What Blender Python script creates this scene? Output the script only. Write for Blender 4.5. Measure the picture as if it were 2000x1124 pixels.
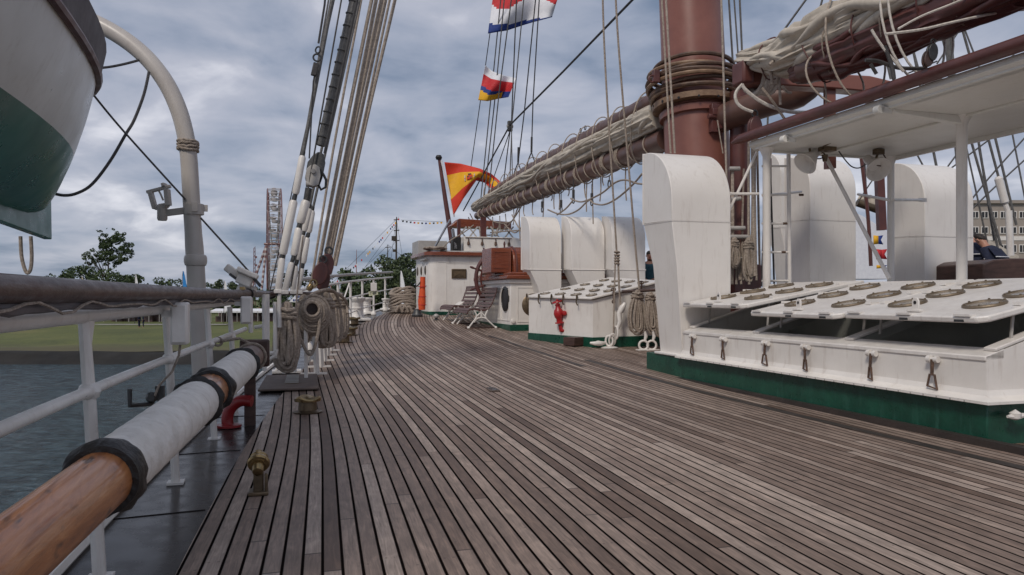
import bpy, bmesh, math, random
from mathutils import Vector, Matrix, noise
R = math.radians
PI = math.pi
sc = bpy.context.scene
C = sc.collection
for o in list(bpy.data.objects): bpy.data.objects.remove(o)
random.seed(7)
# ---------------------------------------------------------------- camera
F = 1500.0; CH = 1.2; HY = 580.0
cd = bpy.data.cameras.new('camera'); cam = bpy.data.objects.new('camera', cd); C.objects.link(cam)
cam.location = (0, 0, CH); cam.rotation_euler = (R(90), 0, 0)
cd.sensor_width = 36; cd.lens = 27.0; cd.shift_y = 18 / 2000.0
cd.clip_start = 0.05; cd.clip_end = 5000
sc.camera = cam
# ---------------------------------------------------------------- world, sun, exposure
SUN_EL, SUN_AZ = 46, 206      # azimuth clockwise from +Y: light comes from the left, a little behind the camera
w = bpy.data.worlds.new("World"); sc.world = w; w.use_nodes = True
nt = w.node_tree; N = nt.nodes; L = nt.links
bg = N['Background']; bg.inputs['Strength'].default_value = 0.1
sky = N.new('ShaderNodeTexSky'); sky.sky_type = 'NISHITA'; sky.sun_disc = False
sky.sun_elevation = R(SUN_EL); sky.sun_rotation = R(SUN_AZ)
tc = N.new('ShaderNodeTexCoord'); sep = N.new('ShaderNodeSeparateXYZ'); L.new(tc.outputs['Generated'], sep.inputs[0])
def wm(op, a, b=None):
    n = N.new('ShaderNodeMath'); n.operation = op
    for i, x in enumerate((a, b)):
        if x is None: continue
        if isinstance(x, (int, float)): n.inputs[i].default_value = x
        else: L.new(x, n.inputs[i])
    return n.outputs[0]
zz = wm('ADD', wm('MAXIMUM', sep.outputs[2], 0.0), 0.22)
cmb = N.new('ShaderNodeCombineXYZ')
L.new(wm('DIVIDE', sep.outputs[0], zz), cmb.inputs[0]); L.new(wm('DIVIDE', sep.outputs[1], zz), cmb.inputs[1])
n1 = N.new('ShaderNodeTexNoise'); n1.inputs['Scale'].default_value = 1.25; n1.inputs['Detail'].default_value = 7
n1.inputs['Roughness'].default_value = 0.52; n1.inputs['Distortion'].default_value = 0.35
L.new(cmb.outputs[0], n1.inputs['Vector'])
n2 = N.new('ShaderNodeTexNoise'); n2.inputs['Scale'].default_value = 4.0; n2.inputs['Detail'].default_value = 5
n2.inputs['Distortion'].default_value = 0.5
L.new(cmb.outputs[0], n2.inputs['Vector'])
mixn = wm('ADD', wm('MULTIPLY', n1.outputs[0], 0.72), wm('MULTIPLY', n2.outputs[0], 0.28))
cr = N.new('ShaderNodeValToRGB'); L.new(mixn, cr.inputs[0])
e = cr.color_ramp.elements
e[0].position = 0.39; e[0].color = (1.35, 1.75, 2.5, 1)
e[1].position = 0.65; e[1].color = (5.9, 5.9, 6.35, 1)
x = e.new(0.47); x.color = (2.45, 2.75, 3.5, 1)
x = e.new(0.56); x.color = (3.5, 3.65, 4.3, 1)
mx = N.new('ShaderNodeMixRGB'); mx.inputs[0].default_value = 0.93
L.new(sky.outputs[0], mx.inputs[1]); L.new(cr.outputs[0], mx.inputs[2]); L.new(mx.outputs[0], bg.inputs['Color'])
sd = bpy.data.lights.new('sun', 'SUN'); sun = bpy.data.objects.new('sun', sd); C.objects.link(sun)
sd.energy = 1.4; sd.angle = R(12); sd.color = (1.0, 0.92, 0.82)
d = Vector((math.sin(R(SUN_AZ)) * math.cos(R(SUN_EL)), math.cos(R(SUN_AZ)) * math.cos(R(SUN_EL)), math.sin(R(SUN_EL))))
sun.rotation_euler = d.to_track_quat('Z', 'Y').to_euler(); sun.location = (0, 0, 30)
sc.view_settings.view_transform = 'Standard'; sc.view_settings.look = 'None'
sc.view_settings.exposure = 0.42; sc.view_settings.gamma = 1
sc.render.engine = 'CYCLES'
# ---------------------------------------------------------------- ship frame: s along the keel (aft), t to port, z up
SN, CS = math.sin(R(17)), math.cos(R(17))
def W(p): s, t, z = p; return Vector((-SN * s + CS * t, CS * s + SN * t, z))
def S(v): return (-SN * v[0] + CS * v[1], CS * v[0] + SN * v[1], v[2])
def at(px, py, Y): return S(((px - 1000) / F * Y, Y, CH - (py - HY) / F * Y))
def att(px, py, t):
    k = (px - 1000) / F; return at(px, py, t / (CS * k + SN))
def ats(px, py, s):
    k = (px - 1000) / F; return at(px, py, s / (CS - SN * k))
def dz(s): return 0.042 * 1.5 * math.log(1 + math.exp(min(40, (s - 9) / 1.5)))
def te(s): return -0.5 + 0.0062 * max(0, s) ** 2
def tr(s): return te(s) - 0.3
def gnd(px, py):
    Y = 8.0
    for _ in range(60):
        p = at(px, py, Y); Y = 0.6 * Y + 0.4 * (F * (CH - dz(p[0])) / (py - HY))
    p = at(px, py, Y); return (p[0], p[1], dz(p[0]))
# ---------------------------------------------------------------- mesh builder
class MB:
    def __init__(s, world=False): s.v = []; s.f = []; s.m = []; s.cm = 0; s.world = world; s.uv = None
    def add(s, vs, fs):
        o = len(s.v); s.v += [tuple(v) for v in vs]; s.f += [[o + i for i in f] for f in fs]; s.m += [s.cm] * len(fs)
    def mat(s, i): s.cm = i; return s
    def box(s, c, size, rot=None):
        c = Vector(c); h = [x / 2 for x in size]; vs = []
        for i in range(8):
            p = Vector(((1 if i & 1 else -1) * h[0], (1 if i & 2 else -1) * h[1], (1 if i & 4 else -1) * h[2]))
            if rot: p = rot @ p
            vs.append(c + p)
        s.add(vs, [(0, 1, 3, 2), (4, 6, 7, 5), (0, 4, 5, 1), (2, 3, 7, 6), (0, 2, 6, 4), (1, 5, 7, 3)]); return s
    def box2(s, a, b):
        return s.box([(a[i] + b[i]) / 2 for i in range(3)], [abs(b[i] - a[i]) for i in range(3)])
    def beam(s, a, b, w, h, up=(0, 0, 1)):
        a = Vector(a); b = Vector(b); d = (b - a).normalized(); x = d.cross(Vector(up))
        if x.length < 1e-4: x = d.cross(Vector((1, 0, 0)))
        x.normalize(); y = x.cross(d).normalized(); vs = []
        for p in (a, b):
            for i, j in ((-1, -1), (1, -1), (1, 1), (-1, 1)): vs.append(p + x * (w / 2 * i) + y * (h / 2 * j))
        s.add(vs, [(0, 1, 2, 3), (4, 7, 6, 5), (0, 4, 5, 1), (1, 5, 6, 2), (2, 6, 7, 3), (3, 7, 4, 0)]); return s
    def tube(s, pts, r, n=8, closed=False, caps=True, flat=1.0):
        P = [Vector(p) for p in pts]; m = len(P)
        rr = r if isinstance(r, (list, tuple)) else [r] * m
        T = []
        for i in range(m):
            if closed: d = P[(i + 1) % m] - P[i - 1]
            else: d = P[min(i + 1, m - 1)] - P[max(i - 1, 0)]
            T.append(d.normalized() if d.length > 1e-9 else Vector((0, 0, 1)))
        u = T[0].cross(Vector((0, 0, 1)))
        if u.length < 1e-3: u = T[0].cross(Vector((1, 0, 0)))
        u.normalize(); vs = []
        for i in range(m):
            u = u - T[i] * u.dot(T[i])
            if u.length < 1e-6: u = T[i].orthogonal()
            u.normalize(); b = T[i].cross(u)
            for j in range(n):
                a = 2 * PI * j / n; vs.append(P[i] + (u * math.cos(a) + b * math.sin(a) * flat) * rr[i])
        fs = []
        for i in range(m if closed else m - 1):
            for j in range(n):
                fs.append((i * n + j, i * n + (j + 1) % n, ((i + 1) % m) * n + (j + 1) % n, ((i + 1) % m) * n + j))
        if caps and not closed: fs.append(tuple(range(n))); fs.append(tuple((m - 1) * n + j for j in range(n)))
        s.add(vs, fs); return s
    def lathe(s, prof, o, ax=(0, 0, 1), n=20):
        o = Vector(o); ax = Vector(ax).normalized(); u = ax.orthogonal().normalized(); b = ax.cross(u); vs = []
        for r, h in prof:
            for j in range(n):
                a = 2 * PI * j / n; vs.append(o + ax * h + (u * math.cos(a) + b * math.sin(a)) * max(r, 1e-4))
        m = len(prof)
        fs = [(i * n + j, i * n + (j + 1) % n, (i + 1) * n + (j + 1) % n, (i + 1) * n + j) for i in range(m - 1) for j in range(n)]
        fs.append(tuple(range(n))); fs.append(tuple((m - 1) * n + j for j in range(n)))
        s.add(vs, fs); return s
    def torus(s, o, R0, r, ax=(0, 0, 1), n=24, k=6, sx=1.0, sy=1.0, jit=0):
        o = Vector(o); ax = Vector(ax).normalized(); u = ax.cross(Vector((0, 0, 1)))
        if u.length < 1e-3: u = Vector((1, 0, 0))
        u.normalize(); b = ax.cross(u)
        pts = [o + u * math.cos(2 * PI * j / n) * R0 * sx + b * math.sin(2 * PI * j / n) * R0 * sy + ax * random.uniform(-jit, jit) for j in range(n)]
        return s.tube(pts, r, k, closed=True)
    def prism(s, poly, ext):
        P = [Vector(p) for p in poly]; e = Vector(ext); n = len(P)
        s.add(P + [p + e for p in P], [tuple(range(n)), tuple(range(2 * n - 1, n - 1, -1))] + [(i, (i + 1) % n, n + (i + 1) % n, n + i) for i in range(n)]); return s
    def loft(s, rings, caps=True, closed=True):
        n = len(rings[0]); m = len(rings); vs = [p for r in rings for p in r]
        fs = [(i * n + j, i * n + (j + 1) % n, (i + 1) * n + (j + 1) % n, (i + 1) * n + j) for i in range(m - 1) for j in range(n if closed else n - 1)]
        if caps: fs += [tuple(range(n)), tuple((m - 1) * n + j for j in range(n))]
        s.add(vs, fs); return s
    def grid(s, fn, nu, nv, mf=None):
        vs = [fn(i / nu, j / nv) for i in range(nu + 1) for j in range(nv + 1)]
        o = len(s.v); s.v += [tuple(v) for v in vs]
        for i in range(nu):
            for j in range(nv):
                a = o + i * (nv + 1) + j; s.f.append([a, a + 1, a + nv + 2, a + nv + 1])
                s.m.append(mf((i + .5) / nu, (j + .5) / nv) if mf else s.cm)
        return s
    def build(s, name, mats, parent=None, bevel=0, smooth=38, fix=True, thick=0):
        if not isinstance(mats, (list, tuple)): mats = [mats]
        V = [Vector(v) if s.world else W(v) for v in s.v]
        if parent is not None: org = ORG[parent.name]
        else:
            xs = [v.x for v in V]; ys = [v.y for v in V]; zs = [v.z for v in V]
            org = Vector(((min(xs) + max(xs)) / 2, (min(ys) + max(ys)) / 2, min(zs)))
        me = bpy.data.meshes.new(name); me.from_pydata([v - org for v in V], [], s.f)
        for m in mats: me.materials.append(m)
        me.polygons.foreach_set('material_index', s.m)
        if s.uv:
            ul = me.uv_layers.new(name='plank')
            for lp in me.loops: ul.data[lp.index].uv = s.uv[lp.vertex_index]
        if fix:
            bm = bmesh.new(); bm.from_mesh(me); bmesh.ops.recalc_face_normals(bm, faces=bm.faces); bm.to_mesh(me); bm.free()
        if smooth:
            me.polygons.foreach_set('use_smooth', [True] * len(me.polygons)); me.set_sharp_from_angle(angle=R(smooth))
        me.update()
        o = bpy.data.objects.new(name, me); C.objects.link(o)
        if parent is not None: o.parent = parent
        else: o.location = org
        ORG[o.name] = org
        if thick:
            md = o.modifiers.new('thickness', 'SOLIDIFY'); md.thickness = thick; md.offset = 0
        if bevel:
            md = o.modifiers.new('bevel', 'BEVEL'); md.width = bevel; md.segments = 2; md.limit_method = 'ANGLE'; md.angle_limit = R(40)
            md.harden_normals = False
        return o
def cat(P, n=4):
    P = [Vector(p) for p in P]; out = []
    for i in range(len(P) - 1):
        p0 = P[max(i - 1, 0)]; p1 = P[i]; p2 = P[i + 1]; p3 = P[min(i + 2, len(P) - 1)]
        for k in range(n):
            t = k / n; out.append(.5 * ((2 * p1) + (p2 - p0) * t + (2 * p0 - 5 * p1 + 4 * p2 - p3) * t * t + (3 * p1 - p0 - 3 * p2 + p3) * t ** 3))
    out.append(P[-1]); return out
ORG = {}
def thing(name, label, cat, pos, group=None, world=False):
    o = bpy.data.objects.new(name, None); C.objects.link(o); o.empty_display_size = 0.1
    o.location = Vector(pos) if world else W(pos); ORG[o.name] = o.location.copy()
    return tag(o, label, cat, group)
def tag(o, label, cat, group=None, kind=None):
    if label: o['label'] = label
    if cat: o['category'] = cat
    if group: o['group'] = group
    if kind: o['kind'] = kind
    return o
def struct(o, kind='structure'): o['kind'] = kind; return o
def lab(o, label): o['label'] = label; return o
KIDS = {}
def copy_tree(o, pos=None, rz=None, label=None, scale=None, world=False):
    c = o.copy(); C.objects.link(c)
    if pos is not None: c.location = Vector(pos) if world else W(pos)
    if rz is not None: c.rotation_euler[2] = rz
    if scale is not None: c.scale = (scale,) * 3 if isinstance(scale, (int, float)) else scale
    if label: c['label'] = label
    ORG[c.name] = c.location.copy()
    def rec(src, dst):
        for ch in src.children:
            k = ch.copy(); C.objects.link(k); k.parent = dst; rec(ch, k)
    rec(o, c); return c
# ---------------------------------------------------------------- materials
def newmat(name):
    m = bpy.data.materials.new(name); m.use_nodes = True; nt = m.node_tree
    return m, nt, nt.nodes['Principled BSDF']
def math_(nt, op, a, b=None, c=None, clamp=False):
    n = nt.nodes.new('ShaderNodeMath'); n.operation = op; n.use_clamp = clamp
    for i, x in enumerate((a, b, c)):
        if x is None: continue
        if isinstance(x, (int, float)): n.inputs[i].default_value = x
        else: nt.links.new(x, n.inputs[i])
    return n.outputs[0]
def noise_(nt, vec, scale, detail=4, rough=0.55, dist=0):
    n = nt.nodes.new('ShaderNodeTexNoise'); n.inputs['Scale'].default_value = scale; n.inputs['Detail'].default_value = detail
    n.inputs['Roughness'].default_value = rough; n.inputs['Distortion'].default_value = dist
    if vec is not None: nt.links.new(vec, n.inputs['Vector'])
    return n.outputs[0]
def ramp_(nt, fac, stops):
    n = nt.nodes.new('ShaderNodeValToRGB'); nt.links.new(fac, n.inputs[0]); e = n.color_ramp.elements
    e[0].position = stops[0][0]; e[0].color = (*stops[0][1], 1); e[1].position = stops[-1][0]; e[1].color = (*stops[-1][1], 1)
    for p, c in stops[1:-1]: x = e.new(p); x.color = (*c, 1)
    return n.outputs[0]
def mix_(nt, fac, a, b, mode='MIX'):
    n = nt.nodes.new('ShaderNodeMixRGB'); n.blend_type = mode
    for i, x in enumerate((fac, a, b)):
        if isinstance(x, (int, float)): n.inputs[i].default_value = x
        elif isinstance(x, tuple): n.inputs[i].default_value = (*x, 1)
        else: nt.links.new(x, n.inputs[i])
    return n.outputs[0]
def mat(name, c1, c2=None, scale=3.0, rough=0.45, metal=0.0, bump=0.1, bscale=30, stretch=(1, 1, 1), stain=None, coat=0, spec=None):
    m, nt, p = newmat(name)
    tc = nt.nodes.new('ShaderNodeTexCoord'); mp = nt.nodes.new('ShaderNodeMapping'); mp.inputs['Scale'].default_value = stretch
    nt.links.new(tc.outputs['Object'], mp.inputs[0]); v = mp.outputs[0]
    c2 = c2 or tuple(x * 0.8 for x in c1)
    nz = noise_(nt, v, scale, 6, 0.6)
    col = ramp_(nt, nz, [(0.3, c2), (0.7, c1)])
    if stain:
        sm = nt.nodes.new('ShaderNodeMapping'); sm.inputs['Scale'].default_value = (6, 6, 0.8); nt.links.new(tc.outputs['Object'], sm.inputs[0])
        sn = noise_(nt, sm.outputs[0], 2.2, 6, 0.65)
        col = mix_(nt, ramp_(nt, sn, [(0.55, (0, 0, 0)), (0.8, (0.55, 0.55, 0.55))]), col, stain)
    nt.links.new(col, p.inputs['Base Color'])
    rn = ramp_(nt, noise_(nt, v, scale * 2.3, 4), [(0.3, (max(0.03, rough - 0.08),) * 3), (0.7, (min(1, rough + 0.1),) * 3)])
    nt.links.new(rn, p.inputs['Roughness']); p.inputs['Metallic'].default_value = metal
    if coat: p.inputs['Coat Weight'].default_value = coat; p.inputs['Coat Roughness'].default_value = 0.15
    if spec is not None: p.inputs['Specular IOR Level'].default_value = spec
    if bump:
        b = nt.nodes.new('ShaderNodeBump'); b.inputs['Strength'].default_value = bump; b.inputs['Distance'].default_value = 0.01
        nt.links.new(noise_(nt, v, bscale, 4), b.inputs['Height']); nt.links.new(b.outputs[0], p.inputs['Normal'])
    return m
M = {}
M['white'] = mat('white_paint', (0.80, 0.762, 0.715), (0.69, 0.65, 0.605), 2.2, 0.38, bump=0.25, bscale=7, stain=(0.40, 0.32, 0.26))
M['white2'] = mat('white_enamel', (0.78, 0.745, 0.705), (0.64, 0.60, 0.56), 4, 0.35, bump=0.15, bscale=25, stain=(0.42, 0.34, 0.28))
M['cowl'] = mat('cowl_white_paint', (0.81, 0.775, 0.735), (0.73, 0.69, 0.65), 1.3, 0.40, bump=0.5, bscale=2.6, stain=(0.50, 0.44, 0.39))
M['hoop'] = mat('bent_hoop_wood', (0.15, 0.085, 0.052), (0.06, 0.034, 0.024), 6, 0.5, bump=0.3, bscale=30)
M['ringwood'] = mat('pale_ring_wood', (0.30, 0.19, 0.115), (0.17, 0.10, 0.06), 8, 0.5, bump=0.3, bscale=30)
M['soffit'] = mat('soffit_cream_paint', (0.76, 0.74, 0.69), (0.68, 0.66, 0.61), 1.2, 0.4, bump=0.08, bscale=6, stain=(0.55, 0.5, 0.42))
M['green'] = mat('green_paint', (0.010, 0.082, 0.050), (0.005, 0.045, 0.028), 5, 0.33, bump=0.4, bscale=12, stain=(0.05, 0.16, 0.12))
M['greenhull'] = mat('green_hull_paint', (0.022, 0.155, 0.125), (0.012, 0.095, 0.077), 1.5, 0.3, bump=0.1, bscale=3)
M['hullwhite'] = mat('lifeboat_white', (0.66, 0.66, 0.64), (0.54, 0.54, 0.52), 1.4, 0.33, bump=0.1, bscale=4, stain=(0.4, 0.37, 0.33))
M['canvasgrey'] = mat('grey_canvas', (0.17, 0.155, 0.16), (0.11, 0.10, 0.105), 3, 0.8, bump=0.3, bscale=20)
M['darkwood'] = mat('dark_varnished_wood', (0.095, 0.052, 0.042), (0.04, 0.022, 0.018), 4, 0.42, bump=0.2, bscale=40, stretch=(1, 1, 4), coat=0.12, spec=.35)
M['mahog'] = mat('mahogany', (0.25, 0.068, 0.030), (0.14, 0.034, 0.017), 3, 0.28, bump=0.15, bscale=20, stretch=(1, 1, 8), coat=0.4)
M['mast'] = mat('red_brown_mast_paint', (0.255, 0.102, 0.076), (0.195, 0.074, 0.056), 2, 0.36, bump=0.1, bscale=5)
M['spar'] = mat('brown_spar_paint', (0.15, 0.078, 0.062), (0.095, 0.052, 0.042), 3, 0.38, bump=0.2, bscale=10)
M['trim'] = mat('brown_trim_paint', (0.13, 0.045, 0.038), (0.08, 0.028, 0.026), 3, 0.4, bump=0.2, bscale=14)
M['rope'] = mat('hemp_rope', (0.52, 0.44, 0.365), (0.26, 0.21, 0.17), 30, 0.85, bump=1.0, bscale=120)
M['ropegrey'] = mat('grey_rope', (0.45, 0.375, 0.31), (0.20, 0.16, 0.13), 34, 0.85, bump=1.0, bscale=110)
M['ropewhite'] = mat('white_rope', (0.72, 0.67, 0.61), (0.46, 0.42, 0.37), 25, 0.8, bump=0.8, bscale=100)
M['wire'] = mat('dark_wire', (0.06, 0.055, 0.055), (0.03, 0.028, 0.028), 15, 0.5, bump=0.5, bscale=100)
M['served'] = mat('grey_served_wire', (0.16, 0.155, 0.15), (0.08, 0.076, 0.072), 14, 0.6, bump=0.9, bscale=60)
M['sail'] = mat('cream_sailcloth', (0.60, 0.54, 0.455), (0.42, 0.365, 0.30), 3, 0.8, bump=0.6, bscale=14, stain=(0.25, 0.2, 0.16))
M['brass'] = mat('aged_brass', (0.45, 0.32, 0.15), (0.17, 0.12, 0.065), 9, 0.30, metal=0.9, bump=0.3, bscale=20)
M['bronze'] = mat('dull_bronze', (0.20, 0.145, 0.09), (0.10, 0.075, 0.05), 9, 0.42, metal=0.7, bump=0.3, bscale=20)
M['rust'] = mat('rusty_steel', (0.17, 0.10, 0.07), (0.07, 0.045, 0.035), 30, 0.65, metal=0.4, bump=0.8, bscale=60)
M['steel'] = mat('dark_steel', (0.10, 0.10, 0.10), (0.05, 0.05, 0.05), 12, 0.45, metal=0.6, bump=0.3)
M['chrome'] = mat('bright_steel', (0.45, 0.45, 0.46), (0.3, 0.3, 0.3), 12, 0.25, metal=0.9, bump=0.1)
M['galv'] = mat('painted_grey_steel', (0.42, 0.40, 0.38), (0.32, 0.30, 0.28), 6, 0.45, bump=0.2)
M['davit'] = mat('davit_grey_paint', (0.50, 0.46, 0.42), (0.42, 0.38, 0.35), 2, 0.36, bump=0.15, bscale=10, stain=(0.36, 0.31, 0.27))
M['red'] = mat('red_paint', (0.42, 0.018, 0.02), (0.30, 0.012, 0.014), 8, 0.32, bump=0.3, bscale=20)
M['redpipe'] = mat('dull_red_paint', (0.30, 0.018, 0.02), (0.20, 0.012, 0.014), 8, 0.35, bump=0.3, bscale=20)
M['orange'] = mat('orange_canvas', (0.75, 0.10, 0.02), (0.55, 0.06, 0.012), 9, 0.6, bump=0.6, bscale=20)
M['black'] = mat('black_rubber', (0.02, 0.017, 0.016), (0.009, 0.008, 0.008), 10, 0.45, bump=0.9, bscale=30)
M['interior'] = mat('hatch_interior_paint', (0.42, 0.42, 0.38), (0.30, 0.305, 0.275), 2, 0.6, bump=0.1)
M['leather'] = mat('white_canvas_sleeve', (0.78, 0.745, 0.70), (0.60, 0.565, 0.52), 9, 0.7, bump=1.0, bscale=26, stain=(0.33, 0.27, 0.22))
M['glass'] = mat('dark_glass', (0.03, 0.03, 0.03), (0.015, 0.015, 0.015), 3, 0.08, bump=0)
M['plate'] = mat('deck_plate_paint', (0.13, 0.095, 0.078), (0.08, 0.058, 0.047), 6, 0.75, bump=0.3)
M['bench'] = mat('bench_slat_wood', (0.145, 0.088, 0.08), (0.075, 0.045, 0.042), 8, 0.55, bump=0.3, bscale=30)
M['portglass'] = mat('port_glass_glare', (0.36, 0.31, 0.25), (0.22, 0.185, 0.145), 12, 0.14, bump=0.1)  # pale tan colour stands in for sky glare on the glass
M['portring'] = mat('dull_port_brass', (0.24, 0.185, 0.125), (0.13, 0.10, 0.07), 9, 0.42, metal=0.5, bump=0.3, bscale=40)
M['plaque'] = mat('plaque_bronze', (0.24, 0.17, 0.10), (0.15, 0.105, 0.065), 9, 0.4, metal=0.6, bump=0.5, bscale=60)
M['navy'] = mat('navy_cloth', (0.012, 0.017, 0.045), (0.007, 0.01, 0.028), 9, 0.85, bump=0.5, bscale=60)
M['teal'] = mat('teal_cloth', (0.03, 0.10, 0.13), (0.02, 0.06, 0.085), 9, 0.85, bump=0.3)
M['skin'] = mat('skin', (0.46, 0.24, 0.165), (0.36, 0.17, 0.115), 9, 0.5, bump=0.1)
M['hair'] = mat('dark_hair', (0.03, 0.018, 0.012), (0.012, 0.008, 0.006), 30, 0.6, bump=0.5, bscale=80)
M['clothwhite'] = mat('white_cloth', (0.78, 0.78, 0.80), (0.66, 0.66, 0.70), 5, 0.75, bump=0.2)
M['fred'] = mat('flag_red', (0.55, 0.025, 0.03), (0.45, 0.018, 0.022), 5, 0.7, bump=0.2)
M['fyel'] = mat('flag_yellow', (0.80, 0.43, 0.015), (0.68, 0.34, 0.01), 5, 0.7, bump=0.2)
M['fblue'] = mat('flag_blue', (0.015, 0.045, 0.24), (0.01, 0.03, 0.16), 5, 0.7, bump=0.2)
M['fcyan'] = mat('flag_light_blue', (0.03, 0.25, 0.60), (0.02, 0.18, 0.5), 5, 0.7, bump=0.2)
M['ensred'] = mat('ensign_red', (0.66, 0.045, 0.015), (0.54, 0.03, 0.012), 3, 0.7, bump=0.2)
M['building'] = mat('pale_render', (0.36, 0.31, 0.27), (0.29, 0.25, 0.215), 0.5, 0.8, bump=0.1)
M['mud'] = mat('river_bank_mud', (0.020, 0.017, 0.014), (0.006, 0.0055, 0.005), 0.35, 0.9, bump=0.8, bscale=3)
M['bark'] = mat('bark', (0.07, 0.055, 0.042), (0.035, 0.028, 0.022), 3, 0.9, bump=0.6)
def leafmat(name, a, b):
    m, nt, p = newmat(name)
    gi = nt.nodes.new('ShaderNodeNewGeometry')
    nt.links.new(ramp_(nt, gi.outputs['Random Per Island'], [(0.0, b), (1.0, a)]), p.inputs['Base Color'])
    p.inputs['Roughness'].default_value = 0.7; return m
M['leaf'] = leafmat('leaves_dark', (0.075, 0.11, 0.032), (0.014, 0.03, 0.010))
M['leaf2'] = leafmat('leaves_mid', (0.075, 0.10, 0.035), (0.018, 0.034, 0.012))
def woodmat():
    m, nt, p = newmat('varnished_orange_spar'); tc = nt.nodes.new('ShaderNodeTexCoord')
    mp = nt.nodes.new('ShaderNodeMapping'); mp.inputs['Rotation'].default_value = (0, 0, -R(17 + 3.3)); mp.inputs['Scale'].default_value = (1, 1, 1)
    nt.links.new(tc.outputs['Object'], mp.inputs[0])
    m2 = nt.nodes.new('ShaderNodeMapping'); m2.inputs['Scale'].default_value = (22, 1.6, 22); nt.links.new(mp.outputs[0], m2.inputs[0])
    g = noise_(nt, m2.outputs[0], 1.6, 8, 0.65, 0.6)
    col = ramp_(nt, g, [(0.25, (0.15, 0.045, 0.014)), (0.5, (0.38, 0.14, 0.045)), (0.75, (0.55, 0.24, 0.09))])
    m3 = nt.nodes.new('ShaderNodeMapping'); m3.inputs['Scale'].default_value = (12, 3, 12); nt.links.new(mp.outputs[0], m3.inputs[0])
    k = noise_(nt, m3.outputs[0], 1.5, 3)
    col = mix_(nt, ramp_(nt, k, [(0.60, (0, 0, 0)), (0.68, (0.85, 0.85, 0.85))]), col, (0.05, 0.02, 0.01))
    nt.links.new(col, p.inputs['Base Color']); p.inputs['Roughness'].default_value = 0.32; p.inputs['Coat Weight'].default_value = 0.3
    b = nt.nodes.new('ShaderNodeBump'); b.inputs['Strength'].default_value = 0.4; b.inputs['Distance'].default_value = 0.006
    nt.links.new(g, b.inputs['Height']); nt.links.new(b.outputs[0], p.inputs['Normal']); return m
M['sparwood'] = woodmat()
def deckmat():
    PW = 0.087
    m, nt, p = newmat('teak_deck_planks')
    uvn = nt.nodes.new('ShaderNodeUVMap'); uvn.uv_map = 'plank'
    sp = nt.nodes.new('ShaderNodeSeparateXYZ'); nt.links.new(uvn.outputs[0], sp.inputs[0])
    u = math_(nt, 'DIVIDE', sp.outputs[0], PW); v = sp.outputs[1]
    idx = math_(nt, 'FLOOR', u); fr = math_(nt, 'FRACT', u)
    wn = nt.nodes.new('ShaderNodeTexWhiteNoise'); wn.noise_dimensions = '1D'; nt.links.new(idx, wn.inputs['W'])
    LEN = 4.6
    vv = math_(nt, 'ADD', math_(nt, 'DIVIDE', v, LEN), math_(nt, 'MULTIPLY', wn.outputs[0], 7.3))
    bi = math_(nt, 'FLOOR', vv); bf = math_(nt, 'FRACT', vv)
    cb = nt.nodes.new('ShaderNodeCombineXYZ'); nt.links.new(idx, cb.inputs[0]); nt.links.new(bi, cb.inputs[1])
    wn2 = nt.nodes.new('ShaderNodeTexWhiteNoise'); wn2.noise_dimensions = '2D'; nt.links.new(cb.outputs[0], wn2.inputs['Vector'])
    # distance to seam, in plank widths
    ds = math_(nt, 'MINIMUM', fr, math_(nt, 'SUBTRACT', 1.0, fr))
    seam = math_(nt, 'SUBTRACT', 1.0, math_(nt, 'DIVIDE', math_(nt, 'SUBTRACT', ds, 0.062), 0.035, clamp=True), clamp=True)
    db = math_(nt, 'MULTIPLY', math_(nt, 'MINIMUM', bf, math_(nt, 'SUBTRACT', 1.0, bf)), LEN)
    butt = math_(nt, 'SUBTRACT', 1.0, math_(nt, 'DIVIDE', math_(nt, 'SUBTRACT', db, 0.003), 0.005, clamp=True), clamp=True)
    # grain
    gv = nt.nodes.new('ShaderNodeCombineXYZ')
    nt.links.new(math_(nt, 'MULTIPLY', sp.outputs[0], 26.0), gv.inputs[0])
    nt.links.new(math_(nt, 'ADD', math_(nt, 'MULTIPLY', v, 1.6), math_(nt, 'MULTIPLY', wn2.outputs[0], 40.0)), gv.inputs[1])
    nt.links.new(math_(nt, 'MULTIPLY', idx, 3.7), gv.inputs[2])
    g = noise_(nt, gv.outputs[0], 2.0, 7, 0.65, 1.2)
    gv2 = nt.nodes.new('ShaderNodeCombineXYZ')
    nt.links.new(math_(nt, 'MULTIPLY', sp.outputs[0], 9.0), gv2.inputs[0]); nt.links.new(math_(nt, 'MULTIPLY', v, 4.0), gv2.inputs[1]); nt.links.new(idx, gv2.inputs[2])
    g2 = noise_(nt, gv2.outputs[0], 1.2, 4, 0.6, 0.8)
    base = ramp_(nt, wn2.outputs[0], [(0.0, (0.140, 0.095, 0.073)), (0.25, (0.228, 0.168, 0.136)), (0.75, (0.300, 0.230, 0.190)), (1.0, (0.41, 0.330, 0.279))])
    gr = ramp_(nt, g, [(0.25, (0.50, 0.48, 0.46)), (0.5, (0.95, 0.95, 0.95)), (0.75, (1.5, 1.48, 1.46))])
    col = mix_(nt, 1.0, base, gr, 'MULTIPLY')
    gr2 = ramp_(nt, g2, [(0.3, (0.78, 0.78, 0.78)), (0.55, (1.0, 1.0, 1.0)), (0.75, (1.28, 1.27, 1.25))])
    col = mix_(nt, 1.0, col, gr2, 'MULTIPLY')
    # large scale wear and damp
    big = noise_(nt, uvn.outputs[0], 0.55, 5, 0.6, 0.5)
    col = mix_(nt, 1.0, col, ramp_(nt, big, [(0.3, (0.8, 0.78, 0.77)), (0.7, (1.12, 1.11, 1.10))]), 'MULTIPLY')
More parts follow.
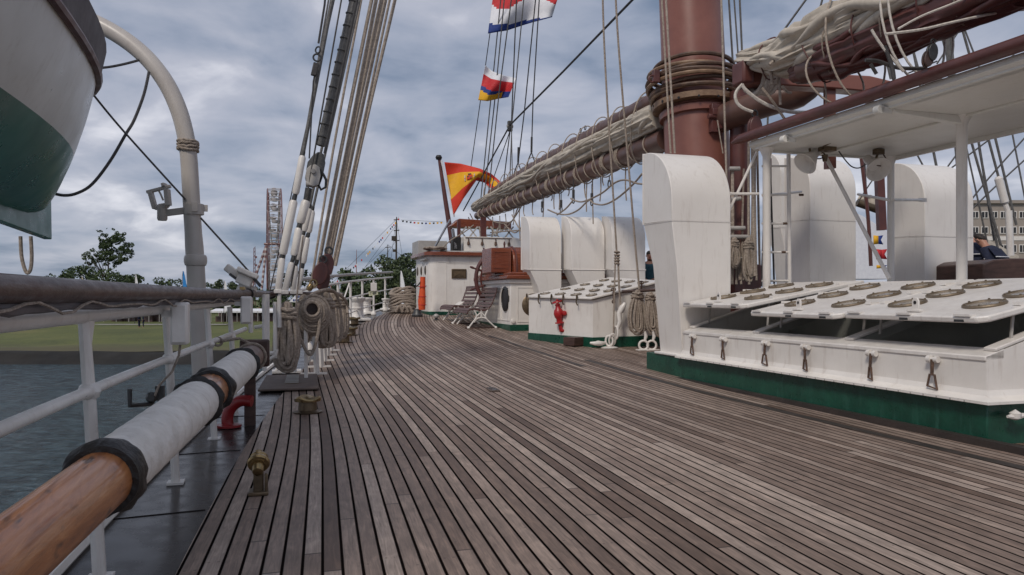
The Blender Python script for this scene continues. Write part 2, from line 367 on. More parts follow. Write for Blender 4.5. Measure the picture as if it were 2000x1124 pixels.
    # plugs: two small dark dots every 0.6 m
    pf = math_(nt, 'FRACT', math_(nt, 'ADD', math_(nt, 'DIVIDE', v, 0.62), wn.outputs[0]))
    py = math_(nt, 'MULTIPLY', math_(nt, 'SUBTRACT', pf, 0.5), 0.62)
    px = math_(nt, 'MULTIPLY', math_(nt, 'SUBTRACT', math_(nt, 'ABSOLUTE', math_(nt, 'SUBTRACT', fr, 0.5)), 0.24), PW)
    dd = math_(nt, 'SQRT', math_(nt, 'ADD', math_(nt, 'MULTIPLY', px, px), math_(nt, 'MULTIPLY', py, py)))
    plug = math_(nt, 'MULTIPLY', math_(nt, 'LESS_THAN', dd, 0.007), math_(nt, 'GREATER_THAN', noise_(nt, gv2.outputs[0], 0.7, 1), 0.52))
    col = mix_(nt, math_(nt, 'MULTIPLY', plug, 0.5), col, (0.04, 0.028, 0.024))
    col = mix_(nt, math_(nt, 'MULTIPLY', butt, 0.92), col, (0.03, 0.022, 0.02))
    col = mix_(nt, seam, col, (0.008, 0.006, 0.0055))
    nt.links.new(col, p.inputs['Base Color'])
    rg = math_(nt, 'ADD', math_(nt, 'MULTIPLY', g, 0.25), 0.42); nt.links.new(rg, p.inputs['Roughness'])
    nt.links.new(math_(nt, 'MULTIPLY', math_(nt, 'SUBTRACT', 1.0, seam), 0.28), p.inputs['Specular IOR Level'])
    h = math_(nt, 'SUBTRACT', math_(nt, 'MULTIPLY', g, 0.12), seam)
    h = math_(nt, 'ADD', h, math_(nt, 'MULTIPLY', wn2.outputs[0], 0.12))
    b = nt.nodes.new('ShaderNodeBump'); b.inputs['Strength'].default_value = 0.7; b.inputs['Distance'].default_value = 0.006
    nt.links.new(h, b.inputs['Height']); nt.links.new(b.outputs[0], p.inputs['Normal']); return m
M['deck'] = deckmat()
M['waterway'] = mat('waterway_dark_paint', (0.032, 0.025, 0.024), (0.015, 0.012, 0.012), 2.5, 0.24, bump=0.12, bscale=3.5, spec=0.2)
def watermat():
    m, nt, p = newmat('river_water'); tc = nt.nodes.new('ShaderNodeTexCoord')
    mp = nt.nodes.new('ShaderNodeMapping'); mp.inputs['Scale'].default_value = (1, 1.6, 1); mp.inputs['Rotation'].default_value = (0, 0, 0.5)
    nt.links.new(tc.outputs['Object'], mp.inputs[0])
    a = noise_(nt, mp.outputs[0], 1.3, 7, 0.66, 1.1); c = noise_(nt, mp.outputs[0], 0.25, 3)
    nt.links.new(ramp_(nt, a, [(0.40, (0.008, 0.022, 0.030)), (0.60, (0.075, 0.125, 0.150))]), p.inputs['Base Color'])
    p.inputs['Roughness'].default_value = 0.10; p.inputs['Specular IOR Level'].default_value = 0.4
    b = nt.nodes.new('ShaderNodeBump'); b.inputs['Strength'].default_value = 1.0; b.inputs['Distance'].default_value = 0.5
    nt.links.new(math_(nt, 'ADD', a, math_(nt, 'MULTIPLY', c, 0.5)), b.inputs['Height']); nt.links.new(b.outputs[0], p.inputs['Normal']); return m
M['water'] = watermat()
def grassmat():
    m, nt, p = newmat('shore_grass'); tc = nt.nodes.new('ShaderNodeTexCoord')
    a = noise_(nt, tc.outputs['Object'], 0.12, 7, 0.65); b_ = noise_(nt, tc.outputs['Object'], 2.0, 5, 0.7)
    col = ramp_(nt, a, [(0.3, (0.060, 0.072, 0.014)), (0.55, (0.100, 0.112, 0.022)), (0.75, (0.155, 0.135, 0.038))])
    col = mix_(nt, 1.0, col, ramp_(nt, b_, [(0.3, (0.7, 0.7, 0.7)), (0.7, (1.2, 1.2, 1.2))]), 'MULTIPLY')
    ge = nt.nodes.new('ShaderNodeNewGeometry'); sp = nt.nodes.new('ShaderNodeSeparateXYZ'); nt.links.new(ge.outputs['Position'], sp.inputs[0])
    # dry margin above the bank (by distance from the water line)
    dry = math_(nt, 'SUBTRACT', 1.0, math_(nt, 'DIVIDE', math_(nt, 'ADD', math_(nt, 'SUBTRACT', sp.outputs[1], 62), math_(nt, 'MULTIPLY', a, 8)), 13.0, clamp=True), clamp=True)
    col = mix_(nt, dry, col, (0.085, 0.065, 0.038))
    nt.links.new(col, p.inputs['Base Color']); p.inputs['Roughness'].default_value = 0.9; return m
M['grass'] = grassmat()
# ================================================================ SETTING
WL = -4.0
mb = MB(True); mb.grid(lambda u, v: (-700 + 1400 * u, -60 + 1500 * v, WL), 8, 8)
struct(mb.build('river_water', M['water'], smooth=0))
def shore_z(x, y):
    k = max(0, min(1, (y - 58.3) / 2.6)); k2 = max(0, min(1, (y - 61) / 55))
    return WL - 0.25 + 1.08 * k + 0.62 * k2 + 0.25 * noise.noise(Vector((x * .15, y * .15, 0))) * k + 0.1 * noise.noise(Vector((x * .8, y * .8, 1))) * k
mb = MB(True)
def bank(u, v):
    x = -260 + 520 * u; y = 57.3 + 4.2 * v + 0.5 * noise.noise(Vector((x * .08, 0, 0))); return (x, y, shore_z(x, y))
mb.grid(bank, 260, 8); struct(mb.build('mud_bank', M['mud']))
mb = MB(True)
def lawn(u, v):
    x = -900 + 1800 * u; y = 61.2 + 900 * v * v; return (x, y, shore_z(x, y) + (0.02 if v < .01 else 0) - 0.002)
mb.grid(lawn, 300, 60); struct(mb.build('shore_grass', M['grass']))

# deck: planks follow the side of the ship
KP = 0.0052
mb = MB(); uv = []
srow = [-3 + 0.25 * i for i in range(int(33.5 / 0.25) + 1)]
NT = 30
def deck_pt(s, j):
    a = te(s); b = 14.2 - te(s); t = a + (b - a) * j / NT; return (s, t, dz(s))
vs = [deck_pt(s, j) for s in srow for j in range(NT + 1)]
mb.v = vs
def plank_u(s, t):
    s = max(0, s)
    g = .055 * min(s, 5)
    if s > 5: q = min(s, 9) - 5; g += .055 * q - .0050 * q * q
    if s > 9: g += .015 * (s - 9)
    if s > 13: g += max(0, min(1, 1.15 - (t - te(s)) / 6)) * .0085 * (s - 13) ** 2
    return t - g
mb.uv = [(plank_u(p[0], p[1]), p[0]) for p in vs]
for i in range(len(srow) - 1):
    for j in range(NT):
        a = i * (NT + 1) + j; mb.f.append([a, a + 1, a + NT + 2, a + NT + 1]); mb.m.append(0)
struct(mb.build('teak_deck', M['deck'], smooth=0))
mb = MB()
mb.grid(lambda u, v: (-3 + 33.5 * u, te(-3 + 33.5 * u) - 0.52 + 0.522 * v, dz(-3 + 33.5 * u) - 0.006), 90, 3)
struct(mb.build('waterway', M['waterway']))
# weld seams on the waterway: raised strips
mb = MB()
for s0 in (3.15, 4.6, 6.3, 8.0): mb.beam((s0, te(s0) - .5, dz(s0) - .004), (s0 + .05, te(s0) - .02, dz(s0) - .004), .012, .006)
struct(mb.build('waterway_seams', M['waterway']))
mb = MB()
def hull(u, v):
    s = -3 + 33.5 * u; return (s, te(s) - 0.52 + 0.25 * (1 - v) * 0, dz(s) - 0.006 - v * 4.5)
mb.grid(hull, 80, 4); mb.grid(lambda u, v: (-3 + 33.5 * u, 14.2 - te(-3 + 33.5 * u), dz(-3 + 33.5 * u) - .01 - v * 4.5), 80, 4)
struct(mb.build('ship_hull', M['white']))
# covering board: dark raised margin of the hull edge
mb = MB()
P0 = [(-3 + .5 * i, te(-3 + .5 * i) - .5, dz(-3 + .5 * i) + .01) for i in range(67)]
mb.tube(P0, 0.03, 6); struct(mb.build('hull_edge_moulding', M['white']))

# ================================================================ NEAR RAIL
rail = thing('guard_rail', 'white tubular guard rail beside the dark waterway, under the brown wooden pole', 'railing', (4, tr(4), 0))
def railpts(z, s0, s1, dt=0.0, step=.4):
    n = max(2, int((s1 - s0) / step)); return [(s0 + (s1 - s0) * i / n, tr(s0 + (s1 - s0) * i / n) + dt, dz(s0 + (s1 - s0) * i / n) + z) for i in range(n + 1)]
MB().tube(railpts(1.12, .4, 9.0, -.06), 0.034, 12).build('top_rail', M['white2'], rail)
MB().tube(railpts(.80, .4, 9.0, -.04), 0.024, 10).build('middle_rail', M['white2'], rail)
MB().tube(railpts(.42, .4, 9.0, -.02), 0.022, 10).build('lower_rail', M['white2'], rail)
for i, s0 in enumerate((1.75, 3.62, 5.35, 6.9, 8.1)):
    m = MB(); t0 = tr(s0)
    m.tube([(s0, t0, 0), (s0, t0 - .02, .42), (s0, t0 - .04, .8), (s0, t0 - .06, 1.1)], [.036, .034, .033, .03], 10, flat=.75)
    for z, dt, r in ((.42, -.02, .036), (.8, -.04, .046)):
        m.lathe([(.012, -r), (r * .8, -r * .55), (r, 0), (r * .8, r * .55), (.012, r)], (s0, t0 + dt, z), (0, 0, 1), 12)
        m.tube([(s0 - .09, tr(s0 - .09) + dt, z), (s0, t0 + dt, z), (s0 + .09, tr(s0 + .09) + dt, z)], [.024, r * .8, .024], 10)
    m.prism([(s0 - .012, t0 - .05, 1.10), (s0 + .10, t0 - .05, 1.10), (s0 + .012, t0 - .045, .99), (s0 - .012, t0 - .045, .99)], (0, .012, 0))
    m.box((s0, t0, .008), (.11, .10, .014))
    m.build('stanchion', M['white2'], rail)
# wooden pole with furled awning beneath
pole = thing('wooden_pole', 'long dark brown wooden pole lying along the top of the white guard rail', 'pole', (4, tr(4), 1.2))
MB().tube([(s, tr(s) + .03, 1.222 + (.012 if s > 8 else 0)) for s in [.3 + .5 * i for i in range(22)]], [.044] * 19 + [.042] * 3, 14).build('pole', M['darkwood'], pole)
m = MB()
for s0 in (8.7, 10.6): m.torus((s0, tr(s0) + .03, 1.23), .05, .012, (1, .08, 0), 16)
m.build('binding', M['black'], pole)
lab(MB().box((8.35, tr(8.35) + .03, 1.285), (.30, .05, .03)).build('brass_strip', M['brass'], pole), 'brass strip on the pole')
m = MB()
def furl(i):
    s = .3 + .14 * i; q = noise.noise(Vector((s * 2.3, 0, 0))); return (s, tr(s) + .02 + .02 * q, 1.168 + .012 * noise.noise(Vector((s * 4, 3, 0))))
m.tube([furl(i) for i in range(58)], [.020 + .010 * noise.noise(Vector((i * .6, 5, 0))) for i in range(58)], 8)
tag(m.build('furled_awning', M['canvasgrey']), 'thin dark grey awning furled under the brown wooden pole', 'awning')
m = MB(); m.tube([(.4 + .12 * i, tr(.4 + .12 * i) + .055, 1.165 + .012 * math.sin(i * 1.1) * (1 + math.sin(i * .37))) for i in range(66)], .0055, 5)
tag(m.build('lashing_line', M['ropegrey']), 'thin wavy line running under the brown wooden pole', 'rope')
# junction boxes with cable
def jbox(pos, lb):
    b = thing('junction_box', lb, 'junction box', pos, 'junction boxes on the guard rail'); s0, t0, z0 = pos
    MB().box((s0, t0, z0), (.13, .10, .26)).build('housing', M['white2'], b, bevel=.012)
    MB().box((s0 - .075, t0, z0), (.018, .085, .235)).build('lid', M['white2'], b, bevel=.008)
    MB().box((s0, t0 - .075, z0 + .06), (.05, .06, .04)).build('bracket', M['white2'], b)
    return b
p = at(352, 632, 4.75); jbox((p[0], p[1], p[2]), 'white box on the guard rail, nearer one with a cable hanging from it')
m = MB(); q = p
m.tube([(q[0], q[1], q[2] - .13), (q[0] + .02, q[1] - .01, q[2] - .2), (q[0] + .03, q[1] - .05, q[2] - .3), (q[0], q[1] - .12, q[2] - .38), (q[0] - .04, q[1] - .14, q[2] - .44)], .008, 6)
tag(m.build('cable', M['ropegrey']), 'grey cable hanging from the nearer white box on the guard rail', 'cable')
m = MB(); g0 = (q[0] - .02, q[1] - .16, q[2] - .46)
m.tube([(g0[0] - .12, g0[1] - .1, g0[2] + .08), (g0[0] - .12, g0[1] - .1, g0[2] - .02), (g0[0], g0[1], g0[2] - .03), (g0[0] + .1, g0[1] + .03, g0[2] + .05)], .014, 6)
m.lathe([(.02, -.03), (.035, 0), (.02, .03)], (g0[0], g0[1], g0[2] + .01), (1, 0, 0), 10)
m.box((g0[0] + .06, g0[1] + .04, g0[2] + .03), (.05, .05, .09))
tag(m.build('clamp', M['steel']), 'small dark clamp on the guard rail below the cable', 'clamp')
p = at(481, 606, 7.3); jbox(p, 'white box on the guard rail, farther one beside the rope coils')

# ================================================================ LARGE SPAR
spar = thing('wooden_spar', 'thick varnished spar with white sleeves and black bindings lying inside the guard rail', 'spar', (4, -.42, .655))
def sp(s): return (s, -.643 + .0572 * s, .655)
def spr(s): return .084 + .026 * max(0, min(1, (s - 1.8) / 4.0))
MB().tube([sp(.5 + .25 * i) for i in range(25)], [spr(.5 + .25 * i) for i in range(25)], 28).build('timber', M['sparwood'], spar)
def sleeve(s0, s1, r):
    n = int((s1 - s0) / .06) + 2; return MB().tube([sp(s0 + (s1 - s0) * i / n) for i in range(n + 1)], [(spr(s0 + (s1 - s0) * i / n) + .012) * (.97 if i in (0, n) else 1) + .0016 * math.sin(i * 2.4) for i in range(n + 1)], 28)
lab(sleeve(2.62, 4.30, .122).build('sleeve', M['leather'], spar), 'longer white sleeve nearer the photographer')
lab(sleeve(4.86, 6.45, .122).build('sleeve', M['leather'], spar), 'far white sleeve')
MB().tube([sp(6.42 + .2 * i) for i in range(7)], [.116, .114, .112, .111, .110, .109, .108], 24).build('end_timber', M['spar'], spar)
for s0, w_ in ((2.56, .10), (4.28, .035), (4.78, .09), (6.47, .02)):
    m = MB(); rr = []
    n = 60; rings = []
    for i in range(7):
        f = i / 6; ring = []
        for j in range(48):
            a = 2 * PI * j / 48; q = noise.noise(Vector((math.cos(a) * 2.6, math.sin(a) * 2.6, f * 2 + s0)))
            r = spr(s0) + .008 + (.022 + .016 * q) * math.sin(PI * min(1, max(0, f * .9 + .05))) ** .5
            c = sp(s0 + w_ * (f - .5) * (1.0 + .35 * q)); ring.append((c[0], c[1] + r * math.cos(a), c[2] + r * math.sin(a)))
        rings.append(ring)
    m.loft(rings); m.build('binding', M['black'], spar)
m = MB(); c = sp(7.68); m.box((c[0], c[1], c[2] + .01), (.07, .27, .26)); m.build('end_cap', M['darkwood'], spar, bevel=.02)
m = MB(); c = sp(7.35)
m.torus(c, .122, .014, (1, .06, 0.1), 20)
m.tube([(c[0], c[1] - .02, c[2] + .125), (c[0] - .02, c[1] - .10, c[2] + .17), (c[0] - .05, tr(c[0]) - .04, .80)], .014, 6)
m.torus((c[0] - .05, tr(c[0]) - .04, .80), .035, .012, (1, 0, 0), 12)
tag(m.build('rope_lashing', M['ropegrey']), 'rope lashing the far end of the thick spar to the middle rail', 'rope')
# cradle of the spar
m = MB(); s0 = 7.5; m.box((s0, -.24, .27), (.07, .10, .54)); m.box((s0, -.24, .006), (.16, .2, .012))
tag(m.build('spar_support', M['darkwood'], bevel=.01), 'short dark wooden post holding up the far end of the thick spar', 'support')
# red gooseneck pipe
p = gnd(447, 834)
m = MB(); rp = thing('vent_pipe', 'red bent pipe standing on the dark waterway under the thick spar', 'pipe', p)
m.tube(cat([at(x, y, 7.0) for x, y in ((446, 836), (444, 818), (448, 802), (458, 790), (472, 783), (492, 784))], 5), .052, 16).build('pipe', M['redpipe'], rp)
MB().lathe([(.05, 0), (.11, 0), (.11, .02), (.055, .025)], p, n=16).build('flange', M['redpipe'], rp)

# ================================================================ BRASS DECK FITTINGS
p = gnd(505, 965); s0, t0, z0 = p
b = thing('brass_valve', 'small brass valve with a round ribbed cap on the near left deck planks', 'valve', p)
MB().box((s0, t0, z0 + .012), (.13, .115, .022)).build('base_plate', M['bronze'], b, bevel=.006)
m = MB(); m.box((s0 + .01, t0, z0 + .09), (.055, .06, .15)); m.box((s0 - .035, t0 + .045, z0 + .07), (.03, .02, .12)); m.build('bracket', M['bronze'], b, bevel=.008)
ax = (-.72, -.04, -.42)
m = MB(); m.lathe([(.0, -.095), (.018, -.09), (.026, -.08), (.018, -.07), (.045, -.062), (.054, -.045), (.045, -.030), (.038, -.024), (.060, -.018), (.068, 0), (.062, .014), (.05, .018), (.05, .026), (.036, .028), (.034, .065), (.030, .078), (.018, .084), (0, .085)], (s0 + .005, t0, z0 + .185), ax, 28)
m.build('cap', M['brass'], b)
MB().lathe([(.012, 0), (.020, .006), (.020, .028), (.010, .034), (0, .035)], (s0 + .055, t0, z0 + .225), (.3, 0, 1), 10).build('nut', M['brass'], b)
def fairlead(px, py, lb, sc_=1.0):
    p = gnd(px, py); s0, t0, z0 = p; b = thing('deck_fairlead', lb, 'fairlead', p, 'brass fairleads along the deck edge')
    k = sc_
    MB().lathe([(0, 0), (.15 * k, 0), (.155 * k, .012 * k), (.12 * k, .02 * k), (.10 * k, .03 * k), (.095 * k, .12 * k), (0, .12 * k)], p, n=20).build('base', M['bronze'], b)
    m = MB(); n = 36
    rings = []
    for r, h in ((.10, .118), (.14, .125), (.142, .15), (.125, .165)):
        rings.append([(s0 + r * k * math.cos(2 * PI * j / n), t0 + r * k * math.sin(2 * PI * j / n), z0 + k * (h + (.014 * math.cos(3 * 2 * PI * j / n + .6) if h > .13 else 0))) for j in range(n)])
    rings.append([(s0 + .05 * k * math.cos(2 * PI * j / n), t0 + .05 * k * math.sin(2 * PI * j / n), z0 + k * (.150 + .012 * math.cos(3 * 2 * PI * j / n + .6))) for j in range(n)])
    m.loft(rings); m.build('crown', M['brass'], b); return b
fairlead(601, 806, 'large brass fairlead with a notched crown on the deck beside the grey plate', .95)
fairlead(672, 669, 'dull brass fairlead at the deck edge, second from the nearest', 1.1)
fairlead(685, 655, 'brass fairlead at the deck edge just before the white bollard', 1.1)
fairlead(692, 634, 'low brass fairlead against the foot of the white bollard', 1.1)
# deck plate with grille
p = gnd(560, 755); b = thing('deck_plate', 'flat brown deck plate with a small grille set in it', 'deck plate', p)
c4 = [gnd(x, y) for x, y in ((503, 768), (622, 764), (620, 736), (520, 739))]
MB().prism([(q[0], q[1], .012 + dz(q[0])) for q in c4], (0, 0, .03)).build('plate', M['plate'], b, bevel=.012)
m = MB(); c4 = [gnd(x, y) for x, y in ((556, 757), (583, 757), (584, 740), (561, 740))]
m.prism([(q[0], q[1], .04 + dz(q[0])) for q in c4], (0, 0, .006)); m.build('grille_frame', M['bronze'], b)
m = MB()
for i in range(6):
    f = (i + .5) / 6; a = Vector(c4[0]).lerp(Vector(c4[3]), f); d_ = Vector(c4[1]).lerp(Vector(c4[2]), f)
    m.beam(a + Vector((0, 0, .055)), d_ + Vector((0, 0, .055)), .03, .01)
m.build('grille', M['galv'], b)
p = gnd(962, 762); b = thing('deck_drain', 'small steel drain plate sunk in the middle of the deck', 'drain', p)
MB().box((p[0], p[1], p[2] + .006), (.34, .13, .012), Matrix.Rotation(.08, 3, 'Z')).build('frame', M['plate'], b)
m = MB()
for i in range(5): m.beam((p[0] - .13 + .06 * i, p[1] - .045, p[2] + .016), (p[0] - .13 + .06 * i, p[1] + .045, p[2] + .016), .022, .01)
m.build('grate', M['chrome'], b)
p = gnd(852, 626); b = thing('deck_valve', 'small grey valve standing on the deck in front of the deckhouse', 'valve', p)
MB().lathe([(.09, 0), (.09, .02), (.04, .03), (.04, .08), (0, .08)], p).build('stem', M['steel'], b)
MB().lathe([(0, -.03), (.07, -.02), (.085, .02), (.06, .07), (0, .09)], (p[0], p[1], p[2] + .1)).build('body', M['galv'], b)

# ================================================================ LIFEBOAT
lb_t = -2.30
boat = thing('lifeboat', 'white lifeboat with green bottom and grey canvas cover hanging from the davit', 'lifeboat', (5.2, lb_t, 1.8))
def bhw(s):
    x = (s - 4.9) / 4.2; x = max(-1, min(1, x)); return max(.02, .95 * (1 - abs(x) ** 2.6) ** .56)
def bkeel(s):
    return 1.98 + .25 * max(0, abs(s - 5.0) - 3.2) ** 2
def bgun(s): return 3.06 + .012 * (s - 5) ** 2
def bw(z, s):
    k = (z - bkeel(s)) / (bgun(s) - bkeel(s)); k = max(0, min(1, k))
    full = max(0.62, 1 - max(0, abs(s - 5) - 2.6) * .14)
    return bhw(s) * (k ** (.42 / full ** .8)) * (1 + .03 * math.sin(PI * k))
SS = [4.9 + 4.2 * math.sin(PI / 2 * (i / 30 * 2 - 1)) for i in range(31)]
m = MB(); m2 = MB(); BD = 2.5
def boundary(s): return 2.46 + .02 * max(0, s - 5)
NZ = 14
for side in (-1, 1):
    def lower(u, v):
        s = SS[int(round(u * 30))]; z = bkeel(s) + (boundary(s) - bkeel(s)) * v; return (s, lb_t + side * bw(z, s), z)
    def upper(u, v):
        s = SS[int(round(u * 30))]; z = boundary(s) + (bgun(s) - boundary(s)) * v; return (s, lb_t + side * bw(z, s), z)
    m2.grid(lower, 30, NZ); m.grid(upper, 30, 10)
m.build('hull', M['hullwhite'], boat, smooth=60); lab(m2.build('bottom', M['greenhull'], boat, smooth=60), 'green painted bottom')
for side in (1, -1):
    m = MB(); m.tube([(s, lb_t + side * (bhw(s) + .012), bgun(s)) for s in SS], .038, 8); m.build('rubbing_strake', M['trim'], boat)
m = MB()
def cover(u, v):
    s = SS[int(round(u * 30))]; a = PI * v; h = .30 if abs(s - 4.9) < 4.1 else .02
    hw = bhw(s) * .985; k = math.sin(a); return (s, lb_t + hw * math.cos(a) * (1 if k < .01 else min(1, 1.0)), bgun(s) + .03 + (.42 * k ** .75) * min(1, (4.2 - abs(s - 4.9)) * 2 + .1) + .02 * noise.noise(Vector((s * 3, v * 4, 0))))
m.grid(cover, 30, 16)
for side in (-1, 1): m.grid(lambda u, v: (SS[int(round(u * 30))], lb_t + side * (bhw(SS[int(round(u * 30))]) * 1.0 + .03 + .05 * v), bgun(SS[int(round(u * 30))]) + .02 + .24 * v), 30, 4)
m.build('canvas_cover', M['canvasgrey'], boat)
m = MB(); e9 = 9.1
m.prism([(e9 - .02, lb_t - .04, 2.55), (e9 + .02, lb_t - .04, 1.80), (e9 - 1.9, lb_t - .04, 1.86), (e9 - 3.5, lb_t - .04, 2.0), (e9 - 1.5, lb_t - .04, 2.15)], (0, .08, 0)); m.build('skeg', M['greenhull'], boat, bevel=.01)
m = MB(); m.tube(cat([at(x, y, 7.8) for x, y in ((40, 462), (42, 500), (48, 525), (54, 534), (60, 525), (62, 500), (60, 462))], 4), .018, 8)
tag(m.build('rope_loop', M['ropegrey']), 'short rope loop hanging under the keel of the lifeboat', 'rope')

# ================================================================ DAVIT
YD = 8.6
dv = thing('davit', 'tall grey curved davit outside the guard rail with the lifeboat under its arm', 'davit', at(396, 760, YD))
def dpts(l): return [at(x, y, YD) for x, y in l]
cv = [(398, 800), (394, 745), (389, 640), (384, 560), (381, 505), (376, 430), (372, 360), (368, 300), (361, 258), (350, 218), (333, 178), (312, 144), (286, 113), (255, 86), (222, 64), (190, 47), (158, 33), (120, 20), (80, 9), (40, 2), (-20, -4)]
# smooth with catmull
dp = cat(dpts(cv), 3); MB().tube(dp, [.098] * 14 + [.092] * (len(dp) - 14), 24).build('arm', M['davit'], dv)
c = at(382, 508, YD); MB().lathe([(.095, -.07), (.112, -.06), (.122, -.02), (.122, .02), (.112, .05), (.095, .06)], c, n=28).build('collar', M['davit'], dv)
c = at(378.5, 410, YD); m = MB(); m.lathe([(.093, -.06), (.108, -.055), (.108, .06), (.093, .065)], c, n=28)
m.box((c[0] - .1, c[1] + .02, c[2] + .02), (.05, .06, .10)); m.box((c[0], c[1] + .12, c[2] + .02), (.05, .05, .07)); m.build('clamp', M['davit'], dv)
m = MB(); m.beam(at(368, 411, YD), at(312, 418, YD), .05, .07); m.lathe([(.045, -.10), (.055, -.08), (.055, .07), (.045, .08)], at(317, 414, YD), n=14); m.build('bracket_arm', M['davit'], dv)
m = MB()
m.beam(at(313, 404, YD), at(326, 402, YD), .10, .05)
m.beam(at(303, 408, YD), at(330, 401, YD), .05, .035); m.beam(at(294, 376, YD), at(303, 408, YD), .06, .05); m.beam(at(326, 370, YD - .1), at(329, 402, YD - .1), .08, .05)
m.build('bracket_fork', M['davit'], dv, bevel=.006)
m = MB(); m.beam(at(287, 376, YD), at(333, 364, YD), .05, .035); m.beam(at(318, 363, YD), at(324, 361, YD), .1, .04); m.tube([at(308, 369, YD), at(314, 380, YD), at(319, 392, YD)], .012, 6)
m.build('latch_bar', M['davit'], dv, bevel=.006)
m = MB(); c = at(367, 285, YD)
for i in range(4): m.torus((c[0], c[1], c[2] + .045 - .03 * i), .105, .017, (.08 * math.sin(i * 2), .10 * math.cos(i * 2), 1), 24, 7, jit=.010)
tag(m.build('rope_lashing', M['ropegrey']), 'plaited rope lashed round the davit post below its curve', 'rope')
for pts, r, lb in (([(178, 180), (240, 255), (362, 390)], .011, 'dark wire guy running from the lifeboat down past the davit post, upper length'),
                   ([(392, 426), (490, 535), (495, 545)], .011, 'dark wire guy running from the davit post down to the floodlights'),
                   ([(291, 141), (281, 185), (262, 235), (246, 262), (215, 315), (180, 360), (150, 378), (124, 382), (96, 376)], .016, 'dark cable sagging from the davit arm to the stern of the lifeboat'),
                   ([(271, 118), (245, 125), (215, 131), (186, 134)], .015, 'short dark cable from the davit arm to the lifeboat gunwale')):
    m = MB(); Y0 = 8.5
    pp = [at(x, y, Y0 - (.7 * (1 - i / (len(pts) - 1)) if 'guy' in lb and 'upper' in lb else (.5 * i / (len(pts) - 1) if 'cable' in lb else 0))) for i, (x, y) in enumerate(pts)]
    m.tube(cat(pp, 5), r, 6); tag(m.build('cable' if 'cable' in lb else 'guy_wire', M['wire']), lb, 'cable' if 'cable' in lb else 'wire')

# ================================================================ FLOODLIGHTS ON THE RAIL
fl = thing('floodlights', 'pair of white floodlights clamped above the rail beside the shrouds', 'floodlight', at(478, 575, 8.6))
R1 = Matrix.Rotation(R(28), 3, 'X')
def tilt(a, b=0): return Matrix.Rotation(R(b), 3, 'Z') @ Matrix.Rotation(R(a), 3, 'X')
m = MB(); m.box(at(456, 532, 8.7), (.20, .20, .09), tilt(-38)); m.build('lamp_head', M['white2'], fl, bevel=.015)
m = MB(); m.box(at(484, 534, 8.6), (.28, .24, .06), tilt(-24)); m.box(at(478, 548, 8.6), (.2, .17, .12), tilt(-24)); m.build('lamp_head', M['white2'], fl, bevel=.015)
m = MB(); m.box(at(473, 563, 8.6), (.14, .10, .10), tilt(-24)); m.build('control_box', M['white2'], fl, bevel=.012)
m = MB(); m.box(at(456, 541, 8.6), (.12, .10, .03), tilt(-38)); m.box(at(500, 549, 8.6), (.12, .16, .035), tilt(-50)); m.build('bracket', M['steel'], fl)
m = MB(); m.beam(at(484, 575, 8.6), at(485, 556, 8.6), .05, .06); m.beam(at(496, 576, 8.6), at(497, 560, 8.6), .04, .05); m.build('post', M['white2'], fl)

# ================================================================ PIN RAIL WITH COILS, AND SHROUDS
pr = thing('pin_rail', 'dark pin rail on white T footed posts along the deck edge under the shrouds', 'pin rail', gnd(620, 730))
pp = [at(505, 575, 9.6), at(560, 573, 10.2), at(600, 574, 11.2), at(640, 575, 12.8), at(668, 575, 14.6)]
MB().tube(pp, .032, 10).build('rail', M['darkwood'], pr)
for (x, y) in ((619, 732), (628, 718), (635, 706), (641, 695), (648, 686)):
    g = gnd(x, y); m = MB(); top = (g[0] - .05, g[1] - .06, 1.2)
    m.beam((g[0], g[1], g[2]), top, .055, .055); m.beam((g[0], g[1] - .22, g[2] + .014), (g[0] + .02, g[1] + .14, g[2] + .014), .06, .026)
    m.build('post', M['white2'], pr)
# outboard white frame between near rail and pin rail
of = thing('rail_gate', 'white tubular gate frame at the end of the guard rail behind the hanging coil', 'gate', gnd(520, 740))
m = MB(); Yf = 9.0
for l in ([(497, 640), (520, 636), (524, 640)], [(500, 708), (520, 706), (538, 695), (540, 683)], [(515, 690), (535, 690)]): m.tube([at(x, y, Yf) for x, y in l], .022, 8)
m.build('rail', M['white2'], of)
for (x, y0, y1, Yp) in ((522, 575, 715, 9.0), (516, 575, 725, 8.7), (489, 575, 650, 8.4), (537, 590, 700, 9.6), (554, 600, 730, 10.2), (575, 600, 727, 10.4), (597, 600, 745, 10.2), (545, 570, 640, 9.6)):
    MB().tube([at(x, y0, Yp), at(x + 1, y1, Yp)], .026, 8).build('upright', M['white2'], of)
m = MB(); c = gnd(560, 728)
m.prism([(c[0] - .12, c[1] - .2, c[2] + .0), (c[0] + .12, c[1] - .2, c[2]), (c[0], c[1] - .02, c[2] + .22)], (0, .03, 0)); m.box((c[0], c[1], c[2] + .02), (.3, .4, .03)); m.build('foot_plate', M['white2'], of)

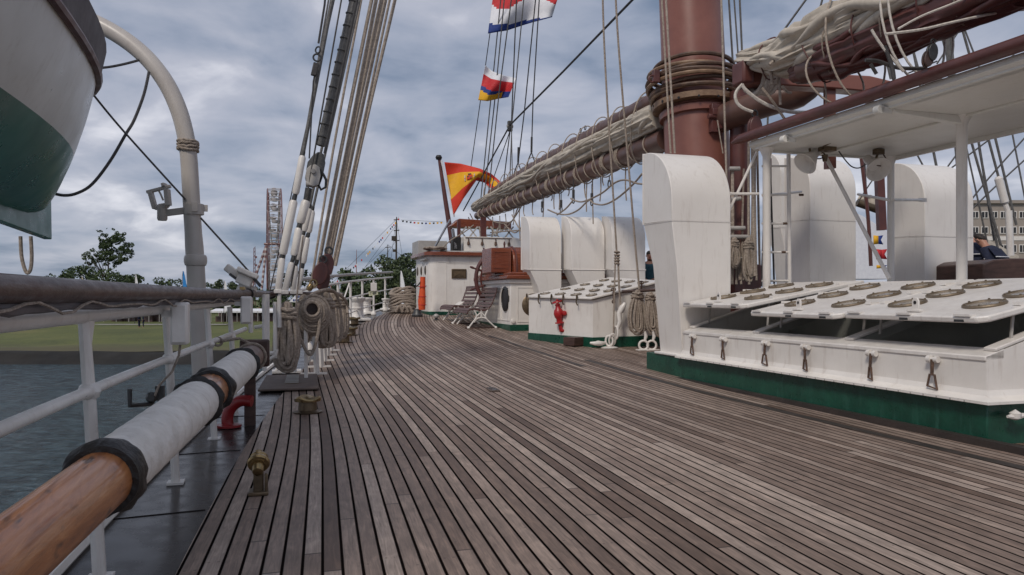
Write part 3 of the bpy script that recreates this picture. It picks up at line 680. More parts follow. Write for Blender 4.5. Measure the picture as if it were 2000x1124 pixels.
def coil(m, c, w, h, n, r, th=0.0, dep=.12, neck=.14, seed=1):
    rnd = random.Random(seed); e = Vector((math.sin(th), math.cos(th), 0)); d = Vector((math.cos(th), -math.sin(th), 0)); c = Vector(c)
    nl = max(3, int(w / 2 / (r * 1.75)))
    for layer in range(max(1, round(n / nl))):
        for i in range(nl):
            x_ = (i + .6) / nl; wi = w * x_ * rnd.uniform(.93, 1.04); hi = h * (.80 + .17 * x_ ** .7) * rnd.uniform(.95, 1.03) - layer * .05 * h
            dp_ = -(dep * (1 - x_ ** 2) + .01) + layer * (dep * .9) + rnd.uniform(-.4, .4) * r; off = rnd.uniform(-.07, .07) * w; ph = rnd.uniform(0, 6); pts = []
            for k in range(28):
                a = 2 * PI * k / 28; q = (1 - math.cos(a)) / 2
                x = wi / 2 * math.sin(a) * (.45 + .80 * q ** .8) / max(.6, abs(math.sin(a)) ** .35 + .25) + off * q; z = -hi * q
                pts.append(c + e * (x + .012 * math.sin(a * 3 + ph)) + d * (dp_ * (.35 + .65 * q) * (1 if math.sin(a) > -.2 or x_ > .5 else .6)) + Vector((0, 0, z)))
            m.tube(pts, r, 7, closed=True)
    for i in range(3):
        m.torus(c - Vector((0, 0, neck * h + i * 2 * r)), .22 * w + r, r, (.1 * i, .05, 1), 18, 7, sx=1.0, sy=.7, jit=.01)
def coilthing(px, py, Y, w, h, n, r, lb, mt, grp, th=0, dep=.1, seed=1, neck=.10):
    m = MB(); coil(m, at(px, py, Y), w, h, n, r, th, dep, neck, seed); return tag(m.build('rope_coil', mt), lb, 'rope coil', grp)
G = 'rope coils hanging from the pin rails'
coilthing(560, 592, 9.7, .40, .90, 12, .026, 'long grey rope coil hanging nearest on the pin rail beside the deck plate', M['ropegrey'], G, seed=3)
coilthing(594, 578, 10.6, .30, .70, 8, .021, 'rope coil behind the round drum coil, hanging to the left of it', M['ropegrey'], G, seed=5)
# drum coil: turns wound in rings facing the camera
m = MB(); c = Vector(at(609, 604, 10.2)); rnd = random.Random(4)
for i in range(8):
    rr_ = .075 + .016 * i; m.torus(c + Vector((.02 * i - .10, .004 * i, -.012 * i)), rr_ + .02, .021, (1, .12 * rnd.uniform(-1, 1), .12 * rnd.uniform(-1, 1)), 26, 7, sx=1, sy=1 + .04 * i)
m.tube(cat([c + Vector(v) for v in ((-.1, -.17, .08), (-.12, -.2, -.12), (-.1, -.15, -.38), (-.1, -.02, -.60), (-.08, .08, -.3), (-.05, .1, 0))], 6), .022, 7)
tag(m.build('rope_coil', M['ropegrey']), 'round drum shaped rope coil on the pin rail with a dark hollow facing the photographer', 'rope coil', G)
m = MB(); m.lathe([(.0, .0), (.085, .0), (.085, .25), (0, .25)], c, (1, 0, 0), 18); tag(m.build('coil_hollow_shade', M['darkwood']), 'dark disc added inside the drum shaped rope coil as the shade of its hollow', 'shade disc')  # dark disc set inside the coil to paint the shade of its hollow
coilthing(636, 574, 11.0, .42, .82, 12, .026, 'thick rope coil just right of the drum coil', M['ropegrey'], G, seed=8, th=.3)
coilthing(650, 575, 11.9, .42, .80, 12, .026, 'middle one of the rope coils bunched to the right of the drum coil', M['ropegrey'], G, seed=9, th=.3)
coilthing(664, 576, 12.9, .40, .74, 12, .026, 'last rope coil on the pin rail, above the brass fairleads', M['ropegrey'], G, seed=11, th=.3)
m = MB(); m.tube(cat([at(*q) for q in ((596, 600, 10.1), (606, 580, 10.5), (625, 570, 10.9), (650, 570, 11.6), (668, 580, 12.3), (677, 592, 12.8), (679, 612, 12.8))], 5), .024, 8)
m.tube(cat([at(*q) for q in ((600, 590, 10.2), (612, 574, 10.5), (640, 566, 10.9), (655, 572, 11.6), (662, 590, 11.8))], 5), .024, 8)
tag(m.build('rope_end', M['ropegrey']), 'loose rope draped over the tops of the bunched coils on the pin rail', 'rope')

def seg(m, a, b, r0, r1=None, n=12): m.tube([a, b], [r0, r1 or r0], n)
def shroud(Y0, Y1, base, tubes, wire, lb, wr=.03, wm_='served'):
    """base: pixel foot; tubes: list of (px,py,px,py,r); wire: px,py -> px,py"""
    b0 = at(base[0], base[1], Y0); o = thing('shroud', lb, 'shroud', b0, 'starboard shrouds')
    span = base[1] - wire[3]
    def P(x, y): return at(x, y, Y0 + (Y1 - Y0) * (base[1] - y) / span)
    for (x0, y0, x1, y1, r) in tubes:
        m = MB(); a = Vector(P(x0, y0)); c_ = Vector(P(x1, y1)); d_ = (c_ - a).normalized()
        m.tube([a, a + d_ * .03, c_ - d_ * .03, c_], [r * .75, r, r, r * .75], 14); m.build('turnbuckle_tube', M['white2'], o)
        MB().tube([a - d_ * .06, a + d_ * .01], r * .6, 8).build('thread', M['steel'], o); MB().tube([c_ - d_ * .01, c_ + d_ * .06], r * .6, 8).build('thread', M['steel'], o)
    m = MB(); m.tube([P(wire[0], wire[1]), P(wire[2], wire[3])], wr, 8); m.build('wire', M[wm_], o)
    a = Vector(b0); m = MB(); m.box(a + Vector((0, 0, -.01)), (.10, .10, .05)); m.build('chainplate', M['white2'], o, bevel=.008)
    return P, o
shroud(9.6, 9.9, (543, 568), [(543, 568, 551, 505, .042), (552, 498, 574, 392, .052), (577, 380, 591, 305, .045)], (591, 303, 660, -60), 'white turnbuckle shroud farthest left of the cluster', .026)
P, o = shroud(9.9, 10.2, (556, 570), [(556, 570, 570, 513, .042), (574, 500, 584, 446, .050), (586, 437, 598, 392, .058)], (626, 285, 705, -60), 'thick served shroud with a large grey thimble block above its turnbuckle', .055)
m = MB(); q = [(596, 345), (599, 330), (606, 324), (616, 322), (624, 328), (626, 345), (622, 362), (612, 366), (600, 362)]
m.prism([P(x, y) for x, y in q], (-.04, 0, 0)); m.prism([Vector(P(x, y)) + Vector((.08, 0, 0)) for x, y in q], (.04, 0, 0)); lab(m.build('thimble_plate', M['galv'], o, bevel=.01), 'grey forked plates')
m = MB(); m.prism([Vector(P(x, y)) + Vector((.02, 0, 0)) for x, y in ((598, 332), (601, 316), (612, 302), (622, 296), (632, 300), (636, 318), (632, 338), (622, 352))], (.05, 0, 0)); m.build('thimble', M['steel'], o, bevel=.012)
m = MB(); m.tube([P(x, y) for x, y in ((628, 345), (622, 362), (627, 371), (636, 366), (637, 352), (631, 340))], .018, 8, closed=True); m.build('shackle', M['black'], o)
m = MB(); m.lathe([(0, -.08), (.03, -.08), (.03, .12), (0, .12)], P(611, 336), (1, 0, 0), 12); m.lathe([(0, -.05), (.04, -.05), (.04, .05), (0, .05)], P(605, 360), (0, 1, 0), 12); m.build('pin', M['galv'], o)
m = MB(); m.tube([P(599, 392), P(603, 368)], .045, 8); m.build('eye_bolt', M['steel'], o)
P2, o2 = shroud(10.3, 10.6, (572, 570), [(572, 568, 578, 520, .036), (581, 508, 592, 460, .042), (594, 452, 604, 408, .042)], (606, 400, 700, -60), 'thin shroud just behind the thick served one', .018)
shroud(10.6, 10.9, (584, 570), [(581, 568, 590, 525, .036), (592, 515, 600, 465, .042), (603, 455, 610, 412, .042)], (612, 404, 716, -60), 'rearmost white turnbuckle shroud next to the tan ropes', .018)
for k in range(12):
    m = MB(); a = Vector(P(630 + k * 5.5, 268 - k * 24)); m.torus(a, .060, .010, Vector(P(705, -60)) - Vector(P(626, 285)), 14, 6); m.build('seizing', M['served'], o)
# dark thin line clipped beside the served shroud
m = MB(); m.tube([at(634, 300, 9.95), at(698, 0, 9.95), at(712, -60, 9.95)], .018, 6); tag(m.build('dark_line', M['wire']), 'dark line lying against the right side of the thick served shroud', 'rope')
m = MB(); m.tube([at(*q) for q in ((604, 310, 9.7), (612, 160, 9.7), (618, 130, 9.7))], .010, 6); m.tube([at(*q) for q in ((622, 85, 9.7), (634, 10, 9.7), (640, -60, 9.7))], .014, 6)
tag(m.build('halyard', M['wire']), 'thin dark halyard with a small shackle left of the shrouds', 'rope')
b = thing('rigging_block', 'small dark block and shackle hanging on the thin halyard left of the shrouds', 'block', at(616, 130, 9.7))
MB().box(at(615, 136, 9.7), (.05, .07, .17), tilt(-12)).build('cheek', M['wire'], b, bevel=.01)
m = MB(); m.torus(at(619, 113, 9.7), .045, .012, (1, 0, 0), 14); m.torus(at(621, 98, 9.7), .04, .011, (.7, .7, 0), 14); m.build('shackle', M['steel'], b)
for (x0, y0, x1, y1, r, mt) in ((546, 560, 640, 10, .013, 'served'), (568, 560, 665, 10, .012, 'wire'), (574, 640, 590, 480, .013, 'rope'), (526, 575, 640, 60, .008, 'wire')):
    m = MB(); m.tube([at(x0, y0, 9.9), at(x1, y1, 10.1), at(x1 + (x1 - x0) * .12, y1 - (y0 - y1) * .12, 10.1)], r, 6)
    tag(m.build('rigging_line', M[mt]), {546: 'thin grey line against the leftmost shroud', 568: 'thin black line between the two leftmost shrouds', 574: 'short tan line rising from the long nearest rope coil', 526: 'very thin dark line left of all the shrouds'}[x0], 'rope')
# tan ropes
bots = [(606, 566), (614, 560), (628, 540), (634, 535), (640, 530), (646, 535), (655, 520)]
tops = [(702, 20), (722, 20), (731, 20), (741, 20), (749, 20), (757, 20), (767, 20)]
wids = [.018, .028, .030, .034, .028, .020, .027]
nm = ['first', 'second', 'third', 'fourth', 'fifth', 'sixth', 'last']
for i, (a, b_) in enumerate(zip(bots, tops)):
    m = MB(); Y0 = 11.0 + .12 * i; k = (b_[0] - a[0]) / (a[1] - b_[1])
    m.tube(cat([at(a[0], a[1], Y0), at(a[0] + (b_[0] - a[0]) * .5 - 3 + 2 * (i % 3), (a[1] + b_[1]) / 2, Y0), at(b_[0], b_[1], Y0), at(b_[0] + 80 * k, b_[1] - 80, Y0)], 4), wids[i], 7)
    tag(m.build('running_rope', M['rope']), nm[i] + ' from the left in the fan of tan ropes rising right of the shrouds', 'rope', 'tan ropes rising from the pin rail')
def block(pos, lb, k=1.0, mt='trim', tiltx=0):
    b = thing('wooden_block', lb, 'block', pos); c = Vector(pos); Rm = tilt(tiltx)
    m = MB(); pr_ = []
    for sgn in (-1, 1):
        ring = [c + Rm @ Vector((sgn * .035 * k, .075 * k * math.sin(a) , .12 * k * math.cos(a))) for a in [2 * PI * j / 20 for j in range(20)]]
        pr_.append(ring)
    m.prism([p + Rm @ Vector((0, 0, 0)) for p in pr_[0]], Rm @ Vector((.028 * k, 0, 0))); m.prism(pr_[1], Rm @ Vector((-.028 * k, 0, 0))); m.build('cheek', M[mt], b, bevel=.008 * k)
    MB().lathe([(.0, -.02 * k), (.06 * k, -.02 * k), (.045 * k, 0), (.06 * k, .02 * k), (0, .02 * k)], c, (1, 0, 0), 16).build('sheave', M['bronze'], b)
    m = MB(); m.torus(c + Rm @ Vector((0, 0, .15 * k)), .035 * k, .010 * k, (1, 0, 0), 12); m.build('eye', M['steel'], b); return b
block(at(636, 520, 11.1), 'dark brown block at the foot of the tan ropes, upper right one', 1.5, 'trim', -12)
block(at(625, 535, 11.0), 'dark brown block at the foot of the tan ropes, lower left one', 1.4, 'trim', -12)
block(at(631, 548, 11.3), 'dark brown block at the foot of the tan ropes, lowest one behind the others', 1.3, 'trim', -12)
p = at(605, 562, 10.9); m = MB(); m.lathe([(0, -.05), (.04, -.04), (.05, 0), (.03, .05), (0, .06)], p, (0, .4, 1), 12); m.torus((p[0], p[1] + .05, p[2] + .06), .05, .014, (1, 0, 0), 12)
tag(m.build('shackle', M['brass']), 'bright brass shackle above the drum shaped rope coil', 'shackle')

# ================================================================ AFT RAIL, BOLLARDS, ROPE PILE
ar = thing('aft_rail', 'white tubular rail curving round the stern beyond the coils', 'railing', (20, te(20) - .2, dz(20)))
def arp(z, s0=12.5, s1=27.5): return [(s0 + (s1 - s0) * i / 20, te(s0 + (s1 - s0) * i / 20) - .25, dz(s0 + (s1 - s0) * i / 20) + z) for i in range(21)]
for z, r, nme in ((1.30, .035, 'top_rail'), (1.12, .028, 'rail'), (.70, .018, 'rail'), (.30, .018, 'rail')):
    MB().tube(arp(z), r, 8).build(nme, M['galv'] if z > 1.2 else M['white2'], ar)
for s0 in (14.5, 16.5, 18.5, 20.4, 22.3, 24.2, 26.2):
    m = MB(); m.tube([(s0, te(s0) - .25, dz(s0)), (s0, te(s0) - .25, dz(s0) + 1.12)], .032, 8); m.lathe([(.09, 0), (.09, .03), (.04, .12)], (s0, te(s0) - .25, dz(s0)), n=10); m.build('stanchion', M['white2'], ar)
m = MB(); m.beam((18.5, te(18.5) - .27, dz(18.5) + .3), (20.4, te(20.4) - .27, dz(20.4) + 1.1), .03, .03); m.beam((20.4, te(20.4) - .27, dz(20.4) + .4), (18.5, te(18.5) - .27, dz(18.5) + 1.0), .03, .03); m.build('brace', M['white2'], ar)
c = at(730, 561, 20.2); m = MB().box(c, (.05, .16, .22)); tag(m.build('rail_box', M['white2'], bevel=.01), 'small white box hung on the curving stern rail', 'box')
c = at(729, 573, 20.2); sg = thing('notice_plate', 'small pale yellow notice tied to the curving stern rail', 'sign', c)
RZ = Matrix.Rotation(R(10), 3, 'X')
MB().box(c, (.015, .24, .12), RZ).build('plate', mat('notice_yellow', (.62, .62, .42), (.55, .55, .38), 4), sg)
m = MB()
for i, (dy, dz_, w_) in enumerate(((-.07, .02, .04), (-.07, -.02, .03), (.03, .025, .10), (.03, 0, .11), (.03, -.025, .08))): m.box((c[0] - .012, c[1] + dy, c[2] + dz_), (.006, w_, .012), RZ)
m.build('lettering', M['steel'], sg)
def bollard(px, py, lb, k=1.0):
    p = gnd(px, py); b = thing('bollard', lb, 'bollard', p, 'white mooring bollards at the stern'); s0, t0, z0 = p
    MB().box((s0 + .12 * k, t0 + .1 * k, z0 + .04), (.85 * k, .62 * k, .08)).build('base', M['white'], b, bevel=.02)
    for q in (0, .42):
        m = MB(); m.lathe([(.20, .06), (.19, .1), (.15, .16), (.14, .34), (.16, .36), (.16, .39), (.14, .41), (.145, .54), (.20, .60), (.21, .66), (.19, .69), (0, .70)], (s0 - .1 + q * k, t0 + q * .25, z0), n=24)
        if k != 1.0: m.v = [tuple(Vector(p) + (Vector(v) - Vector(p)) * k) for v in m.v]
        m.build('post', M['white'], b)
    return b
bollard(695, 627, 'large white double bollard at the deck edge beyond the coils', .95)
bollard(714, 614, 'smaller white bollard behind the large one at the stern', .75)
bollard(752, 607, 'white bollard half hidden by the tall rope pile at the stern', .6)
p = gnd(786, 612); m = MB(); rnd = random.Random(2)
for i in range(11):
    z = .06 + .072 * i; w_ = .42 - .006 * abs(i - 4) + rnd.uniform(-.03, .03)
    for q in (0, 1):
        e_ = []
        for k in range(30):
            a = 2 * PI * k / 30; e_.append((p[0] + .35 * math.sin(a) * (1 - .1 * q), p[1] + w_ * math.cos(a) * (1 - .12 * q), p[2] + z + .05 * math.sin(a * 2 + i) + (.05 if i > 8 else .0) * math.cos(a) - .07 * (math.cos(a) ** 2) + rnd.uniform(-.006, .006)))
        m.tube(e_, .040, 7, closed=True)
for a0 in (-.16, .02, .15): m.tube(cat([(p[0] - .36, p[1] + a0 - .1, p[2] + .05), (p[0] - .43, p[1] + a0, p[2] + .22), (p[0] - .42, p[1] + a0 + .1, p[2] + .04)], 5), .045, 8)
tag(m.build('rope_pile', M['ropegrey']), 'tall pile of thick grey mooring rope stacked beside the deckhouse', 'rope pile')
# ================================================================ DECKHOUSE AT THE STERN
H0 = gnd(838, 616); sH = H0[0]; tH = H0[1]; zb = dz(sH) - .02; zt = 2.50; LH = 2.6; WH = 5.6
dh = thing('deckhouse', 'white deckhouse with a mahogany roof edge at the stern, behind the benches', 'deckhouse', H0)
def rring(z, off=0, r=.28):
    a, b_, c_, d_ = sH - off, sH + LH + off, tH - off, tH + WH + off; out = []
    for cx, cy, a0 in ((a + r, c_ + r, 180), (a + r, d_ - r, 90), (b_ - r, d_ - r, 0), (b_ - r, c_ + r, -90)):
        for k in range(7):
            an = R(a0 + (90 - 15 * k if False else 0) + (90 - 15 * k)) if False else None
        pass
    # corners as arcs, in order
    for (cx, cy, q0) in ((a + r, c_ + r, PI * 1.5), (a + r, d_ - r, PI), (b_ - r, d_ - r, PI * .5), (b_ - r, c_ + r, 0)):
        for k in range(7):
            an = q0 - k * PI / 12; out.append((cx + r * math.cos(an), cy + r * math.sin(an), z))
    return out
MB().loft([rring(zb + .12), rring(zt)]).build('wall', M['white'], dh)
MB().loft([rring(zb - .3, .02), rring(zb + .13, .02)]).build('plinth', M['green'], dh)
MB().loft([rring(zt - .03, .05), rring(zt + .01, .16), rring(zt + .10, .16), rring(zt + .12, .10)]).build('roof_edge', M['mahog'], dh)
MB().loft([rring(zt + .11, .08), rring(zt + .16, -.02)]).build('roof', M['galv'], dh)
def panel(m, s0, t0, t1, z0, z1, w_=.02, d_=.012):
    for a, b_ in (((t0, z0), (t1, z0)), ((t0, z1), (t1, z1)), ((t0, z0), (t0, z1)), ((t1, z0), (t1, z1))):
        m.beam((s0 - d_ / 2, a[0], a[1]), (s0 - d_ / 2, b_[0], b_[1]), w_, d_, up=(1, 0, 0))
m = MB(); panel(m, sH, tH + .55, tH + 1.62, zb + .2, zt - .24); panel(m, sH, tH + 1.70, tH + 2.35, zb + .2, zt - .24)
m.beam((sH - .006, tH + .3, zt - .20), (sH - .006, tH + 3.2, zt - .20), .02, .012, up=(1, 0, 0)); m.build('door_panel', M['white'], dh)
MB().box2((sH - .03, tH + .72, zt - .72), (sH + .01, tH + 1.20, zt - .42)).build('plaque', M['plaque'], dh, bevel=.006)
m = MB(); panel(m, sH - .03, tH + .75, tH + 1.17, zt - .69, zt - .45, .025, .015)
m.prism([(sH - .036, tH + .80, zt - .66), (sH - .036, tH + 1.12, zt - .66), (sH - .036, tH + .96, zt - .56)], (-.006, 0, 0)); m.build('plaque_relief', M['bronze'], dh)
for s0 in (.55, 1.25, 1.95):
    MB().lathe([(0, 0), (.13, 0), (.15, .02), (.11, .035), (0, .02)], (sH + s0, tH, zt - .45), (0, -1, 0), 18).build('porthole', M['bronze'], dh)
    m = MB(); m.box2((sH + s0 - .2, tH - .015, zt - .95), (sH + s0 + .2, tH + .01, zt - .20)); m.build('door_frame', M['white'], dh, bevel=.01)
m = MB()
for i in range(3): m.tube([(sH + .1 + .3 * i, tH - .05, zt - .1), (sH + .3 + .3 * i, tH - .1, zt - .14), (sH + .5 + .3 * i, tH - .05, zt - .12)], .03, 6)
m.build('cable_tray', M['galv'], dh)
m = MB(); m.tube([(sH - .05, tH + .45 + 0 * i, zt - .12 - 0 * i) for i in range(2)] if False else [(sH - .03, tH + .62, zt - .12), (sH - .07, tH + .62, zt - .12)], .03, 8); m.build('wall_lamp', M['galv'], dh)
# lifebuoy in orange
p = at(824, 612, 23.3)
lbuoy = thing('lifebuoy', 'orange lifebuoy in a long orange cover beside the corner of the deckhouse', 'lifebuoy', p)
m = MB(); m.tube([(p[0], p[1], p[2] + .10), (p[0], p[1], p[2] + .35), (p[0], p[1] + .02, p[2] + .75), (p[0], p[1] + .03, p[2] + 1.10)], [.10, .12, .09, .08], 14); m.build('cover', M['orange'], lbuoy)
m = MB()
for z in (.25, .5, .8): m.torus((p[0], p[1] + .01, p[2] + z), .115, .012, (0, 0, 1), 14)
m.build('strap', M['fred'], lbuoy)
m = MB(); m.tube([(p[0], p[1], p[2] + 1.0), (p[0] - .05, p[1] - .12, p[2] + .85), (p[0] - .05, p[1] - .2, p[2] + .8)], .02, 6); m.build('strap_end', M['black'], lbuoy)
m = MB(); g = gnd(815, 619); m.lathe([(0, 0), (.16, 0), (.17, .05), (.12, .12), (.10, .22), (0, .24)], g, n=14); tag(m.build('mushroom_vent', M['steel']), 'dark squat vent cap on the deck below the orange lifebuoy', 'vent')
# things on the roof
sk = thing('roof_skylight', 'long white skylight with four hanging latches on top of the deckhouse', 'skylight', at(950, 487, sH * .99))
a = at(906, 487, 25.2); b_ = at(1002, 487, 25.2); tL, tR = a[1], b_[1] + .2; sS = a[0]; z0, z1 = zt + .12, a[2] + .42
m = MB(); m.prism([(sS, tL, z0), (sS, tR + 1.3, z0), (sS, tR + 1.3, z1 - .25), (sS, tR, z1), (sS, tL, z1)], (1.0, 0, 0)); m.build('housing', M['white'], sk, bevel=.01)
MB().beam((sS - .015, tL + .05, z1 - .04), (sS - .015, tR - .1, z1 - .04), .02, .02).build('hinge_rod', M['rust'], sk)
for i in range(4):
    tt = tL + .15 + (tR - tL - .35) * i / 3; m = MB(); m.box((sS - .03, tt, z1 - .12), (.02, .03, .12)); m.lathe([(.012, 0), (.05, .03), (.04, .12), (.012, .14)], (sS - .03, tt, z1 - .3), n=8); m.build('latch', M['rust'], sk)
a = at(817, 489, 25.5); b_ = at(877, 470, 25.5)
m = MB(); m.box2((a[0], a[1], zt + .12), (a[0] + 1.2, b_[1], b_[2])); rb = m.build('roof_locker', M['galv'], bevel=.01); tag(rb, 'low grey locker at the left end of the deckhouse roof', 'locker')
m = MB(); a = at(884, 489, 25.0); b_ = at(902, 463, 25.0); m.box2((a[0], a[1], zt + .12), (a[0] + .35, b_[1], b_[2])); tag(m.build('funnel_box', M['black'], bevel=.02), 'black rounded box between the roof locker and the roof skylight', 'box')
cr = thing('boom_rest', 'brown wooden platform on crossed legs above the deckhouse roof under the boom end', 'boom rest', at(945, 480, 26))
Yc = 26.0; m = MB(); a = at(880, 436, Yc); b_ = at(1010, 436, Yc); m.prism([(a[0], a[1], a[2] - .1), (a[0], a[1] + .3, a[2] + .16), (a[0], b_[1], a[2] + .10), (a[0], b_[1], a[2] - .14), (a[0], a[1] + .25, a[2] - .14)], (.5, 0, 0)); m.build('platform', M['mahog'], cr, bevel=.02)
m = MB()
for x in (893, 915, 935, 958, 985): m.beam(at(x, 443, Yc), at(x + 18, 466, Yc), .05, .05); m.beam(at(x + 18, 443, Yc), at(x, 466, Yc), .05, .05)
m.build('crossed_legs', M['galv'], cr)
m = MB(); m.beam(at(944, 425, Yc - .5), at(944, 466, Yc - .5), .18, .1); m.beam(at(896, 430, Yc - .4), at(896, 470, Yc - .4), .1, .1); m.build('post', M['trim'], cr)
m = MB(); m.beam(at(879, 430, 25.6), at(847, 487, 24.6), .05, .05); m.beam(at(884, 448, 25.2), at(890, 487, 25.0), .08, .08); m.build('strut', M['chrome'], cr)
m = MB()
for i in range(5): m.torus(at(850, 486, 24.3 + .0 * i), .30 - .035 * i, .03, (.05, .02, 1), 20, 6, sx=1.2, jit=.02)
m.tube(cat([at(*q) for q in ((862, 487, 24.2), (880, 470, 24.2), (905, 455, 24.3), (925, 440, 24.5))], 4), .02, 6)
tag(m.build('rope_coil', M['ropegrey']), 'flat rope coil lying on the left end of the deckhouse roof', 'rope coil')
# flagstaff and ensign
fs = thing('flagstaff', 'raked brown flagstaff with a round truck rising from the stern', 'flagstaff', at(883, 470, 29))
MB().tube([at(883, 475, 29), at(870, 392, 29), at(858, 312, 29)], [.10, .085, .06], 12).build('staff', M['trim'], fs)
MB().lathe([(.0, -.1), (.10, -.08), (.13, 0), (.09, .08), (0, .1)], at(857, 308, 29), n=14).build('truck', M['black'], fs)
T = [(868, 317), (900, 320), (938, 330), (960, 340), (978, 356)]; B = [(886, 421), (906, 387), (930, 353), (946, 357), (970, 378)]
def lerp2(P, u):
    x = u * (len(P) - 1); i = min(int(x), len(P) - 2); f = x - i; f = f * f * (3 - 2 * f) * .35 + f * .65
    return (P[i][0] + (P[i + 1][0] - P[i][0]) * f, P[i][1] + (P[i + 1][1] - P[i][1]) * f)
def flag(T, B, Y0, amp, name, lb, cols, mf, parent=None, nu=40, nv=24, ph=0):
    m = MB()
    def fn(u, v):
        a = lerp2(T, u); b_ = lerp2(B, u); return at(a[0] + (b_[0] - a[0]) * v, a[1] + (b_[1] - a[1]) * v, Y0 + amp * math.sin(u * 9 + v * 2.2 + ph) * (.2 + u) + amp * .4 * math.sin(v * 5 + u * 4))
    m.grid(fn, nu, nv, mf); return m.build(name, [M[c] for c in cols], parent, fix=False, smooth=80, thick=.012)
en = thing('ensign', 'large red and yellow striped ensign flying from the stern flagstaff', 'flag', at(868, 421, 28.9), None)
flag(T, B, 28.8, .35, 'cloth', None, ('ensred', 'fyel'), lambda u, v: 0 if v < .24 or v > .70 else 1, en)
def fpt(u, v, dy=-.06):
    a = lerp2(T, u); b_ = lerp2(B, u); Y = 28.8 + .35 * math.sin(u * 9 + v * 2.2) * (.2 + u) + .14 * math.sin(v * 5 + u * 4)
    return at(a[0] + (b_[0] - a[0]) * v, a[1] + (b_[1] - a[1]) * v, Y + dy)
m = MB()
def patch(u0, u1, v0, v1, mi):
    m.cm = mi; m.grid(lambda a, c: fpt(u0 + (u1 - u0) * a, v0 + (v1 - v0) * c), 4, 4)
patch(.33, .40, .38, .54, 0); patch(.345, .385, .31, .36, 1); patch(.295, .308, .36, .55, 2); patch(.422, .435, .36, .55, 2); patch(.29, .313, .45, .47, 0); patch(.417, .44, .45, .47, 0); patch(.335, .362, .40, .46, 1); patch(.368, .395, .46, .52, 1)
m.build('coat_of_arms', [M['ensred'], M['bronze'], M['sail']], en, fix=False, thick=.01)
m = MB(); m.tube([at(862, 314, 28.85), at(876, 370, 28.85), at(887, 424, 28.85)], .035, 6); m.build('hoist_rope', M['clothwhite'], en)

# ================================================================ LOW HOUSE, WHEEL, BENCHES
C0 = gnd(997, 647); sL, tL0 = C0[0], C0[1]; zb = dz(sL); zt2 = CH + (580 - 545) / F * 18.3
lh = thing('steering_house', 'low white panelled house with a mahogany top behind the wooden benches', 'deckhouse', C0)
LL, WL2 = 3.1, 3.0
MB().box2((sL, tL0, zb + .14), (sL + LL, tL0 + WL2, zt2)).build('wall', M['white'], lh, bevel=.015)
MB().box2((sL - .015, tL0 - .015, zb - .2), (sL + LL + .01, tL0 + WL2, zb + .15)).build('plinth', M['green'], lh)
m = MB(); m.box2((sL - .05, tL0 - .05, zt2 - .10), (sL + LL + .05, tL0 + WL2, zt2 + .0)); m.build('cornice', M['white'], lh, bevel=.015)
m = MB(); m.box2((sL - .12, tL0 - .12, zt2), (sL + LL + .1, tL0 + WL2, zt2 + .10)); m.box2((sL - .05, tL0 - .04, zt2 + .10), (sL + LL, tL0 + WL2, zt2 + .17)); m.build('top_slab', M['mahog'], lh, bevel=.02)
m = MB(); panel(m, sL, tL0 + .18, tL0 + .8, zb + .22, zt2 - .2); m.build('panel_moulding', M['white'], lh)
m = MB()
for i in range(4):
    a0 = sL + .12 + .72 * i
    for q0, q1 in (((a0, zb + .25), (a0 + .62, zb + .25)), ((a0, zt2 - .2), (a0 + .62, zt2 - .2)), ((a0, zb + .25), (a0, zt2 - .2)), ((a0 + .62, zb + .25), (a0 + .62, zt2 - .2))):
        m.beam((q0[0], tL0 - .006, q0[1]), (q1[0], tL0 - .006, q1[1]), .02, .012, up=(0, 1, 0))
m.build('panel_moulding', M['white'], lh)
m = MB(); m.lathe([(0, 0), (.30, 0), (.31, .03), (.25, .05), (.24, .03), (0, .03)], (sL + .40, tL0 - .0, zb + .78), (0, -1, 0), 28); lab(m.build('round_port', M['black'], lh), 'black round port behind the bench end')
m = MB(); m.lathe([(0, 0), (.25, 0), (.27, .03), (.22, .06), (.12, .08), (0, .08)], at(1040, 596, 18.0), (-1, 0, 0), 30); tag(m.build('brass_gong', M['bronze']), 'round brass dome half hidden by the left end of the portholed skylight', 'brass cover')
MB().lathe([(0, 0), (.05, 0), (.05, .04), (0, .05)], (sL, tL0 + .06, zb + .24), (-1, 0, 0), 12).build('cap', M['white'], lh)
# mahogany cabinet on top
mc = thing('mahogany_cabinet', 'mahogany cabinet with a curved hood on top of the low white house', 'cabinet', (sL + .7, tL0 + .8, zt2 + .17))
ca = at(960, 500, 18.9); tA = ca[1]; sA = sL + .45; zT = CH + 96 / F * 18.9
MB().box2((sA, tA, zt2 + .17), (sA + .9, tA + .52, zT)).build('side_cabinet', M['mahog'], mc, bevel=.015)
m = MB(); panel(m, sA, tA + .08, tA + .44, zt2 + .28, zT - .1); m.build('panel', M['mahog'], mc)
prof = [(sA - .10, zt2 + .17), (sA - .10, zT - .45), (sA - .05, zT - .2), (sA + .1, zT - .03), (sA + .3, zT + .04), (sA + .9, zT + .04), (sA + .9, zt2 + .17)]
MB().prism([(a, tA + .55, b_) for a, b_ in prof], (0, 1.3, 0)).build('hood', M['mahog'], mc, bevel=.012)
MB().tube([(a - .02, tA + .62, b_ + .01) for a, b_ in prof[:6]], .022, 6).build('hood_edge', M['trim'], mc)
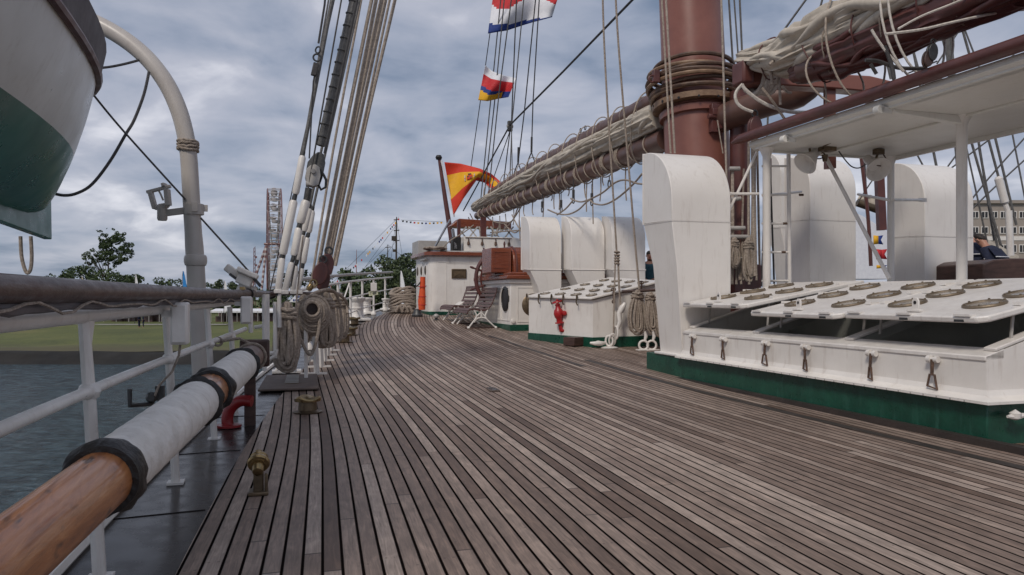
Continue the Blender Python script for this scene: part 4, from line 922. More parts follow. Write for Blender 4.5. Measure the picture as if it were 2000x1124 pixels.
# wheel
cwh = at(985, 545, 21.0); wl = thing('ship_wheel', 'large wooden steering wheel with spokes between the low house and the stern deckhouse', 'wheel', (cwh[0], cwh[1], dz(cwh[0])))
m = MB(); m.torus(cwh, .80, .055, (1, 0, 0), 48, 8); m.torus(cwh, .66, .03, (1, 0, 0), 40, 6); m.build('rim', M['trim'], wl)
MB().lathe([(0, -.1), (.16, -.1), (.18, 0), (.16, .1), (0, .1)], cwh, (1, 0, 0), 18).build('hub', M['brass'], wl)
for k in range(10):
    a = 2 * PI * k / 10 + .31; u = Vector((0, math.cos(a), math.sin(a)))
    m = MB(); cc = Vector(cwh); m.tube([cc + u * q for q in (.12, .45, .80, .88, .95, 1.02)], [.03, .035, .03, .022, .034, .02], 8); m.build('spoke', M['trim'], wl)
MB().box((cwh[0] + .35, cwh[1], cwh[2] - .35), (.5, .35, 1.3)).build('pedestal', M['bronze'], wl, bevel=.03)
m = MB(); a = at(940, 508, 21.6); m.prism([(a[0], a[1], a[2]), (a[0], a[1] + 1.2, a[2]), (a[0], a[1] + 1.2, a[2] - .85), (a[0], a[1] + .05, a[2] - .75)], (.05, 0, 0)); m.build('wheel_guard', M['bronze'], wl)
# benches
g = gnd(975, 641)
def make_bench(pos):
    s0, t0, z0 = pos; b = thing('deck_bench', '', 'bench', pos, 'slatted benches beside the low white house'); Lb = 1.5
    # profile in (t, z), t negative = outboard (front of the seat)
    prof = [(.10, 1.02), (.085, .94), (.04, .82), (-.01, .68), (-.07, .57), (-.15, .495), (-.25, .465), (-.36, .47), (-.47, .49), (-.57, .49), (-.65, .45), (-.68, .38)]
    pc = cat([(0, a, c_) for a, c_ in prof], 3)
    for part, r0, r1 in (('backrest', 0, 15), ('seat', 15, len(pc))):
        m = MB(); seg_ = pc[r0:r1]; k = 0; acc = 0
        for i in range(len(seg_) - 1):
            acc += (seg_[i + 1] - seg_[i]).length
        n = max(3, int(acc / .080)); 
        for j in range(n):
            f = (j + .5) / n * (len(seg_) - 1); i = min(int(f), len(seg_) - 2); p_ = seg_[i].lerp(seg_[i + 1], f - i); d_ = (seg_[i + 1] - seg_[i]).normalized()
            a = Vector((s0, t0 + p_.y, z0 + p_.z)); m.beam(a, a + Vector((Lb, 0, 0)), .067, .024, up=Vector((0, -d_.z, d_.y)))
        m.build(part, M['bench'], b, bevel=.004)
    for e_ in (0.02, Lb - .05):
        m = MB(); se = s0 + e_; m.tube([(se, t0 + p_.y + (.0), z0 + p_.z - .022) for p_ in pc], .018, 6); lab(m.build('end_strip', M['trim'], b), None)
        m = MB()
        for l in ([(-.14, .46), (-.20, .28), (-.04, .11), (.06, .02)], [(-.50, .46), (-.43, .30), (-.56, .11), (-.63, .02)], [(-.50, .15), (-.42, .24), (-.30, .265), (-.19, .24), (-.08, .14)], [(-.2, .29), (-.31, .38), (-.43, .30)], [(-.31, .265), (-.31, .46)]):
            m.tube(cat([(se, t0 + a, z0 + c_) for a, c_ in l], 4), .020, 7)
        for a in (.07, -.64): m.lathe([(0, 0), (.045, 0), (.045, .02), (.02, .05)], (se, t0 + a, z0), n=10)
        m.build('leg_frame', M['white2'], b)
        m = MB(); m.box((se, t0 - .28, z0 + .012), (.06, .88, .024)); m.build('foot_board', M['darkwood'], b)
    return b
b1 = make_bench((g[0] - .05, g[1] - .17, g[2])); b1['label'] = 'nearer slatted bench on white iron legs beside the low white house'
b2 = copy_tree(b1, (g[0] + 1.52, g[1] - .22, dz(g[0] + 1.5)), label='farther slatted bench with white iron legs, half behind the nearer one')
c = at(907, 590, 21.9); m = MB(); m.prism([(c[0], c[1] - .18, c[2] - .2), (c[0], c[1] + .3, c[2] - .4), (c[0], c[1] + .3, c[2] + .05), (c[0], c[1] - .05, c[2] - .0), (c[0], c[1] - .18, c[2] - .08)], (.5, 0, 0))
tag(m.build('deck_locker', M['white'], bevel=.02), 'small white locker behind the backs of the benches by the deckhouse', 'locker')

# ================================================================ COWL VENTS
def vent(name_lb, s0, t0, Wd, D, zr, ztop, zseam, zbase, tin, din, flange=True, rim=False, grp='white cowl ventilators', rad=None, mt='cowl'):
    """s0 forward face, t0 starboard side of the hood"""
    o = thing('cowl_vent', name_lb, 'ventilator', (s0 + D / 2, t0 + Wd / 2, zbase), grp)
    rad = rad or min(D * .93, ztop - zseam - .1); rv = ztop - zr if False else rad
    prof = [(s0, zseam)]
    for k in range(15):
        a = PI / 2 * k / 14; prof.append((s0 + rad * (1 - math.cos(a)), ztop - rad + rad * math.sin(a)))
    prof += [(s0 + D, ztop), (s0 + D, zseam + .03)]
    m = MB(); m.prism([(a, t0, b_) for a, b_ in prof], (0, Wd, 0)); m.build('hood', M[mt], o, bevel=.010)
    # mouth: flat panel, darker colour standing in for the shaded opening; rolled edge
    m = MB(); m.box2((s0 + D - .01, t0 + .06, zseam + .12), (s0 + D + .004, t0 + Wd - .06, ztop - .08)); m.build('mouth', M['interior'], o)
    m = MB(); a = (s0 + D + .012); m.tube([(a, t0, zseam + .03), (a, t0, ztop), (a, t0 + Wd, ztop), (a, t0 + Wd, zseam + .03)], .014, 6, closed=True); m.build('rolled_edge', M[mt], o)
    up = [(s0, t0, zseam), (s0, t0 + Wd, zseam), (s0 + D, t0 + Wd, zseam + .03), (s0 + D, t0, zseam + .03)]
    md = [(s0, t0 + tin * .45, zseam - (zseam - zbase) * .32), (s0, t0 + Wd, zseam - (zseam - zbase) * .32), (s0 + D - din * .75, t0 + Wd, zseam - (zseam - zbase) * .32), (s0 + D - din * .75, t0 + tin * .45, zseam - (zseam - zbase) * .32)]
    lo = [(s0, t0 + tin, zbase + .01), (s0, t0 + Wd, zbase + .01), (s0 + D - din, t0 + Wd, zbase + .01), (s0 + D - din, t0 + tin, zbase + .01)]
    m = MB(); m.loft([up, md, lo]); m.build('duct', M[mt], o, smooth=20, bevel=.008)
    m = MB()
    for q in range(int(Wd / .09)): m.lathe([(0, 0), (.007, 0), (.006, .004), (0, .005)], (s0 + .001, t0 + .05 + .09 * q, zseam + .035), (-1, 0, 0), 6)
    for q in range(int(D / .09)): m.lathe([(0, 0), (.007, 0), (.006, .004), (0, .005)], (s0 + .05 + .09 * q, t0 + .001, zseam + .035), (0, -1, 0), 6)
    m.build('rivets', M[mt], o)
    m = MB(); m.tube([(s0 - .003, t0 - .003, zseam), (s0 - .003, t0 + Wd + .003, zseam), (s0 + D, t0 + Wd + .003, zseam + .02), (s0 + D, t0 - .003, zseam + .02)], .016 if rim else .004, 6, closed=True); m.build('rim' if rim else 'weld_seam', M[mt], o)
    if flange:
        m = MB(); m.box2((s0 - .07, t0 + tin - .07, zbase - .015), (s0 + D - din + .07, t0 + Wd + .07, zbase + .02)); m.build('base_flange', M[mt], o, bevel=.01)
    return o
vent('largest white cowl vent beside the mast, standing on the green hatch plinth', 9.73, 5.34, .955, .88, 0, 3.37, 2.275, .36, .17, .22)
for i, (lb, px, Y0) in enumerate((('leftmost of the three low white cowl vents behind the small portholed skylight', 1035, 18.3), ('middle one of the three low white cowl vents in a row', 1116, 18.2), ('rightmost of the three low white cowl vents, partly behind two hanging ropes', 1196, 18.1))):
    p = at(px, 527, Y0)
    vent(lb, p[0], p[1], (.80, .86, .86)[i], (.66, .62, .58)[i], 0, CH + 157 / F * (Y0 + .5), CH + 53 / F * Y0, dz(p[0]) + .3, .42, .15, flange=False, rim=True, rad=.55)
p = at(1582, 545, 14.5); vent('cowl vent with a broad shaded front, behind the diagonal rod under the awning roof', p[0], p[1], 1.05, .74, 0, CH + 272 / F * 15.1, CH + 150 / F * 14.5, dz(p[0]) + 1.15, .0, .0)
m = MB(); m.box2((p[0] - .3, p[1] - 1.0, 0), (p[0] + 1.6, p[1] + 1.5, dz(p[0]) + 1.13)); tag(m.build('vent_casing', M['white'], bevel=.02), 'white casing box carrying the shaded cowl vents under the awning roof', 'casing')
p = at(1525, 545, 16.6); vent('narrow white cowl vent seen behind the steel ladder', p[0], p[1], .60, .55, 0, CH + 280 / F * 17, CH + 135 / F * 16.6, dz(p[0]) + 1.15, .20, .15, flange=False, grp=None)
p = at(1806, 545, 13.0); vent('tall white cowl vent farthest right, its dark side facing the photographer', p[0], p[1], 1.06, .80, 0, CH + 260 / F * 13.7, CH + 118 / F * 13.0, dz(p[0]) + .5, .0, .0, flange=False)

# ================================================================ SMALL SKYLIGHT HATCH
A = Vector(gnd(1033, 663)); Bp = Vector(gnd(1158, 679)); zA = CH - (581 - 580) / F * at(0, 0, 16.9)[0] * 0; YA = W(A)[1]; YB = W(Bp)[1]
zAt = CH - (583 - 580) / F * YA; zBt = CH - (587 - 580) / F * YB
dirb = Vector((0, 1, 0)); Cq = Bp + dirb * 1.45; zC = zBt + .235 * 1.45; Dq = Vector((A.x + .6, Cq.y, A.z)); zD = zAt + .20 * (Dq.y - A.y)
sm = thing('skylight_hatch', 'white skylight hatch with rows of portholes in its sloping lid behind the red hydrant', 'hatch', A.lerp(Bp, .5))
def V(p, z): return (p.x, p.y, z)
E1 = Vector((Bp.x, Cq.y + 1.6, Bp.z)); E2 = Vector((A.x + .6, Cq.y + 1.6, Bp.z))
m = MB(); loA = A.z + .13
m.add([V(A, loA), V(Bp, loA - .02), V(Cq, loA), V(Dq, loA), V(A, zAt), V(Bp, zBt), V(Cq, zC), V(Dq, zD), V(E1, loA), V(E2, loA), V(E1, zBt + .1), V(E2, zBt + .1)],
      [(0, 1, 5, 4), (1, 2, 6, 5), (3, 0, 4, 7), (4, 5, 6, 7), (2, 8, 10, 6), (8, 9, 11, 10), (9, 3, 7, 11), (6, 10, 11, 7)]); m.build('wall', M['white'], sm)
m = MB(); o_ = .02
m.add([(A.x, A.y - o_, -.1), (Bp.x - o_, Bp.y - o_, -.1), (Cq.x - o_, Cq.y, -.1), V(Dq, -.1), (A.x, A.y - o_, loA + .01), (Bp.x - o_, Bp.y - o_, loA - .01), (Cq.x - o_, Cq.y, loA + .01), V(Dq, loA + .01)], [(0, 1, 5, 4), (1, 2, 6, 5), (3, 0, 4, 7), (4, 5, 6, 7)]); m.build('plinth', M['green'], sm)
lid = MB(); q = [Vector(V(A, zAt + .01)) + Vector((.03, -.06, 0)), Vector(V(Bp, zBt + .01)) + Vector((-.06, -.06, 0)), Vector(V(Cq, zC + .01)) + Vector((-.06, 0, 0)), Vector(V(Dq, zD + .01))]
lid.prism(q, (0, 0, .045)); ld = lid.build('lid', M['white2'], sm, bevel=.012)
def ring_on(m, m2, c, nrm, r, sdir=None):
    m.lathe([(r * .80, -.002), (r * 1.0, 0), (r * 1.02, r * .06), (r * .97, r * .12), (r * .86, r * .13), (r * .80, r * .08), (r * .76, .004)], c, nrm, 26)
    for q in range(6):
        a = 2 * PI * q / 6 + .3; u = nrm.orthogonal().normalized(); w_ = nrm.cross(u); m.lathe([(0, 0), (r * .07, 0), (r * .06, .010), (0, .012)], c + (u * math.cos(a) + w_ * math.sin(a)) * r * .91 + nrm * r * .12, nrm, 6)
    m2.lathe([(0, .004), (r * .8, .004), (r * .8, .010), (0, .012)], c, nrm, 22)
    return
def bl(q, u, v): return q[0].lerp(q[1], u).lerp(q[3].lerp(q[2], u), v)
nrm = (q[1] - q[0]).cross(q[3] - q[0]).normalized();  nrm = -nrm if nrm.z < 0 else nrm
for v in (.12, .36, .60, .84):
    for u in (.15, .40, .65, .88):
        m = MB(); m2 = MB(); ring_on(m, m2, bl(q, u, v) + Vector((0, 0, .045)), nrm, .115); k = m.build('porthole', M['portring'], ld); m2.build('glass', M['portglass'], ld)
        k['label'] = 'brass porthole ring'
for u in (.02, .22, .42, .6, .8): 
    a = q[0].lerp(q[1], u); m = MB(); m.tube([a + Vector((-.02, -.02, .07)), a + Vector((-.03, -.03, -.06)), a + Vector((-.02, 0, -.12))], .014, 6); m.torus(a + Vector((-.02, -.01, .06)), .03, .010, (0, 1, 0), 10); m.build('clamp', M['bronze'], sm)
for v in (.3, .7):
    a = q[1].lerp(q[2], v); m = MB(); m.tube([a + Vector((-.04, 0, .12)), a + Vector((-.04, 0, -.16))], .016, 6); m.torus(a + Vector((-.04, 0, .10)), .05, .010, (1, 0, 0), 12, sy=.6); m.torus(a + Vector((-.04, 0, -.14)), .03, .010, (1, 0, 0), 12); m.build('clamp', M['rust'], sm)
# hydrant
p = at(1096, 640, 15.75); hy = thing('fire_hydrant', 'red fire hydrant valve with a handwheel on the side of the small skylight hatch', 'hydrant', at(1105, 660, 15.75))
X0 = lambda x, y: Vector(at(x, y, 15.72))
m = MB(); m.tube([X0(1094, 634), X0(1096, 646), X0(1104, 646), X0(1113, 645)], .045, 12); m.lathe([(0, -.03), (.08, -.03), (.08, .03), (0, .03)], X0(1112, 642), (-.3, 1, .2), 16); m.build('outlet_pipe', M['red'], hy)
m = MB(); c = X0(1093, 629); m.lathe([(0, -.03), (.095, -.03), (.095, -.005), (.06, 0), (.06, .06), (.09, .10), (.105, .17), (.09, .24), (.055, .28), (.045, .33), (.06, .34), (.06, .36), (.03, .37), (.025, .46), (0, .47)], c, (0, -.12, 1), 20); m.build('valve_body', M['red'], hy)
m = MB(); m.lathe([(0, -.02), (.055, 0), (.04, .05), (0, .06)], X0(1099, 612) + Vector((-.10, 0, 0)), (-1, -.3, 0), 14); m.build('side_cap', M['red'], hy)
m = MB(); c2 = X0(1088, 590); m.torus(c2, .095, .016, (0, -.3, 1), 22); m.tube([c2 + Vector((0, -.09, -.02)), c2 + Vector((0, .09, .02))], .012, 6); m.tube([c2 + Vector((-.09, 0, 0)), c2 + Vector((.09, 0, 0))], .012, 6); m.build('handwheel', M['red'], hy)
m = MB(); g = gnd(1122, 677); m.box((g[0] + .05, g[1] - .0, g[2] + .10), (.30, .28, .17), Matrix.Rotation(R(-25), 3, 'Z')); tag(m.build('drip_box', M['darkwood'], bevel=.01), 'brown drip box at the deck below the red fire hydrant', 'box')
g = gnd(1168, 680); m = MB(); c = (g[0] - .0, g[1], g[2] + .09); m.lathe([(0, -.05), (.05, -.03), (.055, .02), (0, .07)], c, (-1, 0, 0), 12); m.tube([(c[0], c[1] - .17, c[2] + .01), (c[0] - .03, c[1] - .08, c[2]), (c[0] - .05, c[1], c[2]), (c[0] - .03, c[1] + .08, c[2]), (c[0], c[1] + .17, c[2] + .01)], [.02, .04, .05, .04, .02], 8)
tag(m.build('cleat', M['white2']), 'small white cleat at the foot of the small skylight hatch', 'cleat')
# turnbuckle and chain
g = gnd(1190, 680); ch = thing('chain_hook', 'white chain and hook rising from a ring plate left of the hanging coils', 'chain', g)
YY = W(Vector(g))[1]; K = lambda x, y, d=0: Vector(at(x, y, YY + d))
MB().lathe([(0, 0), (.17, 0), (.17, .015), (.10, .03), (0, .03)], g, n=18).build('ring_plate', M['white2'], ch)
m = MB(); m.torus(K(1190, 666), .10, .022, (.6, .4, 0), 18, 7, sx=.7); m.build('ring', M['white2'], ch)
for (x, y, ax_) in ((1196, 664, (1, .2, .4)), (1203, 650, (.3, 1, 0))): m = MB(); m.torus(K(x, y), .11, .022, ax_, 18, 7, sx=.55, sy=1.1); m.build('link', M['white2'], ch)
m = MB(); m.tube([K(1206, 644), K(1211, 628), K(1209, 612), K(1216, 600), K(1221, 592)], [.03, .045, .05, .06, .03], 10); m.build('hook', M['white2'], ch)
m = MB(); m.torus(K(1214, 605), .05, .02, (1, 0, 0), 14); m.build('eye', M['white2'], ch)
# hanging ropes R1, R2
m = MB(); m.tube(cat([K(1176, -60), K(1179, 60), K(1186, 200), K(1195, 340), K(1203, 470), K(1205, 500)], 4), .019, 8); m.tube([K(1202, 500), K(1200, 570), K(1198, 652)], .015, 7); m.tube([K(1207, 500), K(1209, 560), K(1212, 598)], .020, 7)
tag(m.build('hanging_rope', M['ropegrey']), 'left one of two long ropes before the low cowl vents, knotted at its middle', 'rope')
m = MB(); kk = K(1205, 505)
for i in range(5): m.torus(kk + Vector((0, 0, -.10 + .055 * i)), .045, .018, (.15 * math.sin(i * 2.1), .2 * math.cos(i * 1.7), 1), 12, 6)
tag(m.build('rope_knot', M['ropegrey']), 'knot of turns binding the left hanging rope', 'knot')
m = MB(); m.tube(cat([K(1200, -60), K(1206, 60), K(1217, 200), K(1229, 340), K(1240, 470), K(1250, 580)], 4), .020, 8)
tag(m.build('hanging_rope', M['ropegrey']), 'right one of two long ropes before the low cowl vents, ending in a coil', 'rope')
G2 = 'rope coils at the end of the small skylight hatch'
for px, py, w_, h_, n_, sd, lb in ((1245, 568, .42, .88, 11, 21, 'left rope coil hanging at the end of the small skylight hatch'), (1270, 572, .30, .82, 9, 22, 'middle rope coil hanging at the end of the small skylight hatch'), (1286, 610, .20, .50, 5, 23, 'small rope coil half hidden by the largest cowl vent')):
    m = MB(); coil(m, K(px, py, -.2), w_, h_, n_, .021, .1, .09, .06, sd); tag(m.build('rope_coil', M['ropegrey']), lb, 'rope coil', G2)
for x, lb in ((1257, 'left white shackle on the deck below the hanging coils'), (1273, 'right white shackle on the deck below the hanging coils')):
    g = gnd(x, 685); o = thing('deck_shackle', lb, 'shackle', g, 'white shackles under the coils')
    MB().box((g[0], g[1], g[2] + .012), (.16, .26, .024)).build('base_plate', M['white2'], o, bevel=.006)
    m = MB(); m.torus((g[0], g[1], g[2] + .10), .085, .022, (1, .4, 0), 18, 7); m.tube([(g[0], g[1] + .02, g[2] + .16), (g[0], g[1] + .05, g[2] + .27), (g[0], g[1] + .03, g[2] + .36)], [.02, .035, .02], 8); m.build('shackle_bow', M['white2'], o)
# crossbar that the coils hang on
m = MB(); m.tube([K(1215, 570, -.1), K(1300, 566, -.1)], .03, 8); tag(m.build('pin_bar', M['darkwood']), 'dark bar carrying the coils at the end of the small skylight hatch', 'bar')

# ================================================================ LARGE HATCH
s1, s2 = 4.83, 9.70; tS, tM, tP = 5.5, 7.25, 9.0; zc, SL = .72, .285; zrid = zc + SL * (tM - tS)
ht = thing('deck_hatch', 'large white skylight hatch on a green plinth with three raised portholed lids', 'hatch', (7.2, tS, 0))
m = MB(); m.box2((s1 - .04, tS - .04, -.05), (10.75, tP + .04, .35)); m.build('plinth', M['green'], ht, bevel=.012)
m = MB()   # flared flange
def frame(off, z): return [(s1 - off, tS - off, z), (s2 + .02, tS - off, z), (s2 + .02, tP + off, z), (s1 - off, tP + off, z)]
m.loft([frame(.12, .34), frame(.12, .362), frame(.06, .374), frame(.02, .395), frame(.0, .44)], caps=False); m.build('base_flange', M['white'], ht, smooth=30)
m = MB(); th_ = .05
m.box2((s1, tS, .36), (s2, tS + th_, zc)); m.box2((s1, tP - th_, .36), (s2, tP, zc))
for s0 in (s1, s2 - th_): m.prism([(s0, tS + th_, .36), (s0, tP - th_, .36), (s0, tP - th_, zc + .01), (s0, tM, zrid), (s0, tS + th_, zc + .01)], (th_, 0, 0))
m.build('coaming', M['white'], ht)
m = MB()    # sloping rim and dividers
m.prism([(s1, tS - .012, zc - .005), (s1, tS + .19, zc + .055), (s1, tS + .19, zc - .03), (s1, tS - .012, zc - .045)], (s2 - s1, 0, 0))
divs = [s1 + .0, 6.46, 8.06, s2 - .12]
for d0 in divs: m.beam((d0 + .06, tS + .10, zc + .045), (d0 + .06, tM, zrid + .035), .12, .03); m.beam((d0 + .06, tP - .1, zc + .045), (d0 + .06, tM, zrid + .035), .12, .03)
m.beam((s1, tM, zrid + .03), (s2, tM, zrid + .03), .14, .06)
m.build('rim', M['white2'], ht, bevel=.008)
m = MB(); m.box2((s1 + .06, tS + .06, .37), (s2 - .06, tP - .06, .40)); lab(m.build('well_floor', M['interior'], ht), 'dark grey hatch interior')
m = MB()
for a_, b_ in (((s1 + .055, tS + .055), (s2 - .055, tS + .065)), ((s1 + .055, tM - .02), (s2 - .055, tM + .0)), ((s1 + .055, tS + .055), (s1 + .065, tM)), ((s2 - .065, tS + .055), (s2 - .055, tM))): m.box2((a_[0], a_[1], .40), (b_[0], b_[1], zc - .01 if abs(a_[1] - tM) > .1 else zrid - .02))
for d0 in divs[1:3]: m.beam((d0 + .06, tS + .12, zc - .0), (d0 + .06, tM, zrid - .02), .05, .12)
m.build('well_lining', M['interior'], ht)
lids = []
def hatch_lid(sa, sb, zo, lb, lift=0):
    l_ = None
    a = Vector((sa, tS - .05, zo)); d_ = Vector((0, tM - tS + .05, zrid + .12 + lift - zo)); e_ = Vector((sb - sa, 0, 0)); L_ = d_.length; n_ = Vector((0, -d_.z, d_.y)).normalized()
    c = .07
    poly = [a + e_ * (c / e_.length), a + e_ * (1 - c / e_.length), a + e_ + d_ * (c / L_), a + e_ + d_, a + d_, a + d_ * (c / L_)]
    m = MB(); m.prism(poly, n_ * .055); l_ = lab(m.build('lid', M['white2'], ht, bevel=.014), lb)
    top = a + n_ * .057
    for v in (.26, .52, .78):
        for u in (.24, .76):
            m = MB(); m2 = MB(); ring_on(m, m2, top + e_ * u + d_ * v, n_, .175); m.build('porthole_ring', M['portring'], l_); m2.build('glass', M['portglass'], l_)
    m = MB()
    for u in (.12, .5, .88):
        m.box(top + e_ * u + d_ * .015 + Vector((0, 0, .004)), (.16, .07, .018)); 
    for v in (.3, .6, .85):
        m.box(top + e_ * .05 + d_ * v, (.06, .18, .03)); m.box(top + e_ * .95 + d_ * v, (.06, .18, .03))
    m.build('hinges', M['white2'], l_)
    m = MB(); c0 = top + e_ * .5 + d_ * .075
    m.box(c0 + Vector((0, 0, .012)), (.15, .05, .024)); m.prism([c0 + Vector((-.04, 0, .02)), c0 + Vector((.04, 0, .02)), c0 + Vector((.038, 0, .10)), c0 + Vector((.02, 0, .13)), c0 + Vector((-.02, 0, .13)), c0 + Vector((-.038, 0, .10))], (0, .018, 0)); m.build('lug', M['white2'], l_, bevel=.004)
    m = MB(); m.lathe([(0, -.004), (.016, -.004), (.016, .026), (0, .026)], c0 + Vector((0, -.001, .085)), (0, 1, 0), 10); m.build('lug_hole', M['black'], l_)
    for u in (.14, .5): MB().box(a + e_ * u + Vector((0, -.004, .02)), (.09, .02, .022)).build('clip', M['steel'], l_)
    # stays that hold the lid open
    m = MB()
    for u in (.06, .94): m.tube([(sa + (sb - sa) * u, tS + .35, zc + .1), (sa + (sb - sa) * u, tS + .38, zo + .13)], .014, 6); 
    m.build('stay', M['galv'], l_)
    return l_
hatch_lid(s1 - .02, 6.46, .98, 'nearest raised lid, with six brass portholes')
hatch_lid(6.50, 8.06, .965, 'middle raised lid')
hatch_lid(8.14, 9.68, 1.05, 'farthest raised lid, lifted a little higher', .02)
m = MB()
for (a_, b_) in ((s1, 6.45), (6.5, 8.05), (8.1, s2)):
    m.prism([(a_, tM + .08, zrid + .07), (a_, tP + .04, zc + .06), (a_, tP + .04, zc + .10), (a_, tM + .08, zrid + .11)], (b_ - a_, 0, 0))
m.build('port_side_lids', M['white2'], ht, bevel=.01)
for i, px in enumerate((1357, 1417, 1500, 1578, 1708, 1828)):
    p = att(px, 660, tS); s0 = p[0]; zl = .655; tt = tS - .03
    l_ = None; m = MB(); m.lathe([(0, -.055), (.028, -.055), (.030, -.02), (.018, -.018), (.018, .018), (.032, .02), (.034, .055), (0, .06)], (s0, tt, zl), (1, 0, 0), 12); m.box((s0 - .03, tt + .015, zl), (.014, .04, .04)); m.box((s0 + .03, tt + .015, zl), (.014, .04, .04))
    l_ = m.build('latch', M['white2'], ht)
    rx = (.02, -.01, .03, -.02, .035, .0)[i]
    m = MB(); m.tube([(s0, tt - .012, zl), (s0 + rx * .3, tt - .014, zl - .14)], .014, 8); m.build('rod', M['rust'], l_)
    wr = (.040, .034, .052, .030, .024, .052)[i]
    m = MB(); zr_ = zl - .135; m.tube([(s0 + rx * .3 - wr * .5, tt - .012, zr_), (s0 + rx * .3 + wr * .5, tt - .012, zr_), (s0 + rx * .3 + wr, tt - .012 - wr * .0, zr_ - .10), (s0 + rx * .3 - wr, tt - .012, zr_ - .12)], .011, 7, closed=True); m.build('ring', M['rust'], l_)
m = MB()
for i in range(34): m.lathe([(0, -.012), (.008, -.010), (.008, .004), (0, .005)], (s1 + .1 + i * .14, tS - .118, .352), (0, 0, 1), 6)
m.build('flange_bolts', M['galv'], ht)
m = MB(); g = at(1983, 812, 6.15); m.lathe([(0, -.03), (.04, -.02), (.045, .02), (0, .05)], g, (0, 0, 1), 12); m.tube([(g[0], g[1] - .08, g[2] - .005), (g[0], g[1], g[2] - .01), (g[0], g[1] + .12, g[2])], [.012, .03, .015], 8)
tag(m.build('cleat', M['white2']), 'white cleat on the near end of the green hatch plinth at the right edge', 'cleat')
# margin board doubling as painted contact shade at the hatch foot, plus king planks
mk = mat('dark_margin_plank_and_shade', (0.055, 0.04, 0.034), (0.025, 0.02, 0.017), 3, 0.5, bump=0.3, bscale=40)
m = MB(); m.box2((3.5, tS - .13, -.02), (10.95, tS - .045, .06)); m.box2((10.76, tS - .04, -.02), (10.86, tP, .06)); struct(m.build('margin_shade_plank', mk))
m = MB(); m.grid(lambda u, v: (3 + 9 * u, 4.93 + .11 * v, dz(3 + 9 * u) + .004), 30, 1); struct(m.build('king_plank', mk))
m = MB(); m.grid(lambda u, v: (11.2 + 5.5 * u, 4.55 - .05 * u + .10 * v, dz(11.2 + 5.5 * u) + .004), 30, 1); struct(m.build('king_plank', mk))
# ================================================================ MAST
TM = 7.1
mp = W(at(1362, 300, 14.2)); MS = S(mp)[0]; MT = S(mp)[1]
ms = thing('mast', 'thick red brown mast rising behind the largest cowl vent', 'mast', (MS - .2, MT, 0))
def mc_(z): return Vector((MS + .085 * (z - 3.8), MT, z))
MB().tube([mc_(z) for z in (0, 1, 2, 3, 4, 5, 6, 8, 10, 14)], [.60, .60, .60, .595, .59, .585, .58, .57, .56, .53], 48).build('spar', M['mast'], ms)
m = MB(); m.lathe([(.58, -.10), (.66, -.09), (.67, .02), (.62, .06), (.58, .07)], mc_(4.58), (.085, 0, 1), 40); m.build('collar', M['mast'], ms)
m = MB(); m.lathe([(.60, -.06), (.78, -.06), (.79, .04), (.70, .06), (.58, .06)], mc_(4.74), (.085, 0, 1), 40); m.build('wooden_ring', M['ringwood'], ms)
m = MB()
for k in range(14):
    a = 2 * PI * k / 14; m.lathe([(0, 0), (.022, 0), (.022, .012), (0, .014)], mc_(4.735) + Vector((math.cos(a) * .785, math.sin(a) * .785, 0)), (math.cos(a), math.sin(a), 0), 8)
m.build('ring_bolts', M['black'], ms)
rnd = random.Random(5)
G3 = 'mast hoops stacked round the mast'
for k, (dzz, rr_, mt, lb) in enumerate(((.0, .80, 'trim', 'lowest dark hoop resting on the wooden ring'), (.075, .83, 'hoop', 'second lowest hoop, brown'), (.15, .80, 'trim', 'third hoop up'), (.225, .84, 'darkwood', 'fourth hoop up, darkest'), (.30, .81, 'trim', 'fourth hoop down from the top'), (.37, .83, 'trim', 'third hoop down from the top'), (.445, .80, 'darkwood', 'second hoop down from the top'), (.56, .72, 'mahog', 'topmost hoop, tight to the mast'))):
    m = MB(); m.torus(mc_(4.86 + dzz) + Vector((rnd.uniform(-.04, .04), rnd.uniform(-.04, .04), 0)), rr_, .040, (.085 + rnd.uniform(-.05, .05), rnd.uniform(-.05, .05), 1), 44, 8)
    tag(m.build('mast_hoop', M['hoop' if k % 3 else 'ringwood']), lb + ' in the stack round the mast', 'mast hoop', G3)
# fittings on the mast
m = MB(); c = at(1395, 232, 13.6); m.box(c, (.12, .16, .5)); m.box((c[0] - .06, c[1] - .04, c[2] + .1), (.1, .1, .12)); m.box((c[0] - .06, c[1] + .06, c[2] - .12), (.1, .1, .14)); m.lathe([(0, -.15), (.05, -.15), (.05, .15), (0, .15)], (c[0] - .05, c[1], c[2] + .02), (0, 1, 0), 10); m.build('bracket', M['trim'], ms, bevel=.01)
m = MB(); c = at(1281, 150, 13.8); m.box(c, (.1, .12, .22)); m.torus((c[0], c[1] - .08, c[2] - .05), .06, .02, (1, 0, 0), 12); m.build('eye_fitting', M['trim'], ms, bevel=.01)
